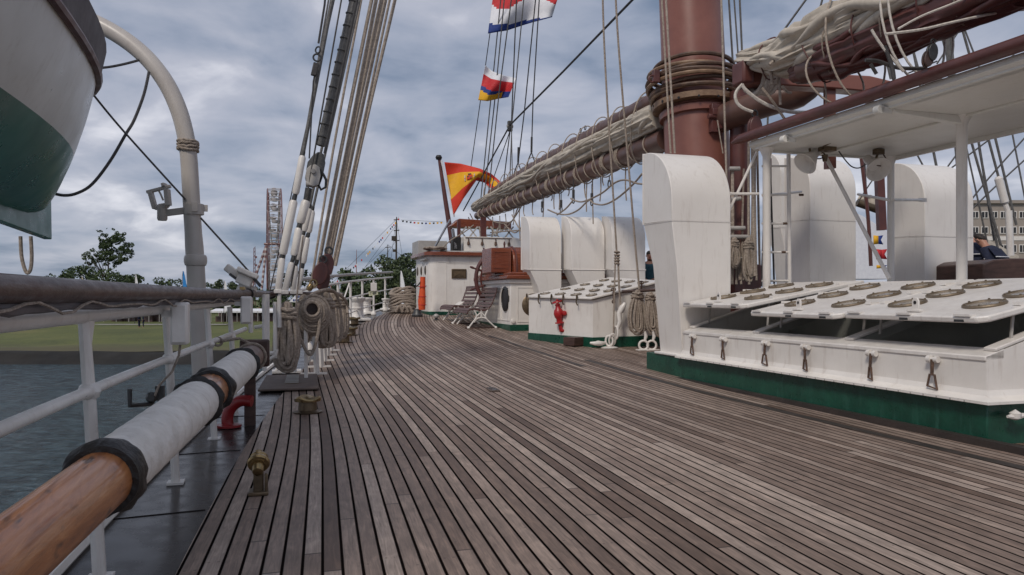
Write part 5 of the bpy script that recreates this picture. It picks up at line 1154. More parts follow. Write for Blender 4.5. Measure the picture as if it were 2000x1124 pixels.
# fife rail with ropes right of the mast
fr = thing('fife_rail', 'brown post with grey belaying bars and many tied ropes just right of the mast foot', 'fife rail', (at(1450, 560, 13.4)[0], at(1450, 560, 13.4)[1], .1))
Yf = 13.3
MB().tube([at(1447, 650, Yf + .3), at(1444, 180, Yf + .3)], .17, 16).build('post', M['trim'], fr)
m = MB(); m.box(at(1448, 545, Yf + .3), (.4, .55, .5)); m.build('base', M['trim'], fr, bevel=.02)
for (x0, y0, x1, y1) in ((1424, 463, 1476, 463), (1424, 446, 1455, 446), (1424, 505, 1452, 504), (1424, 330, 1445, 330), (1428, 390, 1447, 388)):
    m = MB(); m.tube([at(x0, y0, Yf - .15), at(x1, y1, Yf - .15)], .038 if y0 != 505 else .015, 10); m.build('bar', M['galv'], fr)
rnd = random.Random(11)
vr = []
for k in range(13):
    x0 = 1428 + 4.0 * k + rnd.uniform(-1.5, 1.5); yb = rnd.choice((540, 548, 556)); yt = rnd.choice((462, 330, 200, 460, 120, 465)) if k < 9 else 180
    m = MB(); m.tube(cat([at(x0 + rnd.uniform(-3, 3), yb, Yf - .1 - .02 * k), at(x0 + rnd.uniform(-3, 3), (yb + yt) / 2 + 20, Yf - .1), at(x0 + rnd.uniform(-2, 2), yt, Yf - .1)], 4), rnd.choice((.018, .022, .03)), 6)
    vr.append(m)
mm = ['rope'] * 13
nmz = ['first', 'second', 'third', 'fourth', 'fifth', 'sixth', 'seventh', 'eighth', 'ninth', 'tenth', 'eleventh', 'twelfth', 'last']
for k, m in enumerate(vr): tag(m.build('belayed_rope', M[('ropegrey', 'rope')[k % 2]]), nmz[k] + ' from the left of the ropes tied down beside the mast foot', 'rope', 'ropes belayed beside the mast foot')
m = MB()
coil(m, at(1434, 466, Yf - .25), .24, .55, 6, .02, 0, .06, .1, 31); tag(m.build('rope_coil', M['ropegrey']), 'narrow rope coil on the grey bar beside the mast foot', 'rope coil')
m = MB(); coil(m, at(1462, 466, Yf - .25), .24, .75, 7, .022, 0, .06, .1, 32); tag(m.build('rope_coil', M['rope']), 'tan rope coil on the grey bar left of the white awning post', 'rope coil')
# vertical ropes round the mast
for i, (x0, y0, x1, y1, Y0, r, mt, lb) in enumerate(((1289, -60, 1310, 300, 13.0, .017, 'rope', 'first rope running down the left edge of the mast'), (1297, -60, 1318, 300, 12.9, .019, 'rope', 'tan rope crossing the left part of the mast'),
        (1407, -60, 1425, 560, 13.0, .018, 'rope', 'tan rope running down the right edge of the mast'), (1401, 235, 1412, 300, 13.2, .010, 'rope', 'short thin line below the mast bracket'),
        (1421, -40, 1432, 135, 14.8, .020, 'served', 'first grey rope right of the mast'), (1431, -40, 1443, 128, 14.8, .016, 'served', 'second grey rope right of the mast'), (1443, -40, 1450, 120, 14.8, .020, 'served', 'third grey rope right of the mast'),
        (1500, 225, 1487, 560, 14.0, .018, 'served', 'grey rope behind the ladder post'), (1478, 250, 1484, 540, 14.2, .022, 'ropegrey', 'grey rope just left of the white awning post'),
        (1503, 292, 1512, 555, 14.4, .018, 'wire', 'dark line behind the left rail of the ladder'), (1505, 310, 1505, 430, 14.6, .02, 'trim', 'thin brown staff behind the ladder'))):
    m = MB(); m.tube([at(x0, y0, Y0), at(x1, y1, Y0)], r, 7); tag(m.build('rigging_rope', M[mt]), lb, 'rope')
# ================================================================ MIZZEN BOOM, GAFF AND SAIL
def TT(z): return TM
s_a, s_b = MS + .55, 27.6
bo = thing('boom', 'long brown boom running aft from the mast under the furled cream sail', 'boom', (20, TM, 4.2))
MB().tube([(s_a + (s_b - s_a) * i / 24, TM, 4.20 + .0 * i) for i in range(25)], [.215] * 18 + [.21, .20, .19, .175, .16, .145, .13], 20).build('spar', M['spar'], bo)
ga = thing('gaff', 'brown gaff lying on top of the furled cream sail behind the mast', 'gaff', (20, TM, 5.0))
s_g = 25.6
MB().tube([(s_a + .2 + (s_g - s_a) * i / 20, TM, 5.06 - .012 * i) for i in range(21)], [.175] * 14 + [.165, .155, .145, .13, .12, .11, .10], 18).build('spar', M['spar'], ga)
m = MB()
for px in (1134, 1143): c = att(px, 250, TM); m.torus((c[0], TM, 5.27), .05, .012, (0, 1, 0), 12)
m.build('eye_bolt', M['steel'], ga)
def sailbundle(path, ry, rz_, seed, nu=90, nv=72, fold=.16, world=False, nf=34):
    rings = []
    for i in range(nu + 1):
        u = i / nu; c, ky, kz = path(u); ring = []
        for j in range(nv):
            a = 2 * PI * j / nv; ss = u * 9
            q = noise.noise(Vector((math.cos(a) * 3.2, math.sin(a) * 3.2 + seed, ss * .55))) + .6 * noise.noise(Vector((math.cos(a) * 7.5, math.sin(a) * 7.5 + seed, ss * 1.1))) + .35 * noise.noise(Vector((math.cos(a) * 14, math.sin(a) * 14 + seed, ss * 2.2)))
            pinch = 1 - .10 * (abs(math.sin(u * PI * 11)) < .2)
            f = (1 + fold * 1.7 * q) * pinch
            ring.append((c[0], c[1] + ry * ky * math.cos(a) * f, c[2] + rz_ * kz * math.sin(a) * f))
        rings.append(ring)
    m = MB(); m.loft(rings)
    rf = random.Random(seed + 100)
    for q in range(nf):
        a0 = rf.uniform(0, 2 * PI); u0 = rf.uniform(-.15, .65); u1 = min(1, u0 + rf.uniform(.22, .5)); u0 = max(0, u0); P_ = []; rr_ = []; ph = rf.uniform(0, 6); R0_ = rf.uniform(.20, .38)
        for i in range(23):
            f = i / 22; u = u0 + (u1 - u0) * f; c, ky, kz = path(u); a = a0 + .5 * math.sin(f * 3 + ph) + .25 * math.sin(f * 9 + ph * 2)
            P_.append((c[0], c[1] + ry * ky * math.cos(a) * .93, c[2] + rz_ * kz * math.sin(a) * .93)); rr_.append(max(.008, min(ry, rz_) * R0_ * min(ky, 1) * (math.sin(PI * min(1, max(0, f * .96 + .02))) ** .5) * (1 + .22 * math.sin(f * 16 + ph))))
        m.tube(P_, rr_, 9, flat=.7)
    return m
def pth(u):
    s = s_a + .1 + (27.9 - s_a) * u; k = 1 - .55 * max(0, u - .55) / .45; return ((s, TM - .03, 4.66 - .10 * u ** 2), k, 1 - .35 * u)
sl = sailbundle(pth, .31, .27, 3).build('furled_sail', M['sail'], smooth=70); tag(sl, 'cream furled sail packed between the boom and gaff behind the mast', 'sail')
rnd = random.Random(21)
G4 = 'lashings round the furled sail behind the mast'
k = 0
nml = ('nearest the mast', 'second from the mast', 'third from the mast', 'fourth from the mast', 'fifth from the mast', 'sixth from the mast', 'seventh from the mast', 'eighth from the mast', 'ninth from the mast', 'fourth from the boom end', 'third from the boom end', 'second from the boom end', 'at the boom end')
for k in range(13):
    s0 = s_a + .9 + k * 1.02; kk_ = 1 - .012 * k * k / 3; m = MB(); sw = rnd.uniform(-.25, .25)
    pts = []
    for j in range(30):
        a = 2 * PI * j / 30; cz = 4.60; pts.append((s0 + sw * math.sin(a) + .04 * math.cos(3 * a), TM + .335 * kk_ * math.cos(a) * (1 - .12 * abs(math.sin(a))), cz + .70 * math.sin(a) * kk_ ** .3))
    m.tube(pts, .014, 6, closed=True); tag(m.build('sail_lashing', M['rope']), 'rope lashing round the boom and furled sail, ' + nml[k], 'lashing', G4)
s0 = s_a + .5
while s0 < 27.2:
    m = MB()
    for q in range(rnd.choice((1, 2, 3))):
        rr_ = (.235 if s0 < 24 else .235 - (s0 - 24) * .02); m.torus((s0 + .07 * q, TM, 4.2), rr_, .014, (1, .25, .12 * rnd.uniform(-1, 1)), 22, 5)
    s0 += rnd.uniform(.45, .75); m.build('lashing', M['rope'], bo)
s0 = s_a + .9
while s0 < 25:
    m = MB(); m.torus((s0, TM, 5.06 - .012 * (s0 - s_a) * 1.5), .19 - max(0, s0 - 21) * .012, .011, (1, .5, .2), 18, 5); s0 += rnd.uniform(.5, .8); m.build('lashing', M['rope'], ga)
# dangling reef lines and slack nets below the boom
def line(pts, Y0, r, mt, lb, name='rigging_line', grp=None, plane=None, n=5):
    m = MB(); P_ = [att(x, y, TM + (plane or 0)) if Y0 is None else at(x, y, Y0) for x, y in pts]
    m.tube(cat(P_, n) if len(P_) > 2 else P_, r, 6); return tag(m.build(name, M[mt]), lb, 'rope', grp)
G5 = 'short rope ends dangling below the boom'
ends = [(1281, 318, 336), (1222, 340, 392), (1173, 345, 394), (1178, 342, 362), (1147, 352, 414), (1157, 352, 438), (1142, 355, 386), (1110, 368, 383), (1083, 378, 409), (1092, 378, 410), (1077, 380, 392), (1041, 402, 420), (1024, 408, 422), (1062, 390, 425), (1003, 415, 440), (1015, 412, 436), (987, 430, 452), (976, 434, 455), (962, 436, 459), (948, 440, 462)]
for i, (x, y0, y1) in enumerate(ends):
    o = line([(x, y0 - 12), (x + rnd.uniform(-2, 2), (y0 + y1) / 2), (x + rnd.uniform(-2, 2), y1)], None, .016, 'ropegrey', 'one of the short rope ends dangling below the brown boom', 'rope_end', G5)
line([(1380, 338), (1330, 352), (1255, 360), (1222, 352), (1200, 358), (1175, 378), (1140, 394), (1122, 392), (1115, 388)], None, .02, 'ropegrey', 'slack rope sagging below the boom, upper one beside the largest cowl vent', plane=-.4)
line([(1380, 312), (1350, 330), (1325, 332), (1300, 330)], None, .02, 'ropegrey', 'short slack rope between the mast and the largest cowl vent', plane=-.4)
line([(1254, 340), (1235, 362), (1205, 388), (1180, 400), (1160, 398), (1150, 392), (1130, 410), (1110, 419), (1090, 418), (1070, 410)], None, .02, 'ropegrey', 'slack rope sagging below the boom, lower one above the low cowl vents', plane=-.4)
line([(1119, 392), (1105, 408), (1088, 420)], None, .02, 'ropegrey', 'short slack rope above the middle low cowl vent', plane=-.4)
for i, (x, y0, y1) in enumerate(((1120, 350, 392), (1156, 360, 396), (1096, 372, 410), (1190, 345, 360), (1059, 378, 410))):
    m = MB(); m.tube([att(x, y0, TM - .3), att(x, (y0 + y1) / 2, TM - .3)], .012, 5); m.tube([att(x, (y0 + y1) / 2, TM - .3), att(x, y1 - 5, TM - .3)], .035, 6); m.torus(att(x, y1, TM - .3), .07, .015, (0, 1, 0), 10)
    tag(m.build('strop', M['wire']), 'black strop hanging from the boom, ' + ('above the leftmost low vent', 'above the middle low vent', 'just right of the leftmost low vent top', 'nearest the mast', 'farthest aft')[i], 'strop', 'black strops hanging from the boom')
for i, pts in enumerate(([(945, 400), (952, 425), (975, 436), (1000, 432), (1010, 410), (1020, 395)], [(930, 420), (940, 450), (955, 460), (985, 448), (1005, 425), (1020, 400)], [(915, 425), (922, 440), (935, 448)], [(958, 455), (990, 452), (1020, 450)], [(918, 418), (930, 440), (945, 460)], [(1000, 420), (1010, 440), (1022, 458)], [(960, 432), (962, 455), (970, 460), (976, 436)], [(935, 436), (938, 462)], [(1014, 430), (1016, 470)], [(985, 438), (1005, 455), (1022, 440)])):
    line(pts, None, .022, 'ropegrey', 'loop number ' + str(i) if False else ('wide slack loop under the boom end', 'lowest slack loop reaching the roof skylight', 'small loop at the tip of the boom', 'level line over the roof skylight', 'slanting line left under the boom end', 'slanting line right under the boom end', 'narrow hanging loop under the boom end', 'straight line down to the roof latches', 'straight line at the edge of the leftmost low vent', 'crossed line beside the leftmost low vent')[i], 'slack_line', 'slack lines under the boom end')
# stern rigging
ST = [([(957, 65), (948, 130), (915, 360)], .014, 'wire', 'signal halyard carrying the two upper flags'), ([(976, 20), (958, 200), (938, 400)], .018, 'served', 'first grey stay right of the signal flag halyard'), ([(983, 20), (966, 200), (944, 400)], .018, 'served', 'second grey stay right of the signal flag halyard'),
      ([(996, 20), (975, 180), (952, 400)], .018, 'served', 'third grey stay right of the signal flag halyard'), ([(1008, 20), (999, 240)], .018, 'wire', 'line down to the small grey block under the diagonal stay'), ([(997, 250), (978, 400)], .016, 'wire', 'line from the small grey block down to the boom'), ([(999, 250), (1001, 360)], .014, 'served', 'short line straight down from the small grey block'),
      ([(1021, 20), (1000, 240), (996, 345)], .016, 'served', 'grey stay passing right of the small grey block'), ([(1044, 20), (1024, 220), (1012, 318)], .016, 'wire', 'dark topping line ending in a fork over the gaff, left one'), ([(1052, 20), (1041, 200), (1038, 298)], .016, 'wire', 'dark topping line ending in a fork over the gaff, right one'),
      ([(1216, 20), (1100, 140), (996, 245), (905, 412)], .024, 'wire', 'long dark diagonal stay crossing the sky from top centre down to the boom end'), ([(1000, 245), (965, 345), (955, 400)], .014, 'wire', 'faint slanting line left of the small grey block')]
for pts, r, mt, lb in ST:
    a, b_ = pts[0], pts[1]; k = (a[0] - b_[0]) / (b_[1] - a[1]); P_ = ([(a[0] + k * 90, a[1] - 90)] if a[1] <= 20 else []) + pts; m = MB(); m.tube([att(x, y, TM) for x, y in P_], r * 1.15, 6)
    if 'fork' in lb:
        x, y = pts[-1]
        for dx in (-10, 8): m.tube([att(x, y, TM), att(x + dx * .5, y + 12, TM), att(x + dx, y + 24 - dx * .4, TM)], r * 1.2, 6)
        m.tube([att(x + .6, y - 30, TM), att(x, y, TM)], r * 2, 6)
    tag(m.build('stay', M[mt]), lb, 'stay')
b = thing('stay_block', 'small grey block where thin lines meet the long diagonal stay', 'block', att(997, 247, TM))
MB().box(att(996, 247, TM), (.12, .16, .34)).build('cheek', M['wire'], b, bevel=.03)
MB().lathe([(0, -.1), (.05, -.1), (.05, .1), (0, .1)], att(996, 247, TM), (0, 1, 0), 10).build('sheave', M['galv'], b)
# signal flags
f2 = thing('signal_flag', 'white, red, blue and yellow signal flag flying above the striped ensign', 'flag', at(936, 195, 26), 'signal flags on the halyard')
flag([(948, 128), (962, 140), (985, 148), (1008, 153)], [(934, 196), (952, 198), (975, 193), (993, 190)], 26, .22, 'cloth', None, ('clothwhite', 'fred', 'fblue', 'fyel'), lambda u, v: 0 if v < .27 else 1 if v < .60 - .1 * max(0, .4 - u) + .12 * u else (2 if (v < .70 + .25 * (.42 - abs(u - .42)) * (u < .7) or u > .74) else 3), f2)
f1 = thing('signal_flag', 'red, white and blue flag half out of view above the other signal flag', 'flag', at(955, 65, 26), 'signal flags on the halyard')
flag([(966, -30), (1000, -24), (1045, -30), (1092, -12)], [(953, 66), (990, 60), (1040, 44), (1078, 34)], 26, .3, 'cloth', None, ('fred', 'clothwhite', 'fblue'), lambda u, v: 0 if v < .40 + .12 * math.sin(u * 7) else 1 if v < .80 + .17 * u else 2, f1, ph=1)

# ================================================================ FORWARD BOOM, GALLOWS, AWNING ROOF
fb = thing('forward_boom', 'brown boom end coming in from the upper right above the awning roof', 'boom', (9, TM, 4.2))
MB().tube([(9.1 - i * .5, TM, 4.38) for i in range(15)], .20, 22).build('spar', M['spar'], fb)
m = MB(); m.tube(cat([at(1405, 236, 13.9), at(1430, 224, 13.5), at(1500, 200, 13.0), at(1550, 186, 12.8), at(1582, 170, 12.7), at(1600, 160, 12.7)], 4), [.24] * 14 + [.22, .21, .20, .18, .16, .12, .08], 20)
stb = m.build('stub_boom', M['spar']); tag(stb, 'short brown spar reaching from the mast under the gallows beam, looped with rope', 'spar')
def pth2(u):
    s = 10.6 - 8.6 * u; g = min(1, .30 + 5.0 * max(0, u - .02)); return ((s, TM + .03, 4.96 - .24 * min(1, u * 9) + .05 * u), .45 + .5 * g, .30 + .62 * g)
fs2 = sailbundle(pth2, .36, .34, 17, 80, 84, .17).build('furled_sail', M['sail'], smooth=70); tag(fs2, 'cream furled sail lying on the boom above the awning roof', 'sail')
def pth3(u):
    s = 9.35 - 7.0 * u; return ((s, TM + .02, 4.39), .55 + .45 * min(1, u * 8), .55 + .45 * min(1, u * 8))
dk = sailbundle(pth3, .27, .27, 27, 60, 60, .10).build('sail_cover', M['trim'], smooth=70); tag(dk, 'dark brown sail cover hanging under the cream sail above the awning roof', 'sail cover')
m = MB()
for k in range(5): c = at(1470 + 7 * k, 146, 12.1); m.torus(c, .30 + .01 * math.sin(k * 2), .032, (.10, 1, .12), 26, 8, sx=.85, jit=.012)
tag(m.build('rope_turns', M['ropewhite']), 'thick turns of pale rope wound round the left end of the gallows beam', 'rope')
for pts, Y0, r, mt, lb in (([(1449, 165), (1455, 175), (1480, 195), (1510, 210), (1545, 219), (1585, 220)], 11.6, .028, 'ropewhite', 'thick white rope sagging from the boom end to the awning roof edge'),
        ([(1450, 165), (1440, 176), (1436, 188), (1440, 202), (1452, 212), (1470, 219)], 11.6, .024, 'ropewhite', 'white rope looped under the end of the forward boom'),
        ([(1488, 172), (1510, 200), (1534, 235)], 11.5, .02, 'ropegrey', 'grey rope slanting down from the forward boom to the awning roof'),
        ([(1502, 128), (1507, 150), (1508, 165)], 11.4, .022, 'rope', 'first hanging loop of tan rope on the forward boom'), ([(1512, 128), (1518, 150), (1516, 165)], 11.4, .022, 'rope', 'second hanging loop of tan rope on the forward boom'), ([(1516, 130), (1522, 160), (1524, 205)], 11.4, .02, 'rope', 'longest hanging loop of tan rope on the forward boom'),
        ([(1598, 85), (1604, 130), (1612, 170), (1614, 215)], 10.5, .012, 'rope', 'thin brown line hanging down past the gallows beam'),
        ([(1527, 168), (1538, 180), (1546, 182)], 11.3, .02, 'rope', 'short rope end on the gallows beam'),
        ([(1503, 127), (1540, 92), (1580, 58)], 11.0, .028, 'rope', 'tan rope slanting up over the end of the cream sail'),
        ([(1506, 94), (1558, 22), (1590, -22)], 12.0, .018, 'wire', 'black stay rising to the top edge right of the mast'), ([(1590, 42), (1602, 15), (1610, -20)], 12.0, .016, 'wire', 'short dark stay at the top edge over the cream sail'),
        ([(1730, 67), (1800, 58), (1860, 44), (1950, 25), (2010, 18)], 8.0, .015, 'ropewhite', 'pale rope running along the dark sail cover to the right edge'),
        ([(1754, 57), (1800, 32), (1860, 8), (1900, -10)], 8.0, .013, 'ropewhite', 'pale rope above and along the dark sail cover'),
        ([(1702, 58), (1712, 75), (1730, 100), (1765, 140)], 8.4, .015, 'ropewhite', 'pale rope dropping from the dark sail cover to the awning roof edge'),
        ([(1728, 90), (1742, 130), (1746, 155)], 8.4, .022, 'wire', 'dark strap dropping from the dark sail cover to the awning roof'),
        ([(1690, 118), (1715, 120), (1755, 133), (1810, 134)], 8.6, .022, 'wire', 'dark rope sagging under the dark sail cover'), ([(1700, 125), (1712, 145)], 8.8, .02, 'wire', 'short dark line beside the gallows beam end')):
    line(pts, Y0, r, mt, lb, 'rope')
G6 = 'rope lashings round the forward boom and sail'
rnd = random.Random(44)
for k, wd_ in enumerate(('first', 'second', 'third', 'fourth', 'fifth', 'sixth', 'seventh', 'eighth', 'ninth', 'tenth')):
    s0 = 9.9 - .52 * k; m = MB(); hh = .44 if k > 1 else .30; sw = rnd.uniform(-.22, .22)
    m.tube([(s0 + sw * math.sin(a + .5) + .03 * math.sin(3 * a), TM + .03 + (.33 if k > 1 else .24) * math.cos(a) * (1 - .1 * abs(math.sin(a))), (4.56 if k > 1 else 4.78) + hh * math.sin(a)) for a in [2 * PI * j / 30 for j in range(30)]], .011, 6, closed=True)
    tag(m.build('thin_lashing', M['ropegrey' if k % 2 else 'trim']), wd_ + ' thin lashing from the left round the sail above the awning roof', 'lashing', G6)
for k, (px, lb) in enumerate(((1625, 'grey rope lashing round the dark sail cover, left one'), (1665, 'thick rope lashing round cream sail and cover, middle one'), (1792, 'double pale lashing round the sail near the upper right corner'))):
    c = att(px, 100, TM); m = MB()
    for q in range(2 if k == 2 else 1):
        pts = [(c[0] + q * .12 + .15 * math.sin(a), TM + .05 + .45 * math.cos(a), (4.45 if k else 4.12) + (.78 if k else .40) * math.sin(a)) for a in [2 * PI * j / 30 for j in range(30)]]
        m.tube(pts, .014, 7, closed=True)
    tag(m.build('sail_lashing', M['rope' if k < 2 else 'ropewhite']), lb, 'lashing', G6)
block(at(1812, 115, 8.2), 'dark block hanging under the sail cover near the upper right, left one', .8, 'darkwood', -15)
block(at(1820, 103, 8.2), 'small block hanging under the sail cover near the upper right, right one', .8, 'steel', -8)
block(at(1474, 250, 12.2), 'red brown block hanging beside the left tip of the awning roof', 1.5, 'trim', 0)
# gallows
gl = thing('boom_gallows', 'red brown gallows beam with its post behind the boom, above the awning roof', 'gallows', at(1622, 300, 12.2))
Yg = 12.0; m = MB(); m.prism([at(x, y, Yg) for x, y in ((1462, 126), (1560, 128), (1640, 145), (1700, 148), (1770, 165), (1770, 185), (1620, 172), (1462, 163))], (.3, 0, 0)); m.build('beam', M['mast'], gl, bevel=.02); m = MB(); m.box(at(1451, 145, 11.95), (.34, .20, .36)); m.build('beam_end', M['trim'], gl, bevel=.04)
MB().beam(at(1620, 168, Yg + .15), at(1621, 330, Yg + .15), .14, .14).build('post', M['mast'], gl)
# roof
AW = thing('awning_roof', 'cream painted flat roof with a dark brown edge on white posts over the large hatch', 'roof', (7, 8, 3.4))
rs0, rs1 = 9.95, 2.6; rt0, rt1 = 6.84, 9.32; zR = 3.40
m = MB(); m.box2((rs1, rt0, zR), (rs0, rt1, zR + .07)); m.build('panel', M['soffit'], AW, bevel=.01)
m = MB(); m.prism([(rs1, rt0 - .05, zR + .06), (rs1, rt0 + .04, zR + .0), (rs1, rt0 + .12, zR + .0), (rs1, rt0 + .12, zR + .12), (rs1, rt0 - .05, zR + .12)], (rs0 - rs1 + .06, 0, 0)); m.build('edge_board', M['soffit'], AW)
m = MB(); m.tube([(rs1, rt0 - .12, zR + .19), (rs0 - .3, rt0 - .12, zR + .19), (rs0 + .15, rt0 - .12, zR + .19), (rs0 + .42, rt0 - .10, zR + .18)], [.085, .085, .08, .03], 12, flat=.9); m.tube([(rs1, rt1 + .1, zR + .17), (rs0, rt1 + .1, zR + .17)], .08, 10); m.build('edge_rail', M['trim'], AW)
m = MB(); m.box2((rs1, rt0 - .04, zR + .07), (rs0, rt1 + .04, zR + .13)); m.build('deck_boards', M['trim'], AW)
m = MB()
m.box2((rs1, 7.93, zR - .03), (rs0 - .1, 8.0, zR - .0)); m.box2((rs1, 8.02, zR - .018), (rs0 - .1, 8.05, zR))
m.box2((rs1, rt1 - .08, zR - .06), (rs0, rt1 - .02, zR)); m.box2((rs0 - .06, rt0 + .12, zR - .03), (rs0 - .01, rt1 - .08, zR)); m.build('rib', M['soffit'], AW, bevel=.006)
m = MB()
for (s0, ts_) in ((7.35, rt0), (4.6, rt0)):
    m.prism([(s0 - .05, rt0 + .05, zR + .01), (s0 - .05, 7.95, zR - .0), (s0 - .05, 7.95, zR - .10), (s0 - .05, rt0 + .9, zR - .09), (s0 - .05, rt0 + .1, zR - .04)], (.10, 0, 0))
m.build('cross_beam', M['soffit'], AW, bevel=.01)
for s0 in (9.1, 7.35, 5.3, 3.6):
    m = MB(); m.box((s0, rt0 - .02, zR - .015), (.09, .16, .08)); m.lathe([(0, -.045), (.055, -.045), (.055, .045), (0, .045)], (s0, rt0 - .10, zR - .01), (1, 0, 0), 12); m.build('lug', M['soffit'], AW, bevel=.008)
for lb, s0, t0, z0, r in (('left rear post of the awning roof', 9.80, 6.95, 0, .058), ('right rear post of the awning roof', 9.80, 9.22, 0, .052), ('middle post', 7.35, 7.98, 0, .062)):
    m = MB(); m.tube([(s0, t0, z0), (s0, t0, zR - .12), (s0, t0, zR - .03), (s0, t0, zR + .01)], [r, r, r * 1.6, r * 2.2], 18); lab(m.build('post', M['white'], AW), lb)
m = MB(); m.tube([at(1478, 298, 11.7), at(1424, 412, 11.5)], .022, 8); m.tube([at(1611, 304, 11.6), at(1737, 545, 10.8)], .030, 8); m.build('diagonal_rod', M['white2'], AW)
m = MB(); m.tube([at(1424, 379, 11.5), at(1482, 379, 11.55)], .022, 8); m.lathe([(0, -.02), (.03, -.01), (.03, .02), (0, .03)], at(1426, 379, 11.5), (0, 1, 0), 8); m.tube([at(1490, 383, 11.6), at(1565, 375, 12.8)], .020, 8); m.tube([at(1676, 380, 12.6), at(1736, 391, 11.4)], .022, 8); m.tube([at(1745, 391, 11.4), at(1800, 391, 12.3)], .022, 8); m.box(at(1802, 391, 12.3), (.03, .14, .06)); m.build('stay_rod', M['white2'], AW)
# ladder
ld = thing('ladder', 'white steel ladder with rusty rungs under the left end of the awning roof', 'ladder', at(1542, 560, 11.75))
for x0, x1 in ((1540, 1543), (1493, 1493)):
    m = MB(); m.tube([at(x0, 292, 11.8), at(x1, 640, 11.8)], .030 if x0 > 1500 else .016, 10); m.build('rail', M['white2'], ld)
for y in (325, 381, 437, 493, 549, 605): m = MB(); m.tube([at(1488, y, 11.78), at(1542, y, 11.8)], .017, 8); m.build('rung', M['white2'], ld)
m = MB()
for y, xs in ((437, (1508, 1533)), (493, (1506, 1530)), (381, (1565,))):
    for x in xs: m.tube([at(x - 4, y, 11.79), at(x + 4, y, 11.795)], .0185, 8)
m.build('rust_patch', M['rust'], ld)
# floodlights under the roof
def lampcone(lb, px, py, Y0, axis, k, mpx):
    b = thing('deck_floodlight', lb, 'floodlight', at(px, py, Y0), 'conical floodlights under the awning roof'); c = Vector(at(px, py, Y0))
    MB().lathe([(.0, -.20 * k), (.06 * k, -.20 * k), (.075 * k, -.05 * k), (.10 * k, .0), (.17 * k, .14 * k), (.18 * k, .16 * k), (.165 * k, .16 * k), (.09 * k, .02 * k), (0, .02 * k)], c, axis, 24).build('shade', M['white2'], b)
    m = MB(); m.beam(Vector(at(*mpx, Y0)), c, .03, .03); m.box(at(mpx[0], mpx[1], Y0), (.10, .14, .08)); m.build('bracket', M['bronze'], b, bevel=.006)
    m = MB(); m.tube(cat([c, c + Vector((-.05, .12, -.02)), c + Vector((-.05, .2, .05)), Vector(at(mpx[0] + 6, mpx[1], Y0))], 4), .010, 5); m.build('cable', M['rust'], b); return b
lampcone('conical white floodlight under the left end of the awning roof', 1584, 308, 11.4, (-.1, -.75, -.65), 1.0, (1580, 284))
lampcone('round white floodlight under the awning roof beside the right rear post', 1706, 322, 11.4, (-.75, -.15, -.55), 1.05, (1716, 297))
m = MB(); m.box(at(1616, 288, 11.3), (.14, .22, .12)); m.tube([at(1600, 291, 11.3), at(1640, 270, 10.8)], .012, 6); m.lathe([(0, 0), (.05, 0), (.03, .1), (0, .1)], at(1611, 303, 11.4), (0, 0, -1), 10); tag(m.build('junction_box', M['bronze'], bevel=.01), 'small brown box on the roof underside where the diagonal rod starts', 'junction box')
m = MB(); m.tube(cat([at(1635, 291, 11.5), at(1650, 312, 11.6), at(1664, 326, 11.7), at(1680, 328, 11.6), at(1700, 314, 11.5)], 5), .010, 5); tag(m.build('cable', M['steel']), 'thin cable sagging between the two floodlights under the awning roof', 'cable')

# ================================================================ PORT SIDE RIGGING AND PEOPLE
PS = [((1776, 60), (1830, 330)), ((1852, 100), (1872, 320)), ((1858, 80), (1880, 330)), ((1847, 60), (1866, 170)), ((1865, 270), (1897, 460)), ((1872, 30), (1900, 130)), ((1898, 280), (1955, 480)), ((1930, 270), (1950, 345)), ((1942, 262), (1985, 440)), ((1727, 100), (1740, 155)), ((1733, 100), (1748, 170)), ((1920, 330), (1955, 520)), ((1915, 300), (1942, 470))]
lbs = ('grey shroud seen above the rightmost cowl vent, left one', 'thick shroud above the right shoulder of the rightmost cowl vent', 'shroud close right of the thick one above the rightmost vent', 'short piece of shroud over the roof edge', 'thin shroud running down the right outline of the rightmost vent', 'pair member of shrouds over the roof edge in the upper right', 'shroud crossing the far pale building, left one', 'shroud ending in the white turnbuckle at the right', 'shroud right of the white turnbuckle', 'thin shroud left of the dark strap', 'thin shroud right of the thin one beside the dark strap', 'shroud crossing the far pale building, right one', 'thin shroud just right of the middle awning post')
for i, ((x0, y0), (x1, y1)) in enumerate(PS):
    k = (x1 - x0) / (y1 - y0); r = .05 if i == 1 else .026
    m = MB(); m.tube([at(x0 - 40 * k, y0 - 40, 15.5 + .1 * i), at(x1, y1, 15.5 + .1 * i)], r, 7); tag(m.build('port_shroud', M['served']), lbs[i], 'shroud', 'port side shrouds')
m = MB(); a = Vector(at(1949, 345, 16.2)); b_ = Vector(at(1964, 400, 16.2)); m.tube([a, a.lerp(b_, .08), a.lerp(b_, .92), b_], [.04, .08, .08, .04], 12); m.tube([at(1970, 412, 16.2), at(1974, 500, 16.2)], .07, 10); m.tube([b_, at(1968, 412, 16.2)], .05, 8)
tag(m.build('turnbuckle', M['white2']), 'white turnbuckle tube of the port shrouds near the right edge', 'turnbuckle')
for pts, lb in (([(2000, 80), (1940, 160), (1915, 195)], 'thin dark stay slanting over the roof edge in the upper right'), ([(2060, 205), (1930, 350), (1860, 440)], 'diagonal dark stay right of the middle awning post, upper'), ([(2060, 260), (1930, 378), (1860, 450)], 'diagonal dark stay right of the middle awning post, lower'), ([(1800, 372), (2030, 200)], 'diagonal dark stay between vent and middle awning post'), ([(2010, 120), (1870, 300), (1800, 400)], 'faint diagonal stay above the rightmost vent'), ([(1880, 50), (1830, 125)], 'thin stay over the roof edge near the blocks'), ([(1770, 145), (1830, 120)], 'near level thin stay below the hanging blocks')):
    line(pts, 19.0, .02, 'wire', lb, 'far_stay')
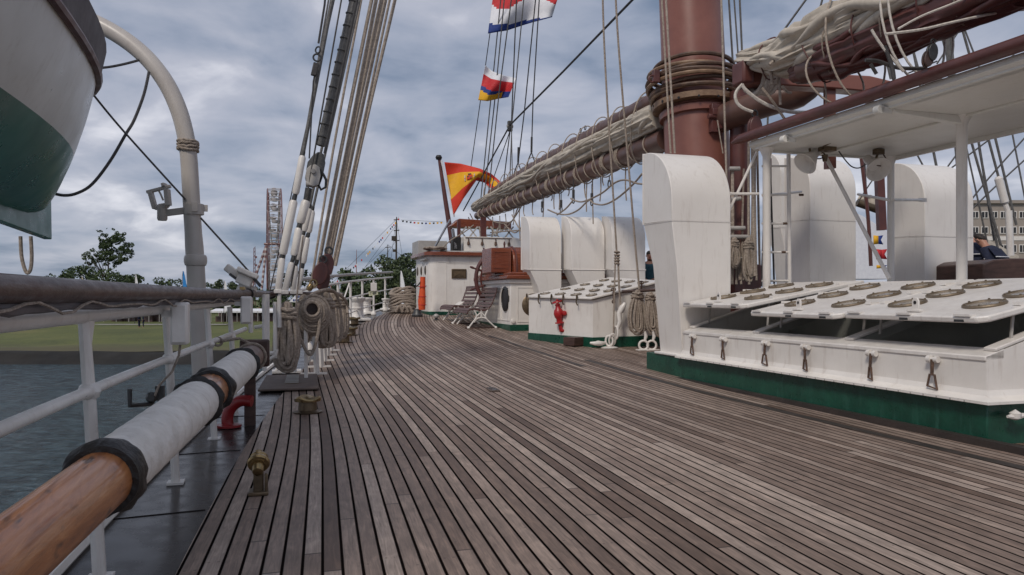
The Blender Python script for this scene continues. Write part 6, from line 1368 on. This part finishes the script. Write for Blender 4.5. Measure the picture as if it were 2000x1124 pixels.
for (x0, y0, x1, y1), lb in (((1745, 150, 1760, 200), 'first from the left of the thin shrouds glimpsed over the awning roof edge'), ((1790, 120, 1812, 200), 'second from the left of the thin shrouds glimpsed over the awning roof edge'), ((1836, 60, 1860, 150), 'third from the left of the thin shrouds glimpsed over the awning roof edge'), ((1885, 60, 1912, 130), 'fourth from the left of the thin shrouds glimpsed over the awning roof edge'), ((1790, 300, 1806, 330), 'thin shroud just over the rightmost cowl vent top'), ((1975, 250, 2010, 430), 'thin shroud at the very right edge'), ((1890, 300, 1925, 460), 'thin shroud left of the middle awning post')):
    k = (x1 - x0) / (y1 - y0); line([(x0 - 60 * k, y0 - 60), (x1 + 40 * k, y1 + 40)], 16.8, .018, 'served', lb, 'port_shroud', 'port side shrouds')
# lines behind the hatch
for pts, Y0, r, mt, lb in (([(1680, 290), (1695, 420), (1701, 520)], 15, .035, 'trim', 'dark brown rope standing in the gap between the cowl vents'), ([(1688, 300), (1694, 420), (1700, 515)], 15.2, .018, 'wire', 'thin line in the gap between the cowl vents'), ([(1676, 395), (1700, 358), (1725, 325)], 17, .015, 'wire', 'thin slanting line in the gap between the cowl vents')):
    line(pts, Y0, r, mt, lb, 'rigging_line')
m = MB(); m.beam(at(1716, 320, 17), at(1722, 450, 17), .16, .16); tag(m.build('far_post', M['trim']), 'dark brown post beside the right rear awning post', 'post')
def pth4(u): c = at(1680 + 38 * u, 390 + 12 * u, 18); return (c, .6 + .6 * u, .6 + .6 * u)
tag(sailbundle(pth4, .12, .16, 41, 14, 24, .3, nf=8).build('furled_sail', M['sail'], smooth=70), 'small bundle of cream sail glimpsed between the cowl vents', 'sail')
m = MB(); m.tube([at(1674, 396, 17.9), at(1720, 412, 17.9)], .09, 10); tag(m.build('far_boom', M['bronze']), 'short yellowish spar end glimpsed between the cowl vents', 'spar')
ws = thing('far_white_ship', 'white ship side with signal flags glimpsed between the cowl vents', 'ship', at(1705, 540, 45))
m = MB(); m.prism([at(x, y, 45) for x, y in ((1660, 545), (1660, 410), (1690, 425), (1738, 455), (1760, 545))], (2.5, 0, 0)); m.build('hull', M['clothwhite'], ws)
def sflag(px, py, w_, h_, c1, c2, lb, Y0=40, notch=True):
    f = thing('pennant', lb, 'flag', at(px, py, Y0), 'small signal flags between the cowl vents'); m = MB(); P_ = lambda x, y: at(px + x, py + y, Y0)
    m.cm = 0; m.add([P_(0, 0), P_(w_ * .5, 1), P_(w_ * .5, h_ - 1), P_(0, h_)], [(0, 1, 2, 3)]); m.cm = 1; m.add([P_(w_ * .5, 1), P_(w_, 0), P_(w_ * .75, h_ / 2), P_(w_, h_), P_(w_ * .5, h_ - 1)], [(0, 1, 2, 4), (2, 3, 4)])
    m.build('cloth', [M[c1], M[c2]], f, fix=False, thick=.02)
sflag(1706, 460, 19, 18, 'fyel', 'fblue', 'yellow and blue swallow tailed signal flag between the cowl vents')
sflag(1711, 487, 22, 20, 'fred', 'fred', 'red swallow tailed signal flag between the cowl vents')
sflag(1712, 518, 22, 7, 'fyel', 'fblue', 'blue and yellow flag strip low between the cowl vents')

def person(lb, base, H, yaw, top, pants, lean=.12, armpose='rail', collar=False, hair='hair', world=True):
    """a continuous skinned body standing at base (world), height H, facing yaw"""
    o = thing('person', lb, 'person', base, None, world=True); b0 = Vector(base)
    cy, sy = math.cos(yaw), math.sin(yaw)
    def Lc(x, y, z): y2 = y + lean * max(0, z - .5) ** 1.2; return b0 + Vector((cy * x - sy * y2, sy * x + cy * y2, z)) * (H / 1.75)
    J = {'pel': (0, 0, .95, .135, .10), 'wai': (0, 0, 1.10, .135, .10), 'che': (0, .01, 1.30, .165, .115), 'shc': (0, 0, 1.43, .12, .10), 'nek': (0, .01, 1.50, .055, .055), 'hd0': (0, .02, 1.57, .07, .075), 'hd1': (0, .025, 1.66, .082, .095), 'hd2': (0, .02, 1.74, .055, .065)}
    E = [('pel', 'wai'), ('wai', 'che'), ('che', 'shc'), ('shc', 'nek'), ('nek', 'hd0'), ('hd0', 'hd1'), ('hd1', 'hd2')]
    for sd, n_ in ((-1, 'l'), (1, 'r')):
        J['hi' + n_] = (.09 * sd, 0, .90, .095, .10); J['kn' + n_] = (.10 * sd, .02, .50, .062, .062); J['an' + n_] = (.10 * sd, -.02, .09, .04, .045); J['to' + n_] = (.11 * sd, .13, .03, .035, .03)
        J['sh' + n_] = (.18 * sd, 0, 1.42, .062, .062)
        el, wr, hn = ((.24 * sd, .02, 1.15), (.22 * sd, .20, 1.00), (.20 * sd, .28, .98)) if armpose == 'rail' else ((.23 * sd, -.02, 1.14), (.24 * sd, .05, .90), (.24 * sd, .08, .82))
        J['el' + n_] = (*el, .045, .045); J['wr' + n_] = (*wr, .030, .028); J['ha' + n_] = (*hn, .035, .022)
        E += [('pel', 'hi' + n_), ('hi' + n_, 'kn' + n_), ('kn' + n_, 'an' + n_), ('an' + n_, 'to' + n_), ('shc', 'sh' + n_), ('sh' + n_, 'el' + n_), ('el' + n_, 'wr' + n_), ('wr' + n_, 'ha' + n_)]
    keys = list(J); me = bpy.data.meshes.new('person_body'); me.from_pydata([Lc(*J[k][:3]) - b0 for k in keys], [(keys.index(a), keys.index(c)) for a, c in E], []); ob = bpy.data.objects.new('body', me); C.objects.link(ob); ob.parent = o; ORG[ob.name] = b0
    md = ob.modifiers.new('skin', 'SKIN'); 
    for i, k in enumerate(keys): me.skin_vertices[0].data[i].radius = (J[k][3], J[k][4]); me.skin_vertices[0].data[i].use_root = (i == 0)
    sb = ob.modifiers.new('sub', 'SUBSURF'); sb.levels = 2; sb.render_levels = 2; md.use_smooth_shade = True
    me.materials.append(M['skin'])
    def shell(name, joints, gr, mt):
        ks = [k for k in keys if k in joints]; m2 = bpy.data.meshes.new(name); m2.from_pydata([Lc(*J[k][:3]) - b0 for k in ks], [(ks.index(a), ks.index(c)) for a, c in E if a in ks and c in ks], []); q = bpy.data.objects.new(name, m2); C.objects.link(q); q.parent = o
        md = q.modifiers.new('skin', 'SKIN'); md.use_smooth_shade = True
        for i, k in enumerate(ks): m2.skin_vertices[0].data[i].radius = (J[k][3] + gr, J[k][4] + gr); m2.skin_vertices[0].data[i].use_root = (i == 0)
        s2_ = q.modifiers.new('sub', 'SUBSURF'); s2_.levels = 2; s2_.render_levels = 2; m2.materials.append(M[mt]); ORG[q.name] = b0
    shell('jacket', ['pel', 'wai', 'che', 'shc', 'nek', 'shl', 'ell', 'wrl', 'shr', 'elr', 'wrr'], .018, top)
    shell('trousers', ['pel', 'hil', 'knl', 'anl', 'hir', 'knr', 'anr'], .016, pants)
    def S3(m, c, rx, ry, rz_):
        n = 14
        rings = []
        for i in range(1, 8):
            a = PI * i / 8; rings.append([Lc(c[0] + rx * math.sin(a) * math.cos(2 * PI * j / n), c[1] + ry * math.sin(a) * math.sin(2 * PI * j / n), c[2] + rz_ * math.cos(a)) for j in range(n)])
        m.loft(rings)
    m = MB(True); S3(m, (0, -.005, 1.70), .092, .108, .085); m.build('hair', M[hair], o)
    m = MB(True); S3(m, (0, .125, 1.635), .014, .02, .026)
    for sd in (-1, 1): S3(m, (.088 * sd, .02, 1.64), .012, .02, .032)
    m.build('nose_and_ears', M['skin'], o)
    m = MB(True)
    for sd in (-1, 1): S3(m, (.032 * sd, .108, 1.665), .012, .008, .007)
    m.build('eye', M['black'], o); m = MB(True); S3(m, (0, .112, 1.595), .024, .008, .006); m.build('mouth', M['fred'], o)
    for sd in (-1, 1):
        m = MB(True); h = J['ha' + ('l' if sd < 0 else 'r')]
        for f in range(4):
            x = h[0] + (f - 1.5) * .017; L_ = (.06, .072, .07, .055)[f]; m.tube([Lc(x, h[1] + .02, h[2]), Lc(x, h[1] + .02 + L_ * .55, h[2] - .004), Lc(x, h[1] + .02 + L_ * .9, h[2] - .024)], [.0085, .008, .006], 6)
        m.tube([Lc(h[0] - sd * .03, h[1] - .02, h[2]), Lc(h[0] - sd * .05, h[1] + .015, h[2] - .005), Lc(h[0] - sd * .05, h[1] + .04, h[2] - .012)], [.010, .009, .007], 6); m.build('fingers', M['skin'], o)
    if collar:
        m = MB(True); m.grid(lambda u, v: Lc(-.19 + .38 * u, -.115 - .03 * math.sin(PI * u) - .012 - .02 * v, 1.46 - .20 * v), 10, 6); m.build('sailor_collar', M['navy'], o, thick=.006)
        m = MB(True); m.tube([Lc(-.20 + .40 * i / 10, -.145 - .03 * math.sin(PI * i / 10) - .008, 1.285) for i in range(11)], .010, 6)
        for sd in (-1, 1): m.tube([Lc(sd * .245, -.03, 1.24), Lc(sd * .275, .0, 1.245), Lc(sd * .27, .06, 1.25)], .012, 6)
        m.build('collar_stripe', M['clothwhite'], o)
    return o
mx_ = thing('port_platform', 'brown wooden locker in front of the sailors at the right edge', 'locker', at(1960, 535, 12.2))
m = MB(); P3 = [Vector(at(x, y, 12.2)) for x, y in ((1921, 560), (1921, 516), (1942, 508), (1975, 505), (2050, 505), (2050, 560))]
m.prism(P3, (1.0, 0, 0)); m.build('box', M['darkwood'], mx_, bevel=.02)
wz = lambda px, Y: ((px - 1000) / F * Y, Y)
X1 = wz(1922, 14.0); plat = thing('raised_deck_port', 'grey raised platform at the port side where the sailors stand', 'platform', (X1[0], X1[1], .1), None, True)
m = MB(True); m.box((X1[0] + .6, X1[1] + .3, .28), (3.4, 2.2, .9)); m.build('platform_block', M['plate'], plat)
person('sailor in navy uniform with white stripes, seen behind the middle awning post', (X1[0], X1[1], .73), 1.72, R(-15), 'navy', 'navy', .62, 'rail', True)
X2 = wz(1990, 13.6); person('sailor in navy uniform with a white stripe, cut by the right edge of the photo', (X2[0], X2[1], .73), 1.62, R(25), 'navy', 'navy', .62, 'rail', True)
X3 = wz(1269, 19.5); person('person in a teal jacket glimpsed between the low and the largest cowl vents', (X3[0], X3[1], .62), 1.72, R(170), 'teal', 'navy', .0, 'down')
# ================================================================ BACKGROUND
def leafcrown(m, blobs, n, size, seed):
    rnd = random.Random(seed); tot = sum(b_[3] ** 2 for b_ in blobs)
    for (x, y, z, r) in blobs:
        k = int(n * r * r / tot)
        for _ in range(k):
            v = Vector((rnd.gauss(0, 1), rnd.gauss(0, 1), rnd.gauss(0, 1))).normalized() * r * rnd.uniform(.45, 1.12) ** .6
            c = Vector((x, y, z)) + Vector((v.x, v.y, v.z * .8)); s = size * rnd.uniform(.5, 1.3)
            a = Vector((rnd.gauss(0, 1), rnd.gauss(0, 1), rnd.gauss(0, 1))).normalized(); b_ = a.orthogonal().normalized()
            e_ = a.cross(b_); m.add([c - a * s, c + b_ * s * .55, c + a * s, c - b_ * s * .55], [(0, 1, 2, 3)])
def tree(name, lb, pos, H, crownfn, seed, grp, leaf='leaf', trunk_r=.25, n=2600, size=.32):
    o = thing(name, lb, 'tree', pos, grp, world=True); rnd = random.Random(seed); b0 = Vector(pos)
    blobs = crownfn(rnd); m = MB(True); m.tube([b0, b0 + Vector((.1, 0, H * .3)), b0 + Vector((.0, .1, H * .6))], [trunk_r, trunk_r * .75, trunk_r * .4], 8)
    for (x, y, z, r) in blobs[:14]:
        a = b0 + Vector((0, 0, H * rnd.uniform(.22, .45))); c = b0 + Vector((x, y, z)); m.tube([a, a.lerp(c, .5) + Vector((0, 0, -.3)), c], [trunk_r * .4, trunk_r * .25, trunk_r * .1], 5)
    m.build('trunk', M['bark'], o)
    m = MB(True); leafcrown(m, [(b0.x + x, b0.y + y, b0.z + z, r) for x, y, z, r in blobs], n, size, seed); m.build('crown', M[leaf], o, fix=False, smooth=0); return o
def bpos(px, Y, z=-2.6): return ((px - 1000) / F * Y, Y, z)
def round_crown(Wd, H, nb, z0=.25):
    def f(rnd):
        out = []
        for _ in range(nb):
            a = rnd.uniform(0, 2 * PI); q = rnd.random() ** .5; z = H * rnd.uniform(z0, .95); k = math.sin(PI * min(1, max(.08, (z / H - z0 + .12) / (1.05 - z0 + .12)))) ** .6
            out.append((math.cos(a) * q * Wd / 2 * k, math.sin(a) * q * Wd / 2 * k, z, H * rnd.uniform(.07, .16)))
        return out
    return f
GT = 'trees along the far shore'
def big_crown(rnd):   # tall airy tree
    out = []
    for (x, z, r) in ((-2.8, 9.2, .9), (-3.9, 8.3, .7), (-2.0, 8.3, 1.0), (-1.6, 10.3, 1.1), (-.9, 11.6, .9), (-.5, 12.8, .7), (0, 11.0, 1.2), (.4, 9.6, 1.2), (-.6, 9.0, 1.1), (1.5, 11.4, 1.0), (2.3, 12.6, .8), (2.8, 11.5, .9), (3.4, 10.2, 1.0), (2.2, 9.6, 1.1), (3.0, 8.4, .9), (4.6, 8.9, .6), (1.2, 8.0, 1.0), (-3.1, 7.2, .6), (2.0, 12.9, .5), (-1.0, 13.0, .4), (4.0, 9.6, .5)):
        for _ in range(6): out.append((x + rnd.gauss(0, .55), rnd.uniform(-2.0, 2.0), z * 1.06 + 2.6 + rnd.gauss(0, .5), r * rnd.uniform(.3, .7)))
    return out
tree('tall_tree', 'tallest tree on the far shore, with an airy crown above the bushes', bpos(211, 152), 17.5, big_crown, 3, GT, n=6500, size=.19, trunk_r=.3)
for i, (px, Yd, Wd, H, lb) in enumerate(((118, 150, 7.5, 8.6, 'leftmost dark bushy tree on the far shore'), (150, 148, 8, 9.6, 'dark bushy tree left of the tallest tree'), (185, 146, 8, 8.6, 'dark low tree in front of the tallest tree'), (222, 146, 8, 8.8, 'dark round tree just right under the tallest tree'), (255, 150, 7, 8.0, 'dark spreading tree right of the tallest tree'))):
    tree('bushy_tree', lb, bpos(px, Yd), H, round_crown(Wd, H, 30, .15), 10 + i, GT, n=2400, size=.27)
tree('far_tree', 'small far tree left of the davit post', bpos(330, 190), 8.4, round_crown(10, 8.4, 30, .12), 31, GT, n=1800, size=.3)
FT = tree('far_tree', 'small far tree just right of the davit post', bpos(425, 180), 7.6, round_crown(11, 7.6, 30, .12), 32, GT, 'leaf2', n=1800, size=.3)
copy_tree(FT, bpos(30, 190, -2.8), 1.0, 'low far tree under the lifeboat at the left edge', .6, True)
copy_tree(FT, bpos(360, 188), 2.0, 'low far tree between the davit post and the feather flags', .9, True)
copy_tree(FT, bpos(455, 182), 3.0, 'far tree behind the floodlights', .95, True)
copy_tree(FT, bpos(600, 175), 4.0, 'far tree behind the white turnbuckles', 1.35, True)
for i, (px, Yd, Wd, H, lb) in enumerate(((668, 120, 6, 6.6, 'pointed tree above the curving stern rail, left of the mast like tower'), (692, 122, 6.5, 7.9, 'taller pointed tree above the curving stern rail'), (722, 118, 6, 6.2, 'low tree at the foot of the wooded slope'), (748, 116, 9, 8.8, 'dense green tree on the left of the wooded slope'), (775, 112, 9, 10.2, 'dense green tree in the middle of the wooded slope'), (800, 108, 9, 9.8, 'dense green tree on the wooded slope beside the deckhouse'), (640, 124, 5, 5.2, 'lowest tree behind the rope coils'))):
    tree('shore_tree', lb, bpos(px, Yd), H, round_crown(Wd, H, 34, .1), 50 + i, GT, 'leaf2' if i > 2 else 'leaf', n=2800, size=.27)
bare = thing('bare_tree', 'pale leafless tree left of the wooded slope', 'tree', bpos(706, 125), GT, True); m = MB(True); rnd = random.Random(9); b0 = Vector(bpos(706, 125)); m.tube([b0, b0 + Vector((0, 0, 6.5))], [.15, .06], 6)
for _ in range(40): a = b0 + Vector((0, 0, rnd.uniform(3.5, 6.5))); m.tube([a, a + Vector((rnd.uniform(-1.6, 1.6), rnd.uniform(-1, 1), rnd.uniform(.5, 2)))], [.05, .02], 4)
m.build('trunk', M['galv'], bare)
m = MB(True); hedge = []
rnd = random.Random(77)
for i in range(300): x = -160 + 200 * rnd.random(); hedge.append((x, 170 + rnd.uniform(-4, 4), -2.2 + rnd.uniform(0, 4.6), rnd.uniform(.8, 1.7)))
leafcrown(m, hedge, 16000, .38, 4); o = m.build('far_wood', M['leaf'], fix=False, smooth=0); o['kind'] = 'stuff'; o['label'] = 'low dark line of far trees and hedge behind the tents'
# tents
def tent(name, lb, px, Y, wd, dp, hw, hr, grp='white tents on the far shore'):
    p = bpos(px, Y, -2.65); o = thing(name, lb, 'tent', p, grp, True); x, y, z = p
    m = MB(True); m.prism([(x - wd / 2, y - dp / 2, z + hw), (x + wd / 2, y - dp / 2, z + hw), (x + wd / 2 - .5, y, z + hr), (x - wd / 2 + .2, y, z + hr)], (0, 0, .06)); m.prism([(x - wd / 2, y + dp / 2, z + hw), (x + wd / 2, y + dp / 2, z + hw), (x + wd / 2 - .5, y + .02, z + hr), (x - wd / 2 + .2, y + .02, z + hr)], (0, 0, .06))
    m.box((x, y - dp / 2, z + hw - .1), (wd, .05, .25)); m.build('roof', M['clothwhite'], o)
    m = MB(True)
    for q in range(3):
        for yy in (-1, 1): m.tube([(x - wd / 2 + .1 + q * (wd - .2) / 2, y + yy * dp / 2, z), (x - wd / 2 + .1 + q * (wd - .2) / 2, y + yy * dp / 2, z + hw)], .05, 6)
    m.build('pole', M['galv'], o)
    m = MB(True); m.box((x, y + dp / 2 - .1, z + hw / 2), (wd - .3, .05, hw)); m.box((x - wd * .2, y, z + .45), (wd * .4, .8, .9)); m.box((x + wd * .25, y + .3, z + .4), (wd * .2, .7, .8)); m.build('stall_goods', M['bench'], o); return o
tent('tent', 'long white tent roof at the far left under the lifeboat', 58, 112, 5.6, 4, 1.9, 2.5)
tent('tent', 'white tent roof on the far shore below the big tree', 240, 118, 4, 4, 1.8, 2.3)
for i, (px, lb) in enumerate(((300, 'white stall left of the davit post'), (345, 'white stall just left of the nearer junction box'), (440, 'white stall just right of the davit post'), (470, 'white stall behind the far junction box'), (510, 'white stall seen through the gate frame'), (545, 'white stall behind the long nearest rope coil'))):
    tent('market_stall', lb + ' on the far shore', px, 116, 3.3, 3, 1.7, 2.0)
for i, (px, w_, lb) in enumerate(((690, 9, 'long white marquee beyond the stern rail, left of the white bollard'), (775, 6, 'white marquee beyond the stern rail behind the rope pile'))): tent('marquee', lb, px, 95, w_ * .6, 4, 1.5, 2.3)
m = MB(True); m.box((bpos(120, 106)[0], 106, -2.62), (46, 1.2, .06)); struct(m.build('footpath', M['galv']))
for px, Yb, h_, mt, lb in ((158, 108, 6.7, 'sail', 'small tan feather flag left of the tallest tree'), (263, 108, 6.9, 'clothwhite', 'white and red feather flag right of the tallest tree'), (356, 108, 7.4, 'fcyan', 'light blue feather flag left of the davit post'), (437, 108, 6.0, 'clothwhite', 'white feather flag left of the floodlights'), (781, 95, 7.0, 'clothwhite', 'white feather flag beyond the rope pile')):
    p = bpos(px, Yb, -2.6); o = thing('feather_flag', lb, 'flag', p, 'feather flags on the far shore', True); x, y, z = p
    MB(True).tube([(x, y, z), (x, y, z + h_ * .9), (x + .1, y, z + h_)], [.04, .03, .02], 5).build('pole', M['steel'], o)
    m = MB(True); m.grid(lambda u, v: (x + .05 + u * (.15 + 1.0 * v ** .8) * (1 if v < .85 else (1 - v) / .15 * .7 + .3), y + .08 * math.sin(u * 4 + v * 3), z + h_ - v * h_ * .75), 6, 12); m.build('cloth', M[mt], o, fix=False, thick=.02)
    if 'red' in lb: MB(True).box((x + .45, y - .05, z + h_ * .45), (.3, .06, .5), Matrix.Rotation(.4, 3, 'Y')).build('emblem', M['fred'], o)
p = bpos(588, 90, -2.6); o = thing('banner', 'white banner with blue lettering behind the first turnbuckle shroud', 'banner', p, None, True); x, y, z = p
m = MB(True); m.prism([(x - 1.4, y, z + 3.2), (x + .9, y, z + 3.0), (x + .9, y, z + 4.8), (x + .2, y, z + 4.9)], (0, .08, 0)); m.build('cloth', M['clothwhite'], o); m = MB(True)
for k, (a, q, w_) in enumerate(((.3, 4.2, .9), (.1, 3.8, 1.3), (-.1, 3.4, 1.5))):
    for j in range(6): m.box((x + a - w_ / 2 + w_ * j / 6, y - .05, z + q), (w_ / 9, .03, .22))
m.build('lettering', M['fblue'], o); MB(True).tube([(x + .9, y, z), (x + .9, y, z + 5)], .06, 6).build('pole', M['galv'], o)
for i, (px, lb) in enumerate(((272, 'dark walking figure on the far lawn, left one'), (280, 'dark walking figure on the far lawn, right one'))):
    x, y, z = bpos(px, 98, -2.72); person(lb, (x, y, z), 1.7, R(80 + 30 * i), 'navy', 'navy', .02, 'down')
m = MB(True); x, y, z = bpos(317, 190); m.tube([(x, y, z), (x, y, z + 7.5)], .12, 6); tag(m.build('utility_pole', M['bark']), 'thin dark pole left of the davit post among the far trees', 'pole')
m = MB(True)
for px, h_ in ((12, 6), (31, 6.5), (80, 6.2)): x, y, z = bpos(px, 160); m.tube([(x, y, z), (x, y, z + h_)], .07, 5); m.tube([(x - .4, y, z + h_ * .9), (x + .4, y, z + h_ * .9)], .05, 4)
tag(m.build('lamp_row', M['bark']), 'thin far lamp posts at the left edge under the lifeboat', 'lamp posts')
# ferris wheel seen edge on
YW = 205.0; cx_ = (535 - 1000) / F * YW; zc_ = CH + 103 / F * YW; RW = 14.6
fw = thing('ferris_wheel', 'tall ferris wheel seen edge on behind the shrouds', 'ferris wheel', (cx_, YW, -2.6), None, True)
fwm = mat('ferris_red', (.20, .09, .085), (.14, .06, .06), 1); fww = mat('ferris_white', (.46, .43, .43), (.36, .33, .33), 1)
def rp(a, off, r=RW): yaw = R(3.0); x = off; y = math.cos(a) * r; return (cx_ + x - .315 * y, YW + y * .95, zc_ + math.sin(a) * r)
for off in (-1.75, 1.75):
    m = MB(True); m.tube([rp(2 * PI * k / 60, off) for k in range(60)], .16, 6, closed=True); m.tube([rp(2 * PI * k / 60, off * .8, RW - .9) for k in range(60)], .10, 5, closed=True); m.build('rim', fwm, fw)
m = MB(True)
for k in range(48): a = 2 * PI * k / 48; m.tube([rp(a, -1.75), rp(a, 1.75)], .09, 5)
m.build('cross_bars', fww, fw)
m = MB(True)
for k in range(24):
    a = 2 * PI * k / 24
    for off in (-1.75, 1.75): m.tube([rp(a, off), rp(a, off * .3, .6)], .06, 4)
m.build('spokes', fww, fw)
for k in range(24):
    a = 2 * PI * (k + .5) / 24; q = Vector(rp(a, 0)); m = MB(True); m.lathe([(0, -1.3), (.7, -1.25), (.85, -.8), (.85, -.5), (.8, -.45), (.06, -.4), (.06, -.05), (.7, .0), (.5, .2), (0, .35)], q, n=10); m.build('gondola', [fww], fw)
m = MB(True); m.tube([(cx_ - 2.6, YW, zc_), (cx_ + 2.2, YW, zc_)], .3, 8); m.build('axle', fwm, fw)
m = MB(True)
for (x1, y1) in ((-6.6, -4.5), (-2.2, -5)):
    n = 26; a = Vector((cx_ - 1.9, YW - .5, zc_ - .5)); b_ = Vector((cx_ + x1, YW + y1, -2.6))
    for k in range(n): m.cm = k % 2; m.tube([a.lerp(b_, k / n), a.lerp(b_, (k + 1) / n)], .34, 6)
m.build('striped_leg', [fwm, fww], fw)
m = MB(True)
for x, w_, h0, h1 in ((-1.1, .18, -2.6, 8), (1.2, .18, -2.6, 8)): m.box((cx_ + x, YW, (h0 + h1) / 2), (w_, w_, h1 - h0))
m.box((cx_, YW, 0), (6, 5, 5.2)); m.build('tower', fww, fw)
x, y, z = bpos(497, 190); m = MB(True)
for d_ in (-.25, .25): m.tube([(x + d_, y, z), (x + d_ * .6, y, CH + 95 / F * 190)], .09, 5)
for k in range(12): m.tube([(x - .25, y, 2 + k), (x + .25, y, 2.6 + k)], .07, 4)
for k in (11, 9, 6): m.box((x + .35, y, k), (.5, .3, .5))
tag(m.build('ride_tower', fwm), 'thin red lattice tower left of the ferris wheel', 'tower')
# dressed ship far off
DS = thing('far_sailing_ship', 'far sailing ship with tall masts and strings of flags beyond the wooded slope', 'ship', bpos(775, 150, -3.9), None, True)
def Bp_(px, py, Y): return ((px - 1000) / F * Y, Y, CH - (py - HY) / F * Y)
for (px, y0, r, Y) in ((774, 424, .22, 150), (757, 478, .16, 155), (696, 488, .10, 160)):
    m = MB(True); m.tube([Bp_(px, 600, Y), Bp_(px, y0 + 30, Y), Bp_(px + .5, y0, Y)], [r, r * .8, r * .4], 6)
    if r > .12:
        for q in (5, 26, 46): m.tube([Bp_(px - 5, y0 + q + 1, Y), Bp_(px + 6, y0 + q, Y)], r * .45, 5)
    if px == 774: m.box(Bp_(769, 466, Y), (.8, .4, .9)); m.box(Bp_(770, 490, Y), (.5, .4, .5))
    m.build('mast', M['bark' if px != 696 else 'mast'], DS)
m = MB(True)
for a, b_ in (((774, 426), (795, 560)), ((774, 426), (757, 560)), ((774, 440), (700, 540)), ((757, 480), (690, 545)), ((774, 470), (720, 545)), ((783, 430), (866, 434)), ((779, 424), (640, 562)), ((757, 478), (810, 520))): m.tube([Bp_(*a, 150), Bp_(*b_, 150)], .03, 4)
m.build('rigging', M['steel'], DS)
m = MB(True); m.loft([[Bp_(x, y, 150 + q) for x, y in ((690, 585), (700, 610), (800, 610), (815, 580))] for q in (0, 6)]); m.build('hull', M['steel'], DS)
rnd = random.Random(3); FM = ('clothwhite', 'clothwhite', 'fred', 'fblue', 'fyel', 'steel')
for k in range(44):
    f = k / 43; x = 777 - 135 * f; y = 428 + 134 * f + 8 * math.sin(PI * f)
    m = MB(True)
    if rnd.random() < .8: m.prism([Bp_(x, y, 149), Bp_(x + 2.3, y - 1.6, 149), Bp_(x + 3.0, y + 1.7 + rnd.random(), 149), Bp_(x + 1, y + 3.2, 149)], (0, .05, 0)).build('pennant', M[rnd.choice(FM)], DS)
for k in range(11):
    m = MB(True); x = 785 + 7.5 * k; y = 431 + 2.5 * math.sin(PI * k / 10) + .3 * k; m.prism([Bp_(x, y, 149), Bp_(x + 4, y, 149), Bp_(x + 3.6, y + 3, 149), Bp_(x + .6, y + 3.4, 149)], (0, .05, 0)).build('pennant', M[rnd.choice(FM[2:])], DS)
# building at the right
YB_ = 85.0; bl_ = thing('far_building', 'pale building with two rows of windows seen at the right edge behind the port shrouds', 'building', Bp_(1950, 545, YB_), None, True)
x0, _, zt_ = Bp_(1893, 398, YB_); x1 = Bp_(2110, 400, YB_)[0]
m = MB(True); m.box2((x0, YB_, -3), (x1, YB_ + 14, zt_)); m.box2((x0 - .3, YB_ - .3, zt_), (x1, YB_ + 14.3, zt_ + .35)); m.build('wall', M['building'], bl_)
MB(True).box2((x0 - .1, YB_ - .05, Bp_(0, 470, YB_)[2]), (x1, YB_ + .1, Bp_(0, 462, YB_)[2])).build('ledge', M['white'], bl_)
for (ya, yb) in ((413, 427), (443, 457), (478, 494)):
    for k in range(9):
        xa, _, z1_ = Bp_(1897 + 18.5 * k, ya, YB_); xb, _, z0_ = Bp_(1897 + 18.5 * k + 14, yb, YB_)
        f = MB(True).box2((xa, YB_ - .08, z0_), (xb, YB_ + .02, z1_)).build('window', M['white'], bl_); MB(True).box2((xa + .08, YB_ - .10, z0_ + .08), ((xa + xb) / 2 - .04, YB_ - .05, z1_ - .08)).box2(((xa + xb) / 2 + .04, YB_ - .10, z0_ + .08), (xb - .08, YB_ - .05, z1_ - .08)).build('pane', M['glass'], f)
m = MB(True); a = Bp_(1925, 462, 60); m.prism([Bp_(1918, 462, 60), Bp_(1990, 500, 60), Bp_(1990, 515, 60), Bp_(1918, 475, 60)], (0, .5, 0)); tag(m.build('gangway', M['sail']), 'pale sloping gangway in front of the far building', 'gangway')
for o in C.objects:
    l_ = o.get('label')
    if l_ is not None and (len(l_.split()) > 16 or (o.parent is None and len(l_.split()) < 4)): print('LABEL', len(l_.split()), o.name, l_)
